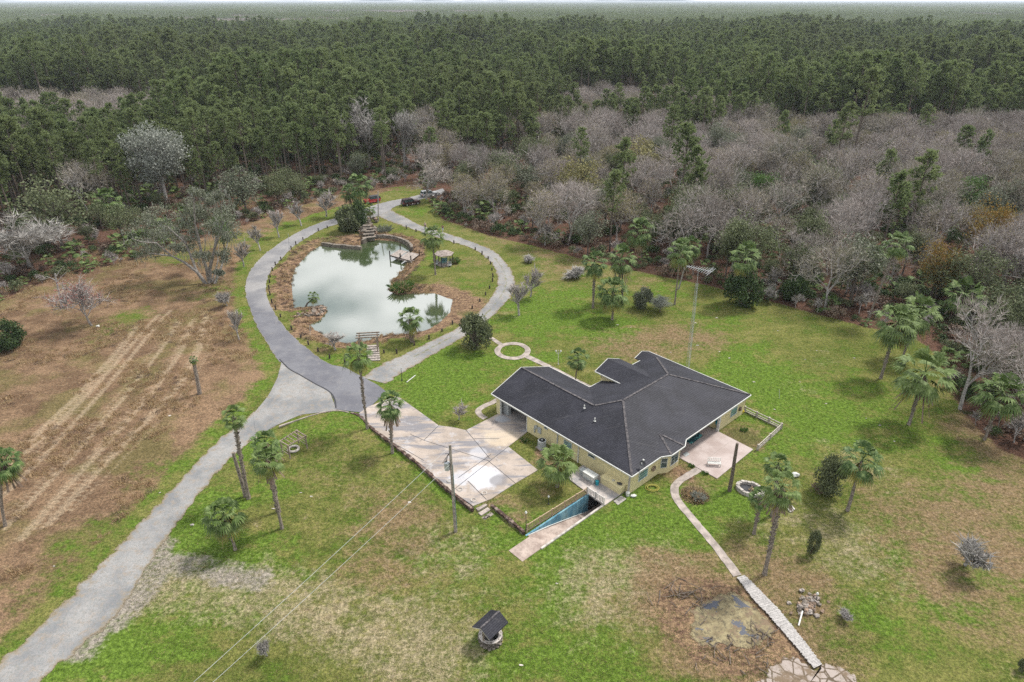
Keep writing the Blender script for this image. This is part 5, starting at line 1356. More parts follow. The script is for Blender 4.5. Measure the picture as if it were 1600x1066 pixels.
# ------------------------------------------------------------------ palms in the open
def palm(bx_, by_, cx_, cy_, wpx, label, variant=0, group=None, name='palm_tree', trunk_r=.17, boots=False, skirt=False, tint=None, base=None, bend=.12):
    b = base or G(bx_, by_); top = rise(b, cx_, cy_ ); s = wpx / ppm(top) / 2 * .98
    t_ = thing(name, label, 'palm tree', b, 0, group)
    tp = top - b; tr = MB(); n = 9; pts = []; rr = random.Random(int(bx_ * 7 + by_))
    sag = Vector((tp.x, tp.y, 0)) * bend
    for k in range(n + 1):
        u = k / n; pts.append(tp * u - sag * math.sin(u * math.pi) + Vector((rr.uniform(-.02, .02), rr.uniform(-.02, .02), 0)))
    rad = [trunk_r * (1.35 if k == 0 else 1.0 + .08 * rr.uniform(-1, 1)) * (1.0 - .18 * k / n) for k in range(n + 1)]
    pts[0] = Vector((0, 0, -.15)); tr.tube(pts, rad, 8)
    if boots:
        for k in range(int(tp.length * 16)):
            u = rr.uniform(.25, .97); c = tp * u - sag * math.sin(u * math.pi); a = rr.uniform(0, 6.28); h = Vector((math.cos(a), math.sin(a), .9)).normalized(); p = c + Vector((h.x, h.y, 0)) * trunk_r * .8
            tr.tube([p, p + h * .26], [.06, .03], 3)
    tr.build('trunk', 'palm_bark', t_)
    c_ = link('crown', PALMC[variant % 5][2], t_, tp, rr.uniform(0, 6.28), s)
    if skirt:
        sk = MB(); r2 = random.Random(5 + int(bx_))
        for k in range(26):
            a = r2.uniform(0, 6.28); h = Vector((math.cos(a), math.sin(a), 0)); p = tp + h * .18 - Vector((0, 0, r2.uniform(0, .4)))
            e = p + h * r2.uniform(.3, .9) * s - Vector((0, 0, r2.uniform(.8, 1.8) * s)); w_ = h.cross(Vector((0, 0, 1))) * .1; sk.add([p - w_ * .4, p + w_ * .4, e + w_, e - w_], [(0, 1, 2, 3)])
        sk.build('dead_fronds', 'dry_brush', t_)
    return t_
PALMS = [
 (574,670,560,556,46,'tall slim palm with yellowish crown at the asphalt end of the driveway',3,0,0),
 (613,708,609,632,44,'shaggy trunked shorter palm beside the brick wall of the driveway',0,1,0),
 (388.6,779,365,651,38,'tall thin palm next to the crownless palm snag by the gravel drive',1,0,0),
 (440.6,826,416,717,50,'leaning palm with moss-hung rough trunk in the lower lawn',3,1,1),
 (436,800,414,692,46,'palm half hidden right behind the leaning moss-hung palm',0,0,0),
 (367.6,859,350,805,60,'short stout leaning palm with full crown nearest the gravel drive',2,1,0),
 (870.6,761,872,722,62,'broad palm on the small lawn in front of the house wall',4,1,0),
 (643.3,534.7,641,498,40,'palm on the near bank of the pond right of the wooden arbor',4,0,0),
 (680.5,429.6,675,369,37,'palm beside the pond gazebo',2,0,0),
 (567,341,561,289,38,'tallest palm on the rock mound at the far end of the pond',0,0,0),
 (552,338,544,300,26,'lower palm left of the tallest palm on the rock mound',4,0,0),
 (578.7,343,577,326,20,'small yellowish palm between the rock mound and the red car',3,0,0),
 (926.4,481.3,929,410,40,'slim palm left in the group of three palms on the back lawn',0,0,0),
 (972,472,971.6,404,46,'rear palm in the group of three palms on the back lawn',1,0,0),
 (956.6,499.7,958.5,455,50,'front short palm with drooping crown in the group of three',2,0,0),
 (1054,476,1063.5,393,42,'yellowish palm beside the antenna mast with a hanging skirt of dead fronds',3,0,1),
 (1162,476,1164.7,401,50,'palm rising out of the big dark shrub at the edge of the woods',1,0,1),
 (1376,591.6,1403,505,66,'leaning palm left in the row of palms at the right edge of the lawn',0,1,0),
 (1409,561.5,1436,491,62,'palm partly hidden behind the leaning palm on the right lawn edge',4,0,0),
 (1420,663.5,1445,584,84,'large full-crowned palm before the budding tree on the right lawn edge',1,1,0),
 (1538,687.4,1566,615,72,'leaning palm farthest right at the edge of the lawn',4,0,0),
 (1324,798,1347,720,64,'palm with a pale trunk standing beside the reddish bush on the right lawn',3,0,0),
 (1194.7,897.4,1221.5,762,58,'tall leaning smooth-trunked palm with yellow-green crown near the boardwalk',3,0,0),
 (1178,834,1188,777,36,'short rough palm left of the tall leaning palm near the boardwalk',3,1,0),
 (1206,806,1215.6,727,42,'green palm behind the tall leaning palm and the stone ring',4,0,0),
 (8,822,4,722,50,'palm cut by the left edge of the picture beyond the gravel drive',2,0,0),
 (1356,502,1405,381,44,'tall leaning palm growing out of the woods behind the right lawn',4,0,0),
 (1335,473,1364,403,42,'dark palm under the bare trees behind the right lawn',0,0,0),
 (1487,502,1508,463,60,'broad palm at the foot of the amber cypress trees',1,0,0),
 (1003,405,1000.5,361,44,'blue-green palm in the woods above the group of three palms',0,0,0),
 (1083,430,1080,384,34,'dark palm in the woods behind the antenna mast top',0,0,0),
 (174.7,350,166,314,46,'dark palm at the edge of the left woods',0,0,0)]
for k, q in enumerate(PALMS):
    palm(*q[:5], q[5], q[6], boots=bool(q[7]) or k % 2 == 0, skirt=bool(q[8]) or k % 3 == 1, trunk_r=.15 + .05 * ((k * 7) % 5) / 4)

# ------------------------------------------------------------------ single trees and shrubs
def kind_meshes(trc, tm, cm): return (trc[0].mesh('trunk', tm), trc[1].mesh('crown', cm))
KM = {}
def km(kind):
    if kind in KM: return KM[kind]
    if kind in ('oak', 'silver', 'bright', 'dark', 'moss', 'amber', 'budleaf'):
        mat = dict(oak='oak_leaves', silver='silver_leaves', bright='bright_leaves', dark='dark_leaves', moss='moss_leaves', amber='amber_leaves', budleaf='bud_leaves')[kind]
        n, per, sz = dict(silver=(54, 210, .16), moss=(40, 90, .22), amber=(34, 80, .2)).get(kind, (32, 95, .22))
        tr, cw = leafy(hash_(kind), 8, 6, n, per, sz, .22 if kind != 'silver' else .3, .2, .75); KM[kind] = [(tr.mesh('trunk', 'bark_grey' if kind in ('silver', 'moss') else 'bark'), cw.mesh('crown', mat), 8.2, 6.6)]
        tr, cw = leafy(hash_(kind) + 5, 8, 6, n, per, sz, .2, .2, .7); KM[kind].append((tr.mesh('trunk', 'bark'), cw.mesh('crown', mat), 8.2, 6.6))
    elif kind == 'shrub' or kind == 'shrub_dark' or kind == 'shrub_grey':
        out = []
        for sd_ in (3, 4):
            r = random.Random(sd_ + len(kind)); cw = MB(); tr = MB()
            for i in range(26): d = rv(r); c = (d.x * 1.5, d.y * 1.5, 1.6 + d.z * 1.15); leafcloud(cw, r, c, .8, 170, .19); tr.tube([(0, 0, 0), (d.x * .5, d.y * .5, .8), c], [.07, .05, .02], 4)
            out.append((tr.mesh('trunk', 'bark'), cw.mesh('crown', {'shrub': 'oak_leaves', 'shrub_dark': 'dark_leaves', 'shrub_grey': 'moss_leaves'}[kind]), 3.5, 4.6))
        KM[kind] = out
    else:
        out = []
        for sd_ in (1, 2, 3):
            if kind == 'red': tr, cw, lf = bare(sd_ + 200, 7, .8, 4, (7, 5, 4, 3), .09, leaf=.8, leafsize=.14, spray=4, sw=.014, first=.16)
            elif kind == 'pale': tr, cw, lf = bare(sd_ + 210, 9, .8, 4, (6, 5, 4, 4), .16, spray=6, sw=.028, first=.3)
            elif kind == 'tallpale': tr, cw, lf = bare(sd_ + 220, 14, .5, 4, (8, 5, 4, 3), .2, spray=6, sw=.03, up=.5, first=.5, wob=.12)
            elif kind == 'sapling': tr, cw, lf = bare(sd_ + 230, 5, .5, 3, (6, 4, 4), .08, spray=6, sw=.018, sl=.6, up=.8, first=.3, wob=.15)
            elif kind == 'lowshrub': tr, cw, lf = bare(sd_ + 240, 2.6, .8, 3, (8, 5, 4), .05, spray=6, sw=.016, sl=.45, up=.5, first=.06)
            else: tr, cw, lf = bare(sd_ + 250, 11, .8, 4, (6, 5, 4, 4), .2, spray=6, sw=.026)
            zs_ = [v[2] for v in cw.v]; xs_ = sorted(abs(v[0]) for v in cw.v); wd = 2 * xs_[int(len(xs_) * .95)]
            if kind == 'red': c2 = MB(); c2.v = cw.v; c2.f = cw.f; c2.mi = [0] * len(cw.f); c2.m = 1; c2.add(lf.v, lf.f); cm_ = c2.mesh('crown', ['twigs', 'red_buds'])
            else: cm_ = cw.mesh('crown', {'pale': 'twigs_pale', 'tallpale': 'twigs_pale', 'lowshrub': 'twigs_pale'}.get(kind, 'twigs'))
            out.append((tr.mesh('trunk', 'bark_pale' if 'pale' in kind or kind == 'lowshrub' else 'bark_grey'), cm_, max(zs_), wd))
        KM[kind] = out
    return KM[kind]
def hash_(s): return sum(ord(c) * (i + 3) for i, c in enumerate(s)) % 997
HERO = [
 ('silver',(262,322),(258,190),104,'silvery moss-covered tree standing against the dark left pines'),
 ('pale',(55,425),(45,318),96,'pale wide-spreading leafless tree at the left edge of the woods'),
 ('oak',(100,392),(88,272),110,'dark rounded oak above the pale leafless tree at the left edge'),
 ('moss',(385,334),(383,258),70,'rounded light green tree at the forest edge right of the silvery tree'),
 ('oak',(436,322),(432,262),46,'dark green bushy tree at the forest edge between the light tree and the pond road'),
 ('tallpale',(576,262),(573,152),64,'tall reddish-grey leafless tree rising from the woods above the red car'),
 ('tallpale',(632,262),(628,165),46,'tall slim pale leafless tree right of the reddish-grey one behind the pond'),
 ('bare',(666,312),(652,232),74,'spreading leafless tree beside the parked white car'),
 ('red',(143,509),(136,424),70,'small multi-stemmed tree with red buds standing in the brown field'),
 ('shrub',(744,546),(744,487),62,'dense round green bush beside the loop road and the ring path'),
 ('shrub_grey',(1003,482),(1006,446),36,'small grey-green tree left of the silvery sapling on the back lawn'),
 ('silver',(1031,488),(1031,460),32,'small silvery tree on the back lawn near the antenna'),
 ('shrub_dark',(1158,478),(1158,418),70,'big dark evergreen shrub round the foot of a palm at the woods edge'),
 ('shrub',(1294,771),(1299,708),58,'loose green bush on the right lawn beside the pale-trunked palm'),
 ('lowshrub',(1508,884),(1522,826),66,'pale leafless shrub alone on the right lawn'),
 ('sapling',(829,464),(832,415),30,'thin leafless sapling nearest the loop road bend'),
 ('sapling',(811,493),(813,440),36,'leafless young tree between the loop road and the ring path'),
 ('shrub',(1266,867),(1273,826),24,'tiny shrub on the lawn right of the tall leaning palm'),
 ('sapling',(717,656),(717,628),22,'small brown sapling on the lawn beside the driveway'),
 ('sapling',(524,547),(525,521),36,'small dark-branched tree at the near left shore of the pond'),
 ('sapling',(407,392),(404,350),22,'leafless sapling by the left road, second from the big oak'),
 ('sapling',(381,417),(378,372),24,'leafless sapling by the left road, nearest the big oak'),
 ('sapling',(436,371),(434,326),26,'leafless sapling on the outer verge of the loop, third from the big oak'),
 ('sapling',(471,353),(469,312),24,'leafless sapling on the outer verge of the loop, fourth from the big oak'),
 ('sapling',(510,339),(509,296),30,'leafless sapling on the outer verge of the loop nearest the rock mound'),
 ('sapling',(374,532),(366,482),26,'thin shrub with a pale trunk in the field near the loop road'),
 ('lowshrub',(355,478),(354,448),28,'low twiggy shrub in the field under the big oak'),
 ('shrub_dark',(12,545),(10,498),64,'dark green bush cut by the left edge of the picture in the field'),
 ('shrub',(547,362),(546,316),46,'dark green bush on the left of the rock mound above the pond'),
 ('shrub_dark',(561,358),(557,306),34,'tall dark bush hugging the palms on the rock mound'),
 ('amber',(1452,470),(1440,362),70,'amber-brown cypress at the woods edge above the row of palms'),
 ('amber',(1530,410),(1538,296),80,'larger amber-brown cypress set back in the right woods'),
 ('bare',(1500,640),(1500,468),120,'pinkish-grey leafless tree beside the right lawn edge'),
 ('bare',(1568,470),(1570,345),130,'wide pinkish leafless tree at the right edge of the woods'),
 ('budleaf',(1100,300),(1100,250),60,'yellow-green budding tree among the bare treetops'),
 ('budleaf',(905,330),(905,243),80,'rounded yellow-green budding tree in the bare woods beyond the loop road'),
 ('budleaf',(1000,290),(1000,215),90,'broad yellow-green budding tree crown high in the bare woods'),
 ('bright',(1180,330),(1180,262),60,'bright green tree standing in the middle of the bare woods'),
 ('bright',(1508,345),(1508,272),70,'bright green pine-like tree above the amber cypress'),
 ('oak',(1200,440),(1205,400),40,'dark green shrubby oak on the woods edge right of the big evergreen shrub'),
 ('shrub_dark',(1236,470),(1236,425),46,'deep green bush on the edge of the woods right of the pinkish shrub'),
 ('lowshrub',(1200,470),(1201,441),28,'pinkish twiggy shrub at the woods edge beside the big evergreen shrub'),
 ('lowshrub',(896,432),(896,412),30,'brown twiggy shrub on the back lawn left of the group of three palms'),
 ('lowshrub',(825,410),(825,398),16,'small grey shrub on the verge outside the loop road bend'),
 ('lowshrub',(418,1025),(418,990),26,'small twiggy bush by the bottom edge of the lower lawn'),
 ('shrub',(1597,1050),(1597,1030),20,'small green shrub cut by the lower right corner'),
 ('oak',(470,312),(468,270),40,'small dark oak at the back edge of the pond meadow'),
 ('lowshrub',(1318,965),(1320,948),26,'tiny twiggy plant right of the rock pile by the boardwalk'),
 ('bright',(352,395),(280,330),40,'yellowish green leafy sapling behind the big oak'),
]
for k, (kd, b, tpx, w, lb) in enumerate(HERO):
    base = G(*b); top = rise(base, *tpx); Hh = max(top.z - base.z, .5); ms = km(kd); m_ = ms[k % len(ms)]
    nm = 'shrub' if 'shrub' in kd else {'sapling': 'sapling'}.get(kd, 'tree')
    sx = (w / ppm(rise(base, b[0], (b[1] + tpx[1]) / 2))) / m_[3]; sz = Hh / m_[2]
    t_ = thing(nm, lb, 'shrub' if nm == 'shrub' else 'tree', base, (k * 2.1) % 6.28, None, (sx, sx, sz))
    link('trunk', m_[0], t_); link('crown', m_[1], t_)
# dead fringe under the bush on the right lawn
r = random.Random(3); cw = MB(); p = G(1288, 768)
for i in range(5): leafcloud(cw, r, p + Vector((r.uniform(-.9, .9), r.uniform(-.6, .6), .5)), .5, 50, .2)
solo(cw, 'dead_brush', 'dry_brush', p, 'reddish-brown dead brush at the foot of the loose green bush', 'brush')
# the big moss-hung oak
ob = G(327, 443); oak = thing('oak_tree', 'huge crooked live oak hung with grey moss beside the field', 'tree', ob)
tr = MB(); cw = MB(); ms_ = MB(); r = random.Random(77)
def orise(x, y, dy=0.0):
    b = Vector((ob.x, ob.y + dy, 0)); return rise(b, x, y) - ob
limbs = [([(323,446),(308,425),(288,410),(268,400),(232,396)], .42, 0), ([(328,446),(328,420),(335,390),(338,370),(356,362)], .40, .5), ([(335,444),(345,420),(352,395),(358,370)], .3, 2), ([(326,430),(315,395),(305,350),(302,300)], .34, -.5),
 ([(308,425),(290,380),(262,355),(228,352)], .26, 1.5), ([(268,400),(245,380),(220,378),(205,372)], .2, -1), ([(335,390),(348,350),(345,320)], .22, -1.5), ([(332,440),(340,410),(342,380)], .16, 2.5), ([(325,440),(318,405),(322,370)], .16, -2)]
for pts, r0_, dy in limbs:
    P_ = [orise(x, y, dy * i) for i, (x, y) in enumerate(pts)]; pass
    tr.tube(P_, [r0_ * (1 - .75 * i / (len(P_) - 1)) for i in range(len(P_))], 6)
simple('oak_bark', (.23, .21, .19), .95, .4, 4); tr.build('trunk', 'oak_bark', oak)
clumps = [(232,392,3,.5),(215,372,3.2,0),(228,350,3,1),(250,340,3,-1),(262,362,3,1),(285,345,2.6,0),(300,325,2.4,1),(304,300,1.8,-1),(325,335,2.6,1.5),(345,322,2.6,0),(355,345,2.6,-1),(362,372,2.2,1),(345,300,1.8,.5),(332,362,2.4,-1.5),(310,370,2.4,1),(350,400,1.8,-1),(290,390,2,2),(315,400,1.8,-2),(340,425,1.3,-1),(275,385,1.6,-1),(240,372,2.4,2),(325,310,1.6,2)]
for x, y, rad, dy in clumps:
    c = orise(x, y, dy * 2.5); 
    for j in range(4):
        cc = c + rv(r) * rad * .55; leafcloud(cw, r, cc, rad * .57, 180, .25, (1, 1, .7)); tr2 = None
    for j in range(34):
        q = c + rv(r) * rad * r.uniform(.3, 1); L = r.uniform(.5, 1.6); s = Vector((r.uniform(-1, 1), r.uniform(-1, 1), 0)).normalized() * .06; ms_.add([q - s, q + s, q + s * .3 - Vector((0, 0, L)), q - s * .3 - Vector((0, 0, L))], [(0, 1, 2, 3)])
cw.build('crown', 'moss_leaves', oak)
ms_.build('hanging_moss', 'silver_leaves', oak)['kind'] = 'stuff'
# dead trunks
def snag(b, tpx, r0, label, name='palm_snag', mat='palm_bark', tuft=0, arms=()):
    base = G(*b); top = rise(base, *tpx); t_ = thing(name, label, 'dead tree', base); mb = MB(); v = top - base
    mb.tube([Vector((0, 0, -.1)), v * .35 + Vector((.03, 0, 0)), v * .7, v], [r0 * 1.2, r0, r0 * .95, r0 * .8], 8)
    for (u, x, y) in arms:
        e = rise(base, x, y) - base; mb.tube([v * u, (v * u + e) / 2 + Vector((0, 0, .1)), e], [r0 * .6, r0 * .35, .03], 5)
    mb.build('trunk', mat, t_)
    if tuft: link('crown', PALMC[3][2], t_, v, 0, tuft)
    return t_
snag((1139.7,767), (1152,693), .2, 'tall bare palm trunk without a crown standing at the patio corner', mat='bark')
snag((312,615.5), (302,562), .26, 'dead palm trunk with a few green fronds in the brown field', tuft=.55)
snag((384,776), (364,707), .2, 'crownless palm snag leaning against the tall thin palm', mat='palm_bark')
snag((97,482), (86,428), .16, 'grey broken snag left of the red-budded tree', mat='bark_grey', arms=((.8,72,432),(.9,100,415),(.75,104,425)))
snag((591,346), (590.7,299), .13, 'thin bare palm trunk on the rock mound right of the tallest palm', mat='bark_grey')
snag((1060,452), (1072,410), .14, 'pale bare leaning stem forming a V with the yellowish palm', mat='bark_pale')
# young feathery palm beside the entry, small leaning palm at the pond
palm(899, 597, 903, 560, 34, 'young feathery palm with brown stems beside the straight walk behind the house', 1, trunk_r=.1)
b0 = G(477.7, 479.4)
lp = thing('leaning_palm', 'tiny curved palm leaning over the pond from the rock spit', 'palm tree', b0); tp = rise(b0, 489.5, 464) - b0
mb = MB(); mb.tube([(0, 0, 0), Vector((tp.x * .25, 0, tp.z * .35)), Vector((tp.x * .7, 0, tp.z * .65)), tp], [.17, .14, .12, .11], 7); mb.build('trunk', 'bark', lp); link('crown', PALMC[3][2], lp, tp, 0, 1.0)

# ------------------------------------------------------------------ rocks, walls and plants of the pond
def rocks(lst, label, cat='rocks', name='rock_pile', mats=('rock_brown', 'stone'), group=None):
    c = G(lst[0][0], lst[0][1]); t_ = thing(name, label, cat, c, 0, group)
    for k, (x, y, r_, dz) in enumerate(lst):
        mb = MB(); p = G(x, y) - c; mb.blob((p.x, p.y, p.z + dz + r_ * .3), r_, k + len(lst), .35, 2, (1, .85, .7)); mb.build('rock', mats[k % len(mats)], t_)
    return t_
rr_ = random.Random(9)
rocks([(500 + rr_.uniform(-10, 11), 487 + rr_.uniform(-5.5, 5.5), rr_.uniform(.22, .5), rr_.uniform(-.1, .15)) for _ in range(34)] + [(475 + rr_.uniform(-12, 14), 492 + rr_.uniform(-2, 3), rr_.uniform(.2, .35), 0) for _ in range(12)], 'pile of brown rocks at the tip of the grassy spit in the pond')
rocks([(zp(600 + rr_.uniform(-60, 130), 640 + rr_.uniform(-70, 120))) + (rr_.uniform(.3, .75), rr_.uniform(.0, 1.1)) for _ in range(44)], 'stepped rock mound of a garden waterfall at the far end of the pond')
fall = thing('rock_waterfall', 'tiers of flat ledges stepping down the rock mound to the pond', 'waterfall', G(*zp(640, 745)))
for k, (x, y, z, w_) in enumerate([(620,612,1.9,1.8),(630,640,1.5,2.1),(640,668,1.1,2.4),(640,700,.7,2.6),(645,735,.3,3.0)]):
    mb = MB(); p = at(*zp(x, y), z); b_ = fall.location; mb.box(p - b_ - Vector((0, 0, .12)), (w_, .9, .22), .1 * k); mb.box(p - b_ - Vector((0, -.2, .55)), (w_ * .8, .5, .7), .05 * k); mb.build('ledge', 'stone', fall)
def pxs(f, l): return [f(*q) for q in l]
wall_line(pxs(zp, [(150,790),(250,802),(400,818),(560,832)]), .6, -1.2, -.05, 'stone', 'stone_wall', 'low dark stone wall along the left far shore of the pond', 'wall', jit=.1)
wall_line(pxs(zp, [(575,775),(640,740),(700,726),(780,722),(880,730),(980,757),(1050,792),(1082,825),(1088,850)]), .6, -1.2, .22, 'stone', 'stone_wall', 'curved dry-stone wall round the far right shore of the pond behind the dock', 'wall', jit=.1)
def grassclump(px, w, h, label, mats=('bright_leaves', 'dry_grass'), n=260, name='grass_clump'):
    p = G(*px); t_ = thing(name, label, 'plant', p); r = random.Random(int(px[0])); W_ = w / ppm(p) / 2
    for m_i, mt_ in enumerate(mats):
        mb = MB()
        for _ in range(n):
            a = r.uniform(0, 6.28); rad = W_ * r.random() ** .6 * .7; b = Vector((math.cos(a) * rad, math.sin(a) * rad, 0)); e = (Vector((math.cos(a), math.sin(a), 1.3)) + rv(r) * .5).normalized(); L = h * r.uniform(.5, 1.1) * (1 - .3 * m_i); s = e.cross(rv(r)).normalized() * .045
            mb.add([b - s, b + s, b + e * L * .6 + s * .7, b + e * L - Vector((0, 0, L * .25)) , b + e * L * .6 - s * .7], [(0, 1, 2, 3, 4)])
        mb.build('leaves' if m_i == 0 else 'dead_leaves', mt_, t_)
    return t_
grassclump((628, 453), 38, 2.3, 'large clump of yucca-like reeds on the point in the pond', n=420)
grassclump((710, 411), 16, 1.3, 'small green clump right of the pond gazebo')
grassclump(zp(420, 660), 34, 1.7, 'spiky fan-leaved clump below the bushes on the rock mound', ('dark_leaves', 'bright_leaves'))
grassclump(zp(800, 670), 30, 1.8, 'spiky grey-green agaves right of the waterfall', ('moss_leaves', 'silver_leaves'))
grassclump(z3(990, 745), 60, .42, 'dry tan ornamental grass bed beside the curved walk', ('dry_grass', 'dry_brush'), n=520)
grassclump(z3(1010, 760), 18, .9, 'pale dead tuft in the middle of the dry bed beside the walk', ('silver_leaves', 'dry_grass'))
grassclump(z3(975, 605), 10, .35, 'small green weed at the patio edge beside the walk', ('bright_leaves',), 90)
grassclump(z3(1040, 640), 12, .35, 'flat green weed at the near corner of the patio', ('bright_leaves',), 90)
grassclump(z3(1225, 435), 14, .5, 'leafy green plant in the fenced garden bed', ('bright_leaves',), 90)
grassclump(z2(1060, 610), 16, .5, 'small yellow-green plant beside the driveway near the garage', ('bright_leaves', 'dry_grass'), 90)
grassclump(zp(1540, 975), 12, .9, 'dark green shrublet beside the pond gazebo', ('dark_leaves',), 140)

# bollards round the loop
BOL = [(392,337),(312,382),(275,408),(250,432),(198,490),(168,515),(153,545),(142,577),(138,607),(135,640),(140,670),(150,712),(170,745),(195,785),(252,852),(300,893),(340,930),(390,965),(450,1000),(530,1022),(733,972),(800,975),(891,932),(968,900),(1035,860),(1090,822),(1192,742),(1232,705),(1262,670),(1282,637),(1298,600),(1300,575),(1295,542),(1287,510),(1275,482),(1243,460),(1208,437),(1097,402),(900,340),(850,325),(438,322)]
def make_bollard():
    t_ = thing('wooden_bollard', 'short dark wooden bollard in the row round the inside of the loop road', 'bollard', (0, 0, 0), 0, 'bollards round the pond')
    mb = MB(); mb.tube([(0, 0, -.1), (0, 0, .62)], [.14, .13], 8); mb.build('post', 'dark_wood', t_)
    mb = MB(); mb.tube([(0, 0, .62), (0, 0, .70)], [.15, .08], 8); mb.build('cap', 'dark_wood', t_); return t_
b0 = make_bollard()
def copy_tree(o):
    c = o.copy(); COL.objects.link(c)
    for ch in o.children:
        d = ch.copy(); COL.objects.link(d); d.parent = c
        for g_ in ch.children: e = g_.copy(); COL.objects.link(e); e.parent = d
    return c
for k, q in enumerate(BOL):
    o = b0 if k == 0 else copy_tree(b0); p = G(*z1(*q)); o.location = p; o.rotation_euler = (rr_.uniform(-.06, .06), rr_.uniform(-.06, .06), 0); s = rr_.uniform(.8, 1.25); o.scale = (1, 1, s)

# dock
dq = [at(*z1(x, y), .1) for x, y in [(765,462),(812,433),(918,457),(872,492)]]
dock = thing('wooden_dock', 'weathered wooden dock on posts at the far right shore of the pond', 'dock', Vector((dq[3].x, dq[3].y, 0)))
mb = MB(); n_ = 15; e0, e1 = dq[1] - dq[0], dq[2] - dq[3]
for k in range(n_):
    if k == 6: continue
    a, b = dq[0].lerp(dq[3], (k + .06) / n_), dq[0].lerp(dq[3], (k + .94) / n_); c, d = dq[1].lerp(dq[2], (k + .94) / n_), dq[1].lerp(dq[2], (k + .06) / n_)
    mb.slab([a, b, c, d], .06)
buildw(mb, 'planking', 'grey_wood', dock)
for k, (x, y) in enumerate([(763,462),(818,432),(818,476),(872,448),(873,488),(917,457)]):
    p = at(*z1(x, y), 0.1); mb = MB(); mb.tube([(p.x, p.y, -1.6), (p.x, p.y, 1.05 if k != 1 else 1.3)], [.13, .12], 7); buildw(mb, 'post', 'dark_wood', dock)
for a, b in ((0, 3), (1, 2)): mb = MB(); mb.beam(dq[a] - Vector((0, 0, .18)), dq[b] - Vector((0, 0, .18)), .12, .2); buildw(mb, 'joist', 'dark_wood', dock)
mb = MB()
for a, b in (((830,485),(880,500)), ((845,497),(890,490)), ((790,478),(850,492))): mb.beam(at(*z1(*a), -.25), at(*z1(*b), -.1), .22, .06)
solo(mb, 'loose_planks', 'grey_wood', at(*z1(850, 492), -.2), 'loose grey planks fallen at the landward edge of the dock', 'planks')
# gazebo
gb = G(694.5, 413); gz = thing('gazebo', 'small six-sided open gazebo with a brown shake roof by the pond', 'gazebo', gb)
Rg_ = 1.75; mb = MB(); hx = [(Rg_ * 1.2 * math.cos(k * math.pi / 3 + .3), Rg_ * 1.2 * math.sin(k * math.pi / 3 + .3)) for k in range(6)]
pts = [(x, y, 2.35) for x, y in hx] + [(0, 0, 3.05)] + [(x, y, 2.27) for x, y in hx]
mb.add(pts, [(k, (k + 1) % 6, 6) for k in range(6)] + [(7 + k, 7 + (k + 1) % 6, (k + 1) % 6, k) for k in range(6)] + [tuple(12 - k for k in range(6))]); mb.build('roof', 'roof_shake', gz)
for k in range(6):
    a = k * math.pi / 3 + .3; mb = MB(); mb.beam((Rg_ * math.cos(a), Rg_ * math.sin(a), 0), (Rg_ * math.cos(a), Rg_ * math.sin(a), 2.3), .13); mb.build('post', 'dark_wood', gz)
mb = MB(); mb.prism([(x * .85, y * .85) for x, y in hx], 0, .18); mb.build('floor', 'grey_wood', gz)
for k in (0, 1, 2, 4):
    a, b = k * math.pi / 3 + .3, (k + 1) * math.pi / 3 + .3; mb = MB()
    for z in (.45, .85): mb.beam((Rg_ * math.cos(a), Rg_ * math.sin(a), z), (Rg_ * math.cos(b), Rg_ * math.sin(b), z), .06)
    for j in range(1, 8): u = j / 8; x, y = Rg_ * (math.cos(a) * (1 - u) + math.cos(b) * u), Rg_ * (math.sin(a) * (1 - u) + math.sin(b) * u); mb.beam((x, y, .2), (x, y, .85), .04)
    mb.build('railing', 'grey_wood', gz)
mb = MB(); mb.box((gb.x - .1, gb.y - .1, .75), (1.3, .5, .08)); mb.box((gb.x - .1, gb.y + .15, 1.05), (1.3, .08, .6)); mb.box((gb.x - .1, gb.y - .3, .5), (1.3, .06, .5))
solo(mb, 'glider_bench', 'glass_teal', gb, 'pale blue-grey bench inside the pond gazebo', 'bench')
for k, (x, y) in enumerate([(682,415),(703,417)]):
    p = G(x, y); mb = MB(); mb.box(p + Vector((0, 0, .4)), (.6, .6, .06)); mb.box(p + Vector((0, .28, .75)), (.6, .06, .7))
    for i in (-.26, .26):
        for j in (-.26, .26): mb.beam(p + Vector((i, j, 0)), p + Vector((i, j, .4)), .05)
    solo(mb, 'garden_chair', 'pale_metal', p, ['grey garden chair on the grass left of the gazebo', 'grey garden chair on the grass right of the gazebo'][k], 'chair')
# arbor at the near shore
ab0 = G(577, 548); arb = thing('wooden_arbor', 'weathered wooden arbor with three cross beams at the near shore of the pond', 'arbor', ab0)
u = Vector((1, .12, 0)).normalized(); v_ = Vector((-.12, 1, 0))
for i in (-1.35, 1.35):
    for j in (-.75, .75):
        mb = MB(); mb.beam(u * i + v_ * j, u * i + v_ * j + Vector((0, 0, 2.6)), .15); mb.build('post', 'old_wood', arb)
for j in (-.8, 0, .8): mb = MB(); mb.beam(u * -1.75 + v_ * j + Vector((0, 0, 2.68)), u * 1.75 + v_ * j + Vector((0, 0, 2.68)), .13, .17); mb.build('cross_beam', 'old_wood', arb)
for i in (-1.35, 1.35): mb = MB(); mb.beam(u * i + v_ * -.95 + Vector((0, 0, 2.52)), u * i + v_ * .95 + Vector((0, 0, 2.52)), .12, .15); mb.build('side_beam', 'old_wood', arb)
for i in (-1.35, 1.35):
    for s in (-1,): mb = MB(); mb.beam(u * i + v_ * -.75 + Vector((0, 0, 1.9)), u * (i * .55) + v_ * -.75 + Vector((0, 0, 2.6)), .09); mb.build('brace', 'old_wood', arb)
mb = MB()
for k in range(7): p = at(584 - k * .3, 562 - k * 3.6, .12); mb.box((p.x, p.y, .1), (1.9, .52, .08), .1)
solo(mb, 'arbor_landing', 'grey_wood', at(584, 560), 'pale plank landing leading through the arbor to the water', 'landing')
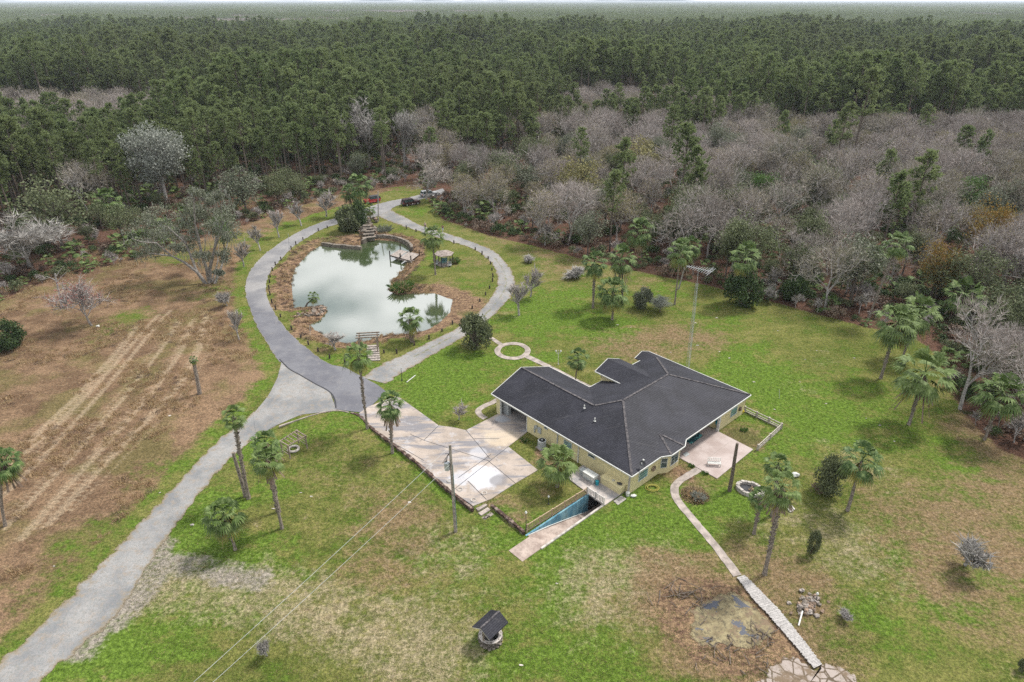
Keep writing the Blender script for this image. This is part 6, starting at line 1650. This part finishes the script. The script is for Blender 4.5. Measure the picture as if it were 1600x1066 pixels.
# swing frame by the drive
fq = [at(*q, 1.75) for q in [(438,690),(463.7,673.5),(477,682),(450,697.5)]]; fb = at(452, 708)
fr = thing('timber_frame', 'small open timber pergola frame on the lawn beside the gravel drive', 'pergola', fb)
for k in range(4): mb = MB(); p = fq[k]; mb.beam((p.x, p.y, -.05), (p.x, p.y, 1.75), .14); buildw(mb, 'post', 'old_wood', fr)
for a, b in ((0, 1), (3, 2), (0, 3), (1, 2)): mb = MB(); e = (fq[b] - fq[a]).normalized() * .15; mb.beam(fq[a] - e + Vector((0, 0, .06)), fq[b] + e + Vector((0, 0, .06 + (.06 if (a, b) in ((0, 3), (1, 2)) else 0))), .11); buildw(mb, 'beam', 'old_wood', fr)
for k in range(1, 5): mb = MB(); mb.beam(fq[0].lerp(fq[1], k / 5) + Vector((0, 0, .17)), fq[3].lerp(fq[2], k / 5) + Vector((0, 0, .17)), .08); buildw(mb, 'rafter', 'old_wood', fr)
for a, b in ((0, 3), (1, 2)):
    mb = MB()
    for z in (.5, .9, 1.3): mb.beam(Vector((fq[a].x, fq[a].y, z)), Vector((fq[b].x, fq[b].y, z)), .06)
    buildw(mb, 'side_rail', 'old_wood', fr)
p = G(459, 703); mb = MB(); mb.tube([p + Vector((.6 * math.cos(k * .4), .6 * math.sin(k * .4), .15)) for k in range(17)], .16, 6); solo(mb, 'stone_fire_ring', 'pale_stone', p, 'round pale stone ring under the timber frame', 'fire ring')

# well
wp = G(766.5, 1001)
well = thing('stone_well', 'round grey stone wishing well under a black gable roof on the lower lawn', 'well', wp)
mb = MB(); r = random.Random(5); Rw_ = .88
for row in range(4):
    for k in range(15):
        a = (k + .5 * (row % 2)) * 2 * math.pi / 15; mb.blob((Rw_ * math.cos(a), Rw_ * math.sin(a), .1 + row * .2), .19, k + row * 20, .3, 1, (1, 1, .7))
mb.build('stone_ring', 'stone', well)
mb = MB()
for k in range(24):
    a = k * math.pi / 12; b = a + math.pi / 12
    q = [Vector((rr0 * math.cos(x), rr0 * math.sin(x), z)) for (rr0, x, z) in ((.72, a, .82), (1.0, a, .80), (1.0, b, .80), (.72, b, .82))]; mb.add(q, [(0, 1, 2, 3)])
    q = [Vector((rr0 * math.cos(x), rr0 * math.sin(x), z)) for (rr0, x, z) in ((.72, a, .82), (.72, b, .82), (.72, b, 0), (.72, a, 0))]; mb.add(q, [(0, 1, 2, 3)])
mb.build('well_rim', 'pale_stone', well)
mb = MB(); mb.cyl((0, 0, .02), .72, .03, 16); mb.build('well_floor', 'black_grille', well)
rz1, rz0 = 2.55, 1.95
ra, rb_ = at(751.2, 981.9, rz1), at(780.5, 954.9, rz1); e = (rb_ - ra).normalized(); sd_ = Vector((e.y, -e.x, 0)); hl = (rb_ - ra).length / 2; hw_ = 1.0
print('well ridge', ra, rb_, hl, wp, at(737.7,976.8,rz0), at(766.4,997.7,rz0))
cx = Vector((0, 0, 0)); rc_ = (ra + rb_) / 2 - wp; rc_.z = 0
rc_ = rc_ * .35
mb = MB()
for s in (-1, 1):
    mb.slab([rc_ + e * -hl + Vector((0, 0, rz1)), rc_ + e * hl + Vector((0, 0, rz1)), rc_ + e * hl + sd_ * s * hw_ + Vector((0, 0, rz0)), rc_ + e * -hl + sd_ * s * hw_ + Vector((0, 0, rz0))], .06)
mb.build('roof', 'shingle', well)
mb = MB(); mb.beam(rc_ - e * hl + Vector((0, 0, rz1 + .02)), rc_ + e * hl + Vector((0, 0, rz1 + .02)), .16, .03); mb.build('ridge_cap', 'ridge_cap', well)
for s in (-1, 1):
    mb = MB(); b_ = e * (.85 * s); mb.beam(b_ + Vector((0, 0, .1)), rc_ + b_ + Vector((0, 0, rz1 - .08)), .11); mb.build('post', 'old_wood', well)
    for q in (-1, 1): mb = MB(); mb.beam(rc_ + e * (hl * .97 * s) + Vector((0, 0, rz1 - .1)), rc_ + e * (hl * .97 * s) + sd_ * q * hw_ * .96 + Vector((0, 0, rz0 - .08)), .06, .1); mb.build('barge_board', 'old_paint_board', well)
mb = MB(); mb.tube([e * -.85 + Vector((0, 0, 1.25)), e * .85 + Vector((0, 0, 1.25))], .06, 6); mb.build('windlass', 'old_wood', well)
mb = MB(); mb.cyl((.15, -.1, .85), .14, .25, 8, .17); mb.build('bucket', 'pale_metal', well)

# utility pole, transformer, wires
pb = G(712, 831); pt = rise(pb, 703, 695); up = thing('utility_pole', 'grey wooden utility pole with a small transformer beside the driveway', 'utility pole', pb)
v = pt - pb; mb = MB(); mb.tube([(0, 0, -.2), v * .5, v], [.18, .155, .13], 10); mb.build('pole', 'grey_wood', up)
tz = rise(pb, 698.5, 728) - pb; mb = MB(); mb.tube([tz - Vector((0, 0, .45)), tz + Vector((0, 0, .4)), tz + Vector((0, 0, .5))], [.27, .27, .12], 12); mb.build('transformer', 'pale_metal', up)
mb = MB(); mb.tube([tz + Vector((0, 0, .5)), tz + Vector((0, 0, .75))], [.05, .04], 6); mb.tube([v * .9, v * .9 + Vector((-.5, -.1, .1))], .03, 5); mb.tube([v * .78, Vector((tz.x, tz.y, tz.z + .1))], .04, 5); mb.build('bracket', 'dark_metal', up)
mb = MB(); mb.tube([v * .05 + Vector((.16, -.05, 0)), v * .78 + Vector((.14, -.05, 0))], .04, 5); mb.build('conduit', 'glass_teal', up)
mb = MB()
for k in range(5): mb.tube([v * .93, v * .85 + Vector((-.5 - .1 * k, .1 * k - .2, -.3 - .1 * k)), tz + Vector((0, 0, .6))], .012, 4)
mb.build('jumper_cable', 'dark_metal', up)
ends = [(at(110, 1238, 8.0), v * .985), (at(150, 1229, 7.0), v * .80)]
for k, (q, vv) in enumerate(ends):
    a = pb + vv; n_ = 22; mb = MB(); pts = []
    for i in range(n_ + 1): u_ = i / n_; p = a.lerp(q, u_); p.z -= 4 * .25 * u_ * (1 - u_); pts.append(p)
    mb.tube(pts, .016, 4); solo(mb, 'power_line', 'grey_paint', a, ['upper pale power line running from the pole top over the lower lawn', 'lower pale power line running from the transformer over the lower lawn'][k], 'power line')
# antenna mast
mbb = G(1074, 582); mt_ = rise(mbb, 1091.5, 420); mast = thing('antenna_mast', 'tall thin lattice mast with a television aerial behind the house', 'antenna', mbb); v = mt_ - mbb
print('mast height', v)
mb = MB(); s_ = .26; legs = [Vector((s_ * math.cos(a), s_ * math.sin(a), 0)) for a in (.3, .3 + 2.094, .3 + 4.189)]; lt = v * .87
for L_ in legs: mb.tube([L_, L_ * .7 + lt], [.028, .022], 4)
n_ = int(lt.length / .45)
for k in range(n_):
    for j in range(3): mb.tube([legs[j] * (1 - .3 * k / n_) + lt * (k / n_), legs[(j + 1) % 3] * (1 - .3 * (k + 1) / n_) + lt * ((k + 1) / n_)], .012, 3, cap=False)
mb.build('lattice', 'pale_metal', mast)
mb = MB(); mb.tube([lt * .97, v], [.035, .03], 6); mb.build('tube', 'pale_metal', mast)
d = Vector((.80, -.60, 0)); e = Vector((.60, .80, 0)); mb = MB(); mb.beam(v - d * 1.7, v + d * 1.9, .06); mb.build('boom', 'pale_metal', mast)
mb = MB()
for k in range(11): L_ = .55 + .09 * k; c = v + d * (-1.5 + k * .33); mb.tube([c - e * L_ - Vector((0, 0, .0)), c + e * L_], .02, 4); 
for k in range(3): c = v + d * 1.6 + Vector((0, 0, .25 * (k - 1))); mb.tube([c - e * 1.2, c + e * 1.2], .018, 4)
mb.build('element', 'pale_metal', mast)
# lamps
def lamp(b, tpx, label, mat, heads=1, ball=.14, name='lamp_post', r_=.04):
    base = G(*b); top = rise(base, *tpx); v = top - base; t_ = thing(name, label, 'lamp post', base)
    mb = MB(); mb.tube([(0, 0, 0), v * .1, v * .12, v], [r_ * 2.4, r_ * 2.2, r_, r_ * .9], 8)
    if heads == 2: mb.tube([v * .8 + Vector((-.35, 0, .15)), v * .8 + Vector((-.3, 0, -.02)), v * .78, v * .8 + Vector((.3, 0, -.02)), v * .8 + Vector((.35, 0, .15))], r_ * .7, 6)
    mb.build('post', mat, t_)
    for x in ((-.35, .35) if heads == 2 else (0,)):
        mb = MB(); c = v * .8 + Vector((x, 0, .3)) if heads == 2 else v + Vector((0, 0, ball * .6)); mb.tube([c - Vector((0, 0, ball)), c, c + Vector((0, 0, ball))], [ball * .6, ball, ball * .5], 8); mb.build('lamp_shade', 'white_paint', t_)
lamp((872.4,570), (872.4,547), 'white twin-headed lamp post on the back lawn behind the garage wing', 'white_paint', 2)
lamp((822.3,828), (821.8,802), 'dark single lamp post at the low end of the ramp railing', 'dark_metal')
lamp((628,595), (626.5,575), 'dark thin lamp post on the lawn corner where the drive begins', 'dark_metal', ball=.08)
lamp((452,389), (450.5,366), 'thin grey lamp post on the inner verge at the left of the pond', 'grey_paint', ball=.07)
lamp((1275,940), (1277,929), 'short dark lamp with a white top behind the rock pile', 'dark_metal')
lamp((857,788), (857.3,777), 'short black garden lantern on the small lawn beside the ramp railing', 'dark_metal', ball=.12)
lamp((1395.5,622.5), (1395.5,609), 'thin white marker stake on the lawn right of the house', 'white_paint', ball=.03) if False else None
def stake(b, tpx, label, mat='white_paint', r_=.03):
    base = G(*b); top = rise(base, *tpx); mb = MB(); mb.tube([base, top], r_, 5); solo(mb, 'stake', mat, base, label, 'stake')
stake((1217.7,622.5), (1217.7,609), 'thin white stake in the lawn to the right of the house')
stake((485,524), (483.6,509), 'white stake at the left shore of the pond')
p, q = at(635.6,597.3,.08), at(649,586.5,.08); mb = MB(); mb.tube([p, q], .06, 6); solo(mb, 'white_pipe', 'white_paint', p, 'length of white pipe lying on the grass beside the dark lamp post', 'pipe')
# boardwalk
bwL = pxs(z6, [(440,595),(510,690),(590,775),(680,880),(790,1010)]); bwR = pxs(z6, [(475,585),(560,670),(650,765),(725,860),(827,992)])
Lr, Rr2 = resample([W(q) for q in bwL], 96), resample([W(q) for q in bwR], 96)
bw_ = thing('boardwalk', 'whitewashed plank boardwalk crossing beside the dried-up pond', 'boardwalk', (Lr[0].x, Lr[0].y, 0)); mb = MB(); r = random.Random(4)
for k in range(95):
    z = .22 + r.uniform(-.012, .012); j = r.uniform(-.05, .05); d = (Rr2[k] - Lr[k]).normalized() * j
    a, b, c, d2 = Lr[k].lerp(Lr[k + 1], .06) + d, Lr[k].lerp(Lr[k + 1], .94) + d, Rr2[k].lerp(Rr2[k + 1], .94) + d, Rr2[k].lerp(Rr2[k + 1], .06) + d
    mb.slab([(a.x, a.y, z), (b.x, b.y, z), (c.x, c.y, z), (d2.x, d2.y, z)], .045)
simple('board_white', (.36, .34, .325), .8, .22, 7)
buildw(mb, 'planking', 'board_white', bw_)
for side, u_ in (('a', .1), ('b', .9)):
    mb = MB()
    for k in range(0, 92, 6): a, b = Lr[k].lerp(Rr2[k], u_), Lr[min(k + 6, 95)].lerp(Rr2[min(k + 6, 95)], u_); mb.beam((a.x, a.y, .11), (b.x, b.y, .11), .1, .13)
    buildw(mb, 'stringer', 'dark_wood', bw_)
# dried pond and paving
ap_ = resample([W(q) for q in pxs(z6, [(235,770),(262,720),(310,690),(360,660),(440,670),(520,720),(590,790),(612,835),(570,880),(490,915),(400,900),(300,905),(245,860),(235,770)])], 90)
ap_ = [Vector((p.x + .5 * mnoise.noise(Vector((p.x, p.y, 0))), p.y + .5 * mnoise.noise(Vector((p.x, p.y, 5))))) for p in ap_[:-1]]
struct(soft_poly('dried_pond', ap_, 'algae', .03))
pv = resample([W(q) for q in pxs(z6, [(555,1075),(590,1010),(630,985),(670,958),(740,968),(790,1010),(860,985),(930,1010),(1000,1066),(1020,1130),(800,1180),(540,1150),(555,1075)])], 80)
pv = [Vector((p.x + .35 * mnoise.noise(Vector((p.x * 2, p.y * 2, 0))), p.y + .35 * mnoise.noise(Vector((p.x * 2, p.y * 2, 5))))) for p in pv[:-1]]
struct(soft_poly('rubble_paving', pv, 'moss_stone', .04))
rocks([z6(760 + rr_.gauss(0, 36), 722 + rr_.gauss(0, 26)) + (rr_.uniform(.12, .28), rr_.uniform(0, .2)) for _ in range(60)], 'heap of pale and brown rubble to the right of the boardwalk', mats=('rock_brown', 'stone', 'grey_wood'))
r = random.Random(8)
def sticks(px, n, sp_, L, label, mat='bark'):
    c = G(*px); mb = MB()
    for _ in range(n):
        a = c + Vector((r.gauss(0, sp_), r.gauss(0, sp_ * .7), .08)); d = Vector((r.uniform(-1, 1), r.uniform(-1, 1), r.uniform(0, .25))).normalized() * L * r.uniform(.4, 1.2); mb.tube([a, a + d * .5 + rv(r) * .1, a + d], [.05, .04, .015], 4)
    o = solo(mb, 'brushwood', mat, c, label, 'brushwood'); o['kind'] = 'stuff'; return o
sticks(z6(210, 690), 26, 1.2, 1.6, 'tangle of dark fallen branches left of the dried-up pond'); sticks(z6(400, 930), 30, 1.5, 1.3, 'scatter of fallen sticks below the dried-up pond')
sticks(z6(560, 860), 18, .7, 1.0, 'brushwood between the dried-up pond and the boardwalk'); sticks(z6(600, 255), 22, .8, 1.0, 'dark brushwood between the two near palms and the stone ring', 'dark_wood')
p0 = G(*z6(735, 745)); mb = MB(); a, b = at(*z6(740,742), .4), at(*z6(722,808), .1); mb.beam(a, b, .12, .05); solo(mb, 'white_post', 'white_paint', b, 'fallen white board leaning by the rubble heap', 'post')
mb = MB(); a, b = at(*z6(665,255), .3), at(*z6(690,290), .1); mb.beam(a, b, .45, .1); mb.beam(a + Vector((.3, .2, 0)), b + Vector((.4, .3, 0)), .15, .15); solo(mb, 'white_plank', 'old_paint_board', b, 'pale weathered plank lying behind the tall leaning palm', 'plank')
mb = MB(); p = G(*z6(705, 130)); mb.blob(p + Vector((0, 0, .25)), .4, 3, .2, 2, (1.2, .9, .7)); solo(mb, 'white_boulder', 'white_paint', p, 'round white object on the grass above the tall leaning palm', 'boulder')
# stone ring planter
rc2 = G(*z6(500, 195)); ring = thing('stone_planter', 'oval whitewashed stone planter ring full of weeds near the tall leaning palm', 'planter', rc2)
dd = (W(z6(560, 230))[0] - W(z6(450, 160))[0]); mb = MB(); n_ = 22
ra_, rb2 = 1.55, 1.15; rot_ = -.55
def el(a, k=1.0): x, y = ra_ * k * math.cos(a), rb2 * k * math.sin(a); return Vector((x * math.cos(rot_) - y * math.sin(rot_), x * math.sin(rot_) + y * math.cos(rot_), 0))
for k in range(n_):
    a, b = 2 * math.pi * k / n_, 2 * math.pi * (k + .9) / n_; q = [el(a), el(b), el(b, .76), el(a, .76)]
    mb.prism([(p.x, p.y) for p in q], 0, .42 + .04 * ((k * 7) % 3))
mb.build('stone_ring', 'pale_stone', ring)
mb = MB(); mb.prism([tuple(el(2 * math.pi * k / 20, .77)[:2]) for k in range(20)], 0, .08); mb.build('soil', 'dark_inside', ring)
mb = MB(); leafcloud(mb, r, (0.3, -.2, .2), .6, 90, .2, (1, 1, .5)); mb.build('weeds', 'dry_grass', ring)
# bits of white litter and stones on the lawns
LIT = [(1022,560),(1048,551),(1087,505),(1120,497),(1215,517),(1210,640),(1178,597),(1250,597),(1124,550),(1140,560),(1090,540),(1276,548),(1291,631),(1375,665),(1353,654),(1397,690),(815,1040),(640,785),(470,770),(487,776),(428,795),(85,885),(250,770),(265,650),(300,820),(1000,520),(1335,560),(965,508),(985,512),(870,912),(775,960),(780,720),(1258,562)]
for k, (x, y) in enumerate(LIT):
    p = G(x, y); mb = MB(); mb.blob(p + Vector((0, 0, .03)), (.08 + .1 * ((k * 37) % 7) / 7), k, .5, 1, (1.4, .8, .35)); side = 'back lawn behind the house' if y < 700 and x > 800 else ('lower lawn and field' if x < 800 else 'lawn below the house')
    solo(mb, 'pale_stone', 'pale_stone', p, 'small pale stone lying loose in the grass on the ' + side, 'stone', 'pale stones on the ' + side)
# stone rings set in the driveway
for k, (x, y) in enumerate([(583,868),(650,922),(806,945),(737,990)]):
    p = at(*z2(x, y), .08); mb = MB(); mb.tube([p + Vector((.26 * math.cos(a), .26 * math.sin(a), .02)) for a in np.arange(0, 6.6, .4)], .07, 6); solo(mb, 'drain_ring', 'pale_stone', p, 'small round ring set in the low corner of the driveway slab', 'ring', 'rings in the driveway slab')
p = G(153, 511); mb = MB(); mb.blob(p + Vector((0, 0, .15)), .32, 4, .3, 1, (1.1, .8, .7)); solo(mb, 'white_sack', 'white_paint', p, 'white sack at the foot of the red-budded tree', 'sack')

# ------------------------------------------------------------------ vehicles
def paint(name, c):
    t = NT(name); t.col(c); t.rough(.3, .5); t.p.inputs['Coat Weight'].default_value = .6; t.p.inputs['Coat Roughness'].default_value = .15; return t.m
paint('red_paint', (.42, .012, .012)); paint('maroon_paint', (.055, .018, .022)); paint('silver_paint', (.50, .51, .53)); paint('lamp_red', (.5, .02, .02)); simple('rubber', (.02, .02, .02), .9, .1)
def vehicle(loc, heading, label, cat, body, name, L=4.6, Wd=1.85, H=1.75, hood=.30, roofmat=None, boxy=False, spare=False, bed=False):
    t_ = thing(name, label, cat, loc, heading)
    def prof(mb, pts, w0, w1=None):
        w1 = w1 or [w0] * len(pts); n = len(pts); vs = [(x, -w0_ / 2, z) for (x, z), w0_ in zip(pts, w1)] + [(x, w0_ / 2, z) for (x, z), w0_ in zip(pts, w1)]
        mb.add(vs, [tuple(range(n)), tuple(range(2 * n - 1, n - 1, -1))] + [((i + 1) % n, i, n + i, n + (i + 1) % n) for i in range(n)])
    h = L / 2; bh = H * .58; mb = MB()
    prof(mb, [(-h, .42), (-h + .05, bh), (h * .32, bh + .02), (h * .92, bh - .08), (h, bh - .25), (h, .38), (h * .3, .30), (-h * .6, .30)], Wd, [Wd * .96, Wd * .93, Wd * .93, Wd * .88, Wd * .9, Wd * .9, Wd, Wd]); mb.build('body', body, t_)
    cab0, cab1 = (-h + .12, h * .30) if not bed else (-h * .12, h * .38)
    sl = .12 if boxy else .42
    mb = MB(); prof(mb, [(cab0, bh), (cab0 + .16, H - .04), (cab0 + .3, H), (cab1 - sl - .1, H), (cab1 - sl + .02, H - .03), (cab1 + (.15 if not boxy else 0), bh)], Wd, [Wd * .88, Wd * .78, Wd * .76, Wd * .76, Wd * .78, Wd * .88]); mb.build('cabin', roofmat or body, t_)
    # glass panels: side, front, back
    for s in (-1, 1):
        mb = MB(); y0, y1 = s * Wd * .445, s * Wd * .40
        q = [(cab0 + .22, y0, bh + .05), (cab1 - .12, y0, bh + .05), (cab1 - sl - .12, y1, H - .14), (cab0 + .32, y1, H - .14)]; q = [Vector(p) + Vector((0, s * .012, 0)) for p in q]; q = q if s < 0 else q[::-1]; q2 = [p - Vector((0, s * .02, 0)) for p in q]
        mb.add(q + q2, [(0, 1, 2, 3), (7, 6, 5, 4)] + [((i + 1) % 4, i, 4 + i, 4 + (i + 1) % 4) for i in range(4)]); mb.build('side_window', 'glass', t_)
    x0, x1 = cab1 + (.15 if not boxy else 0), cab1 - sl + .02
    mb = MB(); q = [Vector((x0 + .02, -Wd * .40, bh + .07)), Vector((x0 + .02, Wd * .40, bh + .07)), Vector((x1 + .03, Wd * .35, H - .09)), Vector((x1 + .03, -Wd * .35, H - .09))]; mb.slab(q, .02); mb.build('windscreen', 'glass', t_)
    mb = MB(); q = [Vector((cab0 - .0, Wd * .38, bh + .12)), Vector((cab0 - .0, -Wd * .38, bh + .12)), Vector((cab0 + .11, -Wd * .34, H - .12)), Vector((cab0 + .11, Wd * .34, H - .12))]; q2 = [p - Vector((.03, 0, 0)) for p in q]; mb.add(q + q2, [(0, 1, 2, 3), (7, 6, 5, 4)] + [((i + 1) % 4, i, 4 + i, 4 + (i + 1) % 4) for i in range(4)]); mb.build('rear_window', 'glass', t_)
    for x in (-h * .62, h * .64):
        for s in (-1, 1):
            mb = MB(); c = Vector((x, s * (Wd / 2 - .09), .36)); mb.tube([c - Vector((0, .12, 0)), c + Vector((0, .12, 0))], .36, 14); w_ = mb.build('wheel', 'rubber', t_)
            mb = MB(); c2 = c + Vector((0, s * .125, 0)); mb.tube([c2 - Vector((0, .01, 0)), c2 + Vector((0, .01, 0))], .2, 10); mb.build('rim', 'pale_metal', w_)
    for s in (-1, 1):
        mb = MB(); mb.box((h + .005, s * Wd * .34, bh - .28), (.05, .28, .16)); mb.build('headlight', 'pale_metal', t_)
        mb = MB(); mb.box((-h - .0, s * Wd * .40, bh - .15), (.06, .16, .3)); mb.build('tail_light', 'lamp_red', t_)
        mb = MB(); mb.box((cab1 - .05, s * (Wd / 2 + .08), bh + .1), (.12, .2, .14)); mb.build('wing_mirror', 'dark_metal', t_)
    for x in (-h - .03, h + .03): mb = MB(); mb.box((x, 0, .48), (.14, Wd * .92, .2)); mb.build('bumper', 'dark_metal', t_)
    mb = MB(); mb.box((h + .015, 0, bh - .28), (.05, Wd * .42, .22)); mb.build('grille', 'black_grille', t_)
    mb = MB(); mb.box((-h - .03, 0, .75), (.02, .32, .16)); mb.build('number_plate', 'white_paint', t_)
    if spare: mb = MB(); mb.tube([Vector((-h - .08, 0, .95)), Vector((-h - .26, 0, .95))], .36, 14); mb.build('spare_wheel', 'rubber', t_)
    if not boxy:
        for s in (-1, 1): mb = MB(); mb.beam((cab0 + .3, s * Wd * .33, H + .04), (cab1 - sl - .2, s * Wd * .33, H + .04), .04); mb.build('roof_rail', 'dark_metal', t_)
    return t_
def head(a, b): p, q = at(*a), at(*b); return math.atan2(q.y - p.y, q.x - p.x)
vehicle(G(581.5, 316.5), head((593, 314.5), (571, 317.5)), 'red boxy off-road car with a dark roof parked on the grass verge', 'car', 'red_paint', 'parked_car', 4.3, 1.85, 1.8, roofmat='dark_metal', boxy=True, spare=True)
vehicle(G(642, 320), head((634, 321.5), (652, 318.5)), 'dark maroon sport utility car parked on the grass at the road fork', 'car', 'maroon_paint', 'parked_car', 4.9, 1.95, 1.75)
vehicle(G(671, 306.5), head((660, 308), (682, 304.5)), 'silver-white car parked behind the leafless tree on the far road', 'car', 'silver_paint', 'parked_car', 4.9, 1.9, 1.7)

# ------------------------------------------------------------------ two people walking
def skinned(name, verts, edges, radii, mat, parent, lv=1):
    me = bpy.data.meshes.new(name); me.from_pydata(verts, edges, []); o = bpy.data.objects.new(name, me); COL.objects.link(o)
    md = o.modifiers.new('skin', 'SKIN'); md.use_smooth_shade = True
    if not me.skin_vertices: 
        bm = bmesh.new(); bm.from_mesh(me); bm.verts.layers.skin.verify(); bm.to_mesh(me); bm.free()
    for i, r_ in enumerate(radii):
        sv = me.skin_vertices[0].data[i]; sv.radius = (r_, r_) if not hasattr(r_, '__len__') else r_; sv.use_root = (i == 0)
    s = o.modifiers.new('sub', 'SUBSURF'); s.levels = lv; s.render_levels = lv
    me.materials.append(MATS[mat]); o.parent = parent; return o
simple('cloth_pink', (.45, .33, .35), .9, .1); simple('cloth_dark', (.035, .035, .05), .9, .2); simple('cloth_plum', (.12, .03, .06), .9, .2); simple('cloth_jeans', (.33, .38, .45), .9, .2); simple('hair_brown', (.06, .035, .02), .8, .2); simple('hair_grey', (.35, .32, .28), .8, .2)
def person(loc, rz, label, top, legs_, hair, phase, h=1.7):
    t_ = thing('person', label, 'person', loc, rz); k = h / 1.7
    sw = .28 * phase; P = lambda *a: tuple(x * k for x in a)
    V = [P(0, 0, .93), P(0, 0, 1.12), P(0, .01, 1.36), P(0, .01, 1.47), P(0, .03, 1.60)]        # pelvis spine neck head (facing +y)
    R_ = [(.14, .11), (.12, .09), (.15, .10), (.055, .055), (.085, .10)]; E = [(0, 1), (1, 2), (2, 3), (3, 4)]
    for s in (-1, 1):
        a = sw * s; b = len(V)
        V += [P(s * .09, 0, .86), P(s * .10, a * .9 + .03, .49), P(s * .10, a * 1.6 - (.06 if a < 0 else 0), .09), P(s * .11, a * 1.6 + .13 - (.06 if a < 0 else 0), .04)]; R_ += [(.085, .09), (.055, .06), (.04, .045), (.035, .03)]; E += [(0, b), (b, b + 1), (b + 1, b + 2), (b + 2, b + 3)]
        b = len(V); a = -a
        V += [P(s * .19, 0, 1.38), P(s * .23, a * .5 - .02, 1.12), P(s * .22, a * 1.0 + .06, .90), P(s * .215, a * 1.1 + .09, .82)]; R_ += [(.055, .055), (.042, .042), (.03, .03), (.032, .018)]; E += [(2, b), (b, b + 1), (b + 1, b + 2), (b + 2, b + 3)]
        hb_ = b + 3
        for f_, (dx, L_, an) in enumerate([(-.022, .075, 0), (-.008, .085, 0), (.008, .08, 0), (.022, .065, 0), (-.03, .05, 1)]):
            q = V[hb_]; V.append((q[0] + dx * .6, q[1] + dx + .01, q[2] - .03)); V.append((q[0] + dx * .3 - (s * .02 if an else 0), q[1] + dx * 1.3 + .02 + (.03 if an else 0), q[2] - .03 - L_ * (.6 if an else 1))); n_ = len(V); E += [(hb_, n_ - 2), (n_ - 2, n_ - 1)]; R_ += [(.010, .010), (.008, .008)]
    body = skinned('body', V, E, R_, 'skin', t_)
    T_ = [0, 1, 2]; tv = [V[0], V[1], V[2], V[9 - 0] if False else V[2]]
    # clothes: slightly larger skins over part of the same skeleton
    i_l, i_r = 5, 5 + 4 + 4 + 10
    def sub(ids, ed, rad, nm, mat): skinned(nm, [V[i] for i in ids], ed, rad, mat, t_)
    aL, aR = 9, i_r + 4
    sub([0, 1, 2, aL, aL + 1, aR, aR + 1], [(0, 1), (1, 2), (2, 3), (3, 4), (2, 5), (5, 6)], [(.17, .135), (.15, .12), (.175, .125), (.075, .075), (.055, .055), (.075, .075), (.055, .055)], 'shirt', top)
    sub([0, i_l, i_l + 1, i_l + 2, i_r, i_r + 1, i_r + 2], [(0, 1), (1, 2), (2, 3), (0, 4), (4, 5), (5, 6)], [(.165, .13), (.105, .11), (.075, .08), (.055, .06), (.105, .11), (.075, .08), (.055, .06)], 'trousers', legs_)
    for q in (i_l, i_r): sub([q + 2, q + 3], [(0, 1)], [(.05, .045), (.045, .035)], 'shoe', 'dark_metal')
    mb = MB(); mb.blob(P(0, .01, 1.65), .115 * k, 3, .05, 2, (.88, 1, .95)); mb.blob(P(0, -.05, 1.56), .085 * k, 4, .05, 2, (.95, .7, 1.1)); mb.build('hair', hair, t_, True)
    mb = MB(); mb.blob(P(0, .128, 1.59), .018 * k, 1, 0, 1, (.7, 1, 1.2)); mb.build('nose', 'skin', t_)
    mb = MB()
    for s in (-1, 1): mb.blob(P(s * .035, .115, 1.615), .012, 1, 0, 1)
    mb.blob(P(0, .112, 1.55), .018, 1, 0, 1, (1.6, .5, .4)); mb.build('face_features', 'cloth_dark', t_)
person(G(664.5, 358.5), R(200), 'person in a pale pink top and dark trousers walking on the loop road', 'cloth_pink', 'cloth_dark', 'hair_grey', 1)
person(G(692, 362.5), R(170), 'person in a plum top and light jeans walking on the loop road', 'cloth_plum', 'cloth_jeans', 'hair_brown', -1)

# ------------------------------------------------------------------ thin haze in the air
t = NT('haze_air'); t.n.remove(t.p); vp_ = t.n.new('ShaderNodeVolumePrincipled'); vp_.inputs['Color'].default_value = (.80, .88, .97, 1); vp_.inputs['Density'].default_value = 0.9e-4; vp_.inputs['Anisotropy'].default_value = .0
t.l.new(vp_.outputs[0], t.out.inputs['Volume'])
mb = MB(); mb.box((0, 0, (CAMH + 3 - 9) / 2), (70000, 70000, CAMH + 3 + 9)); hz0 = mb.build('haze', 'haze_air'); hz0['kind'] = 'stuff'
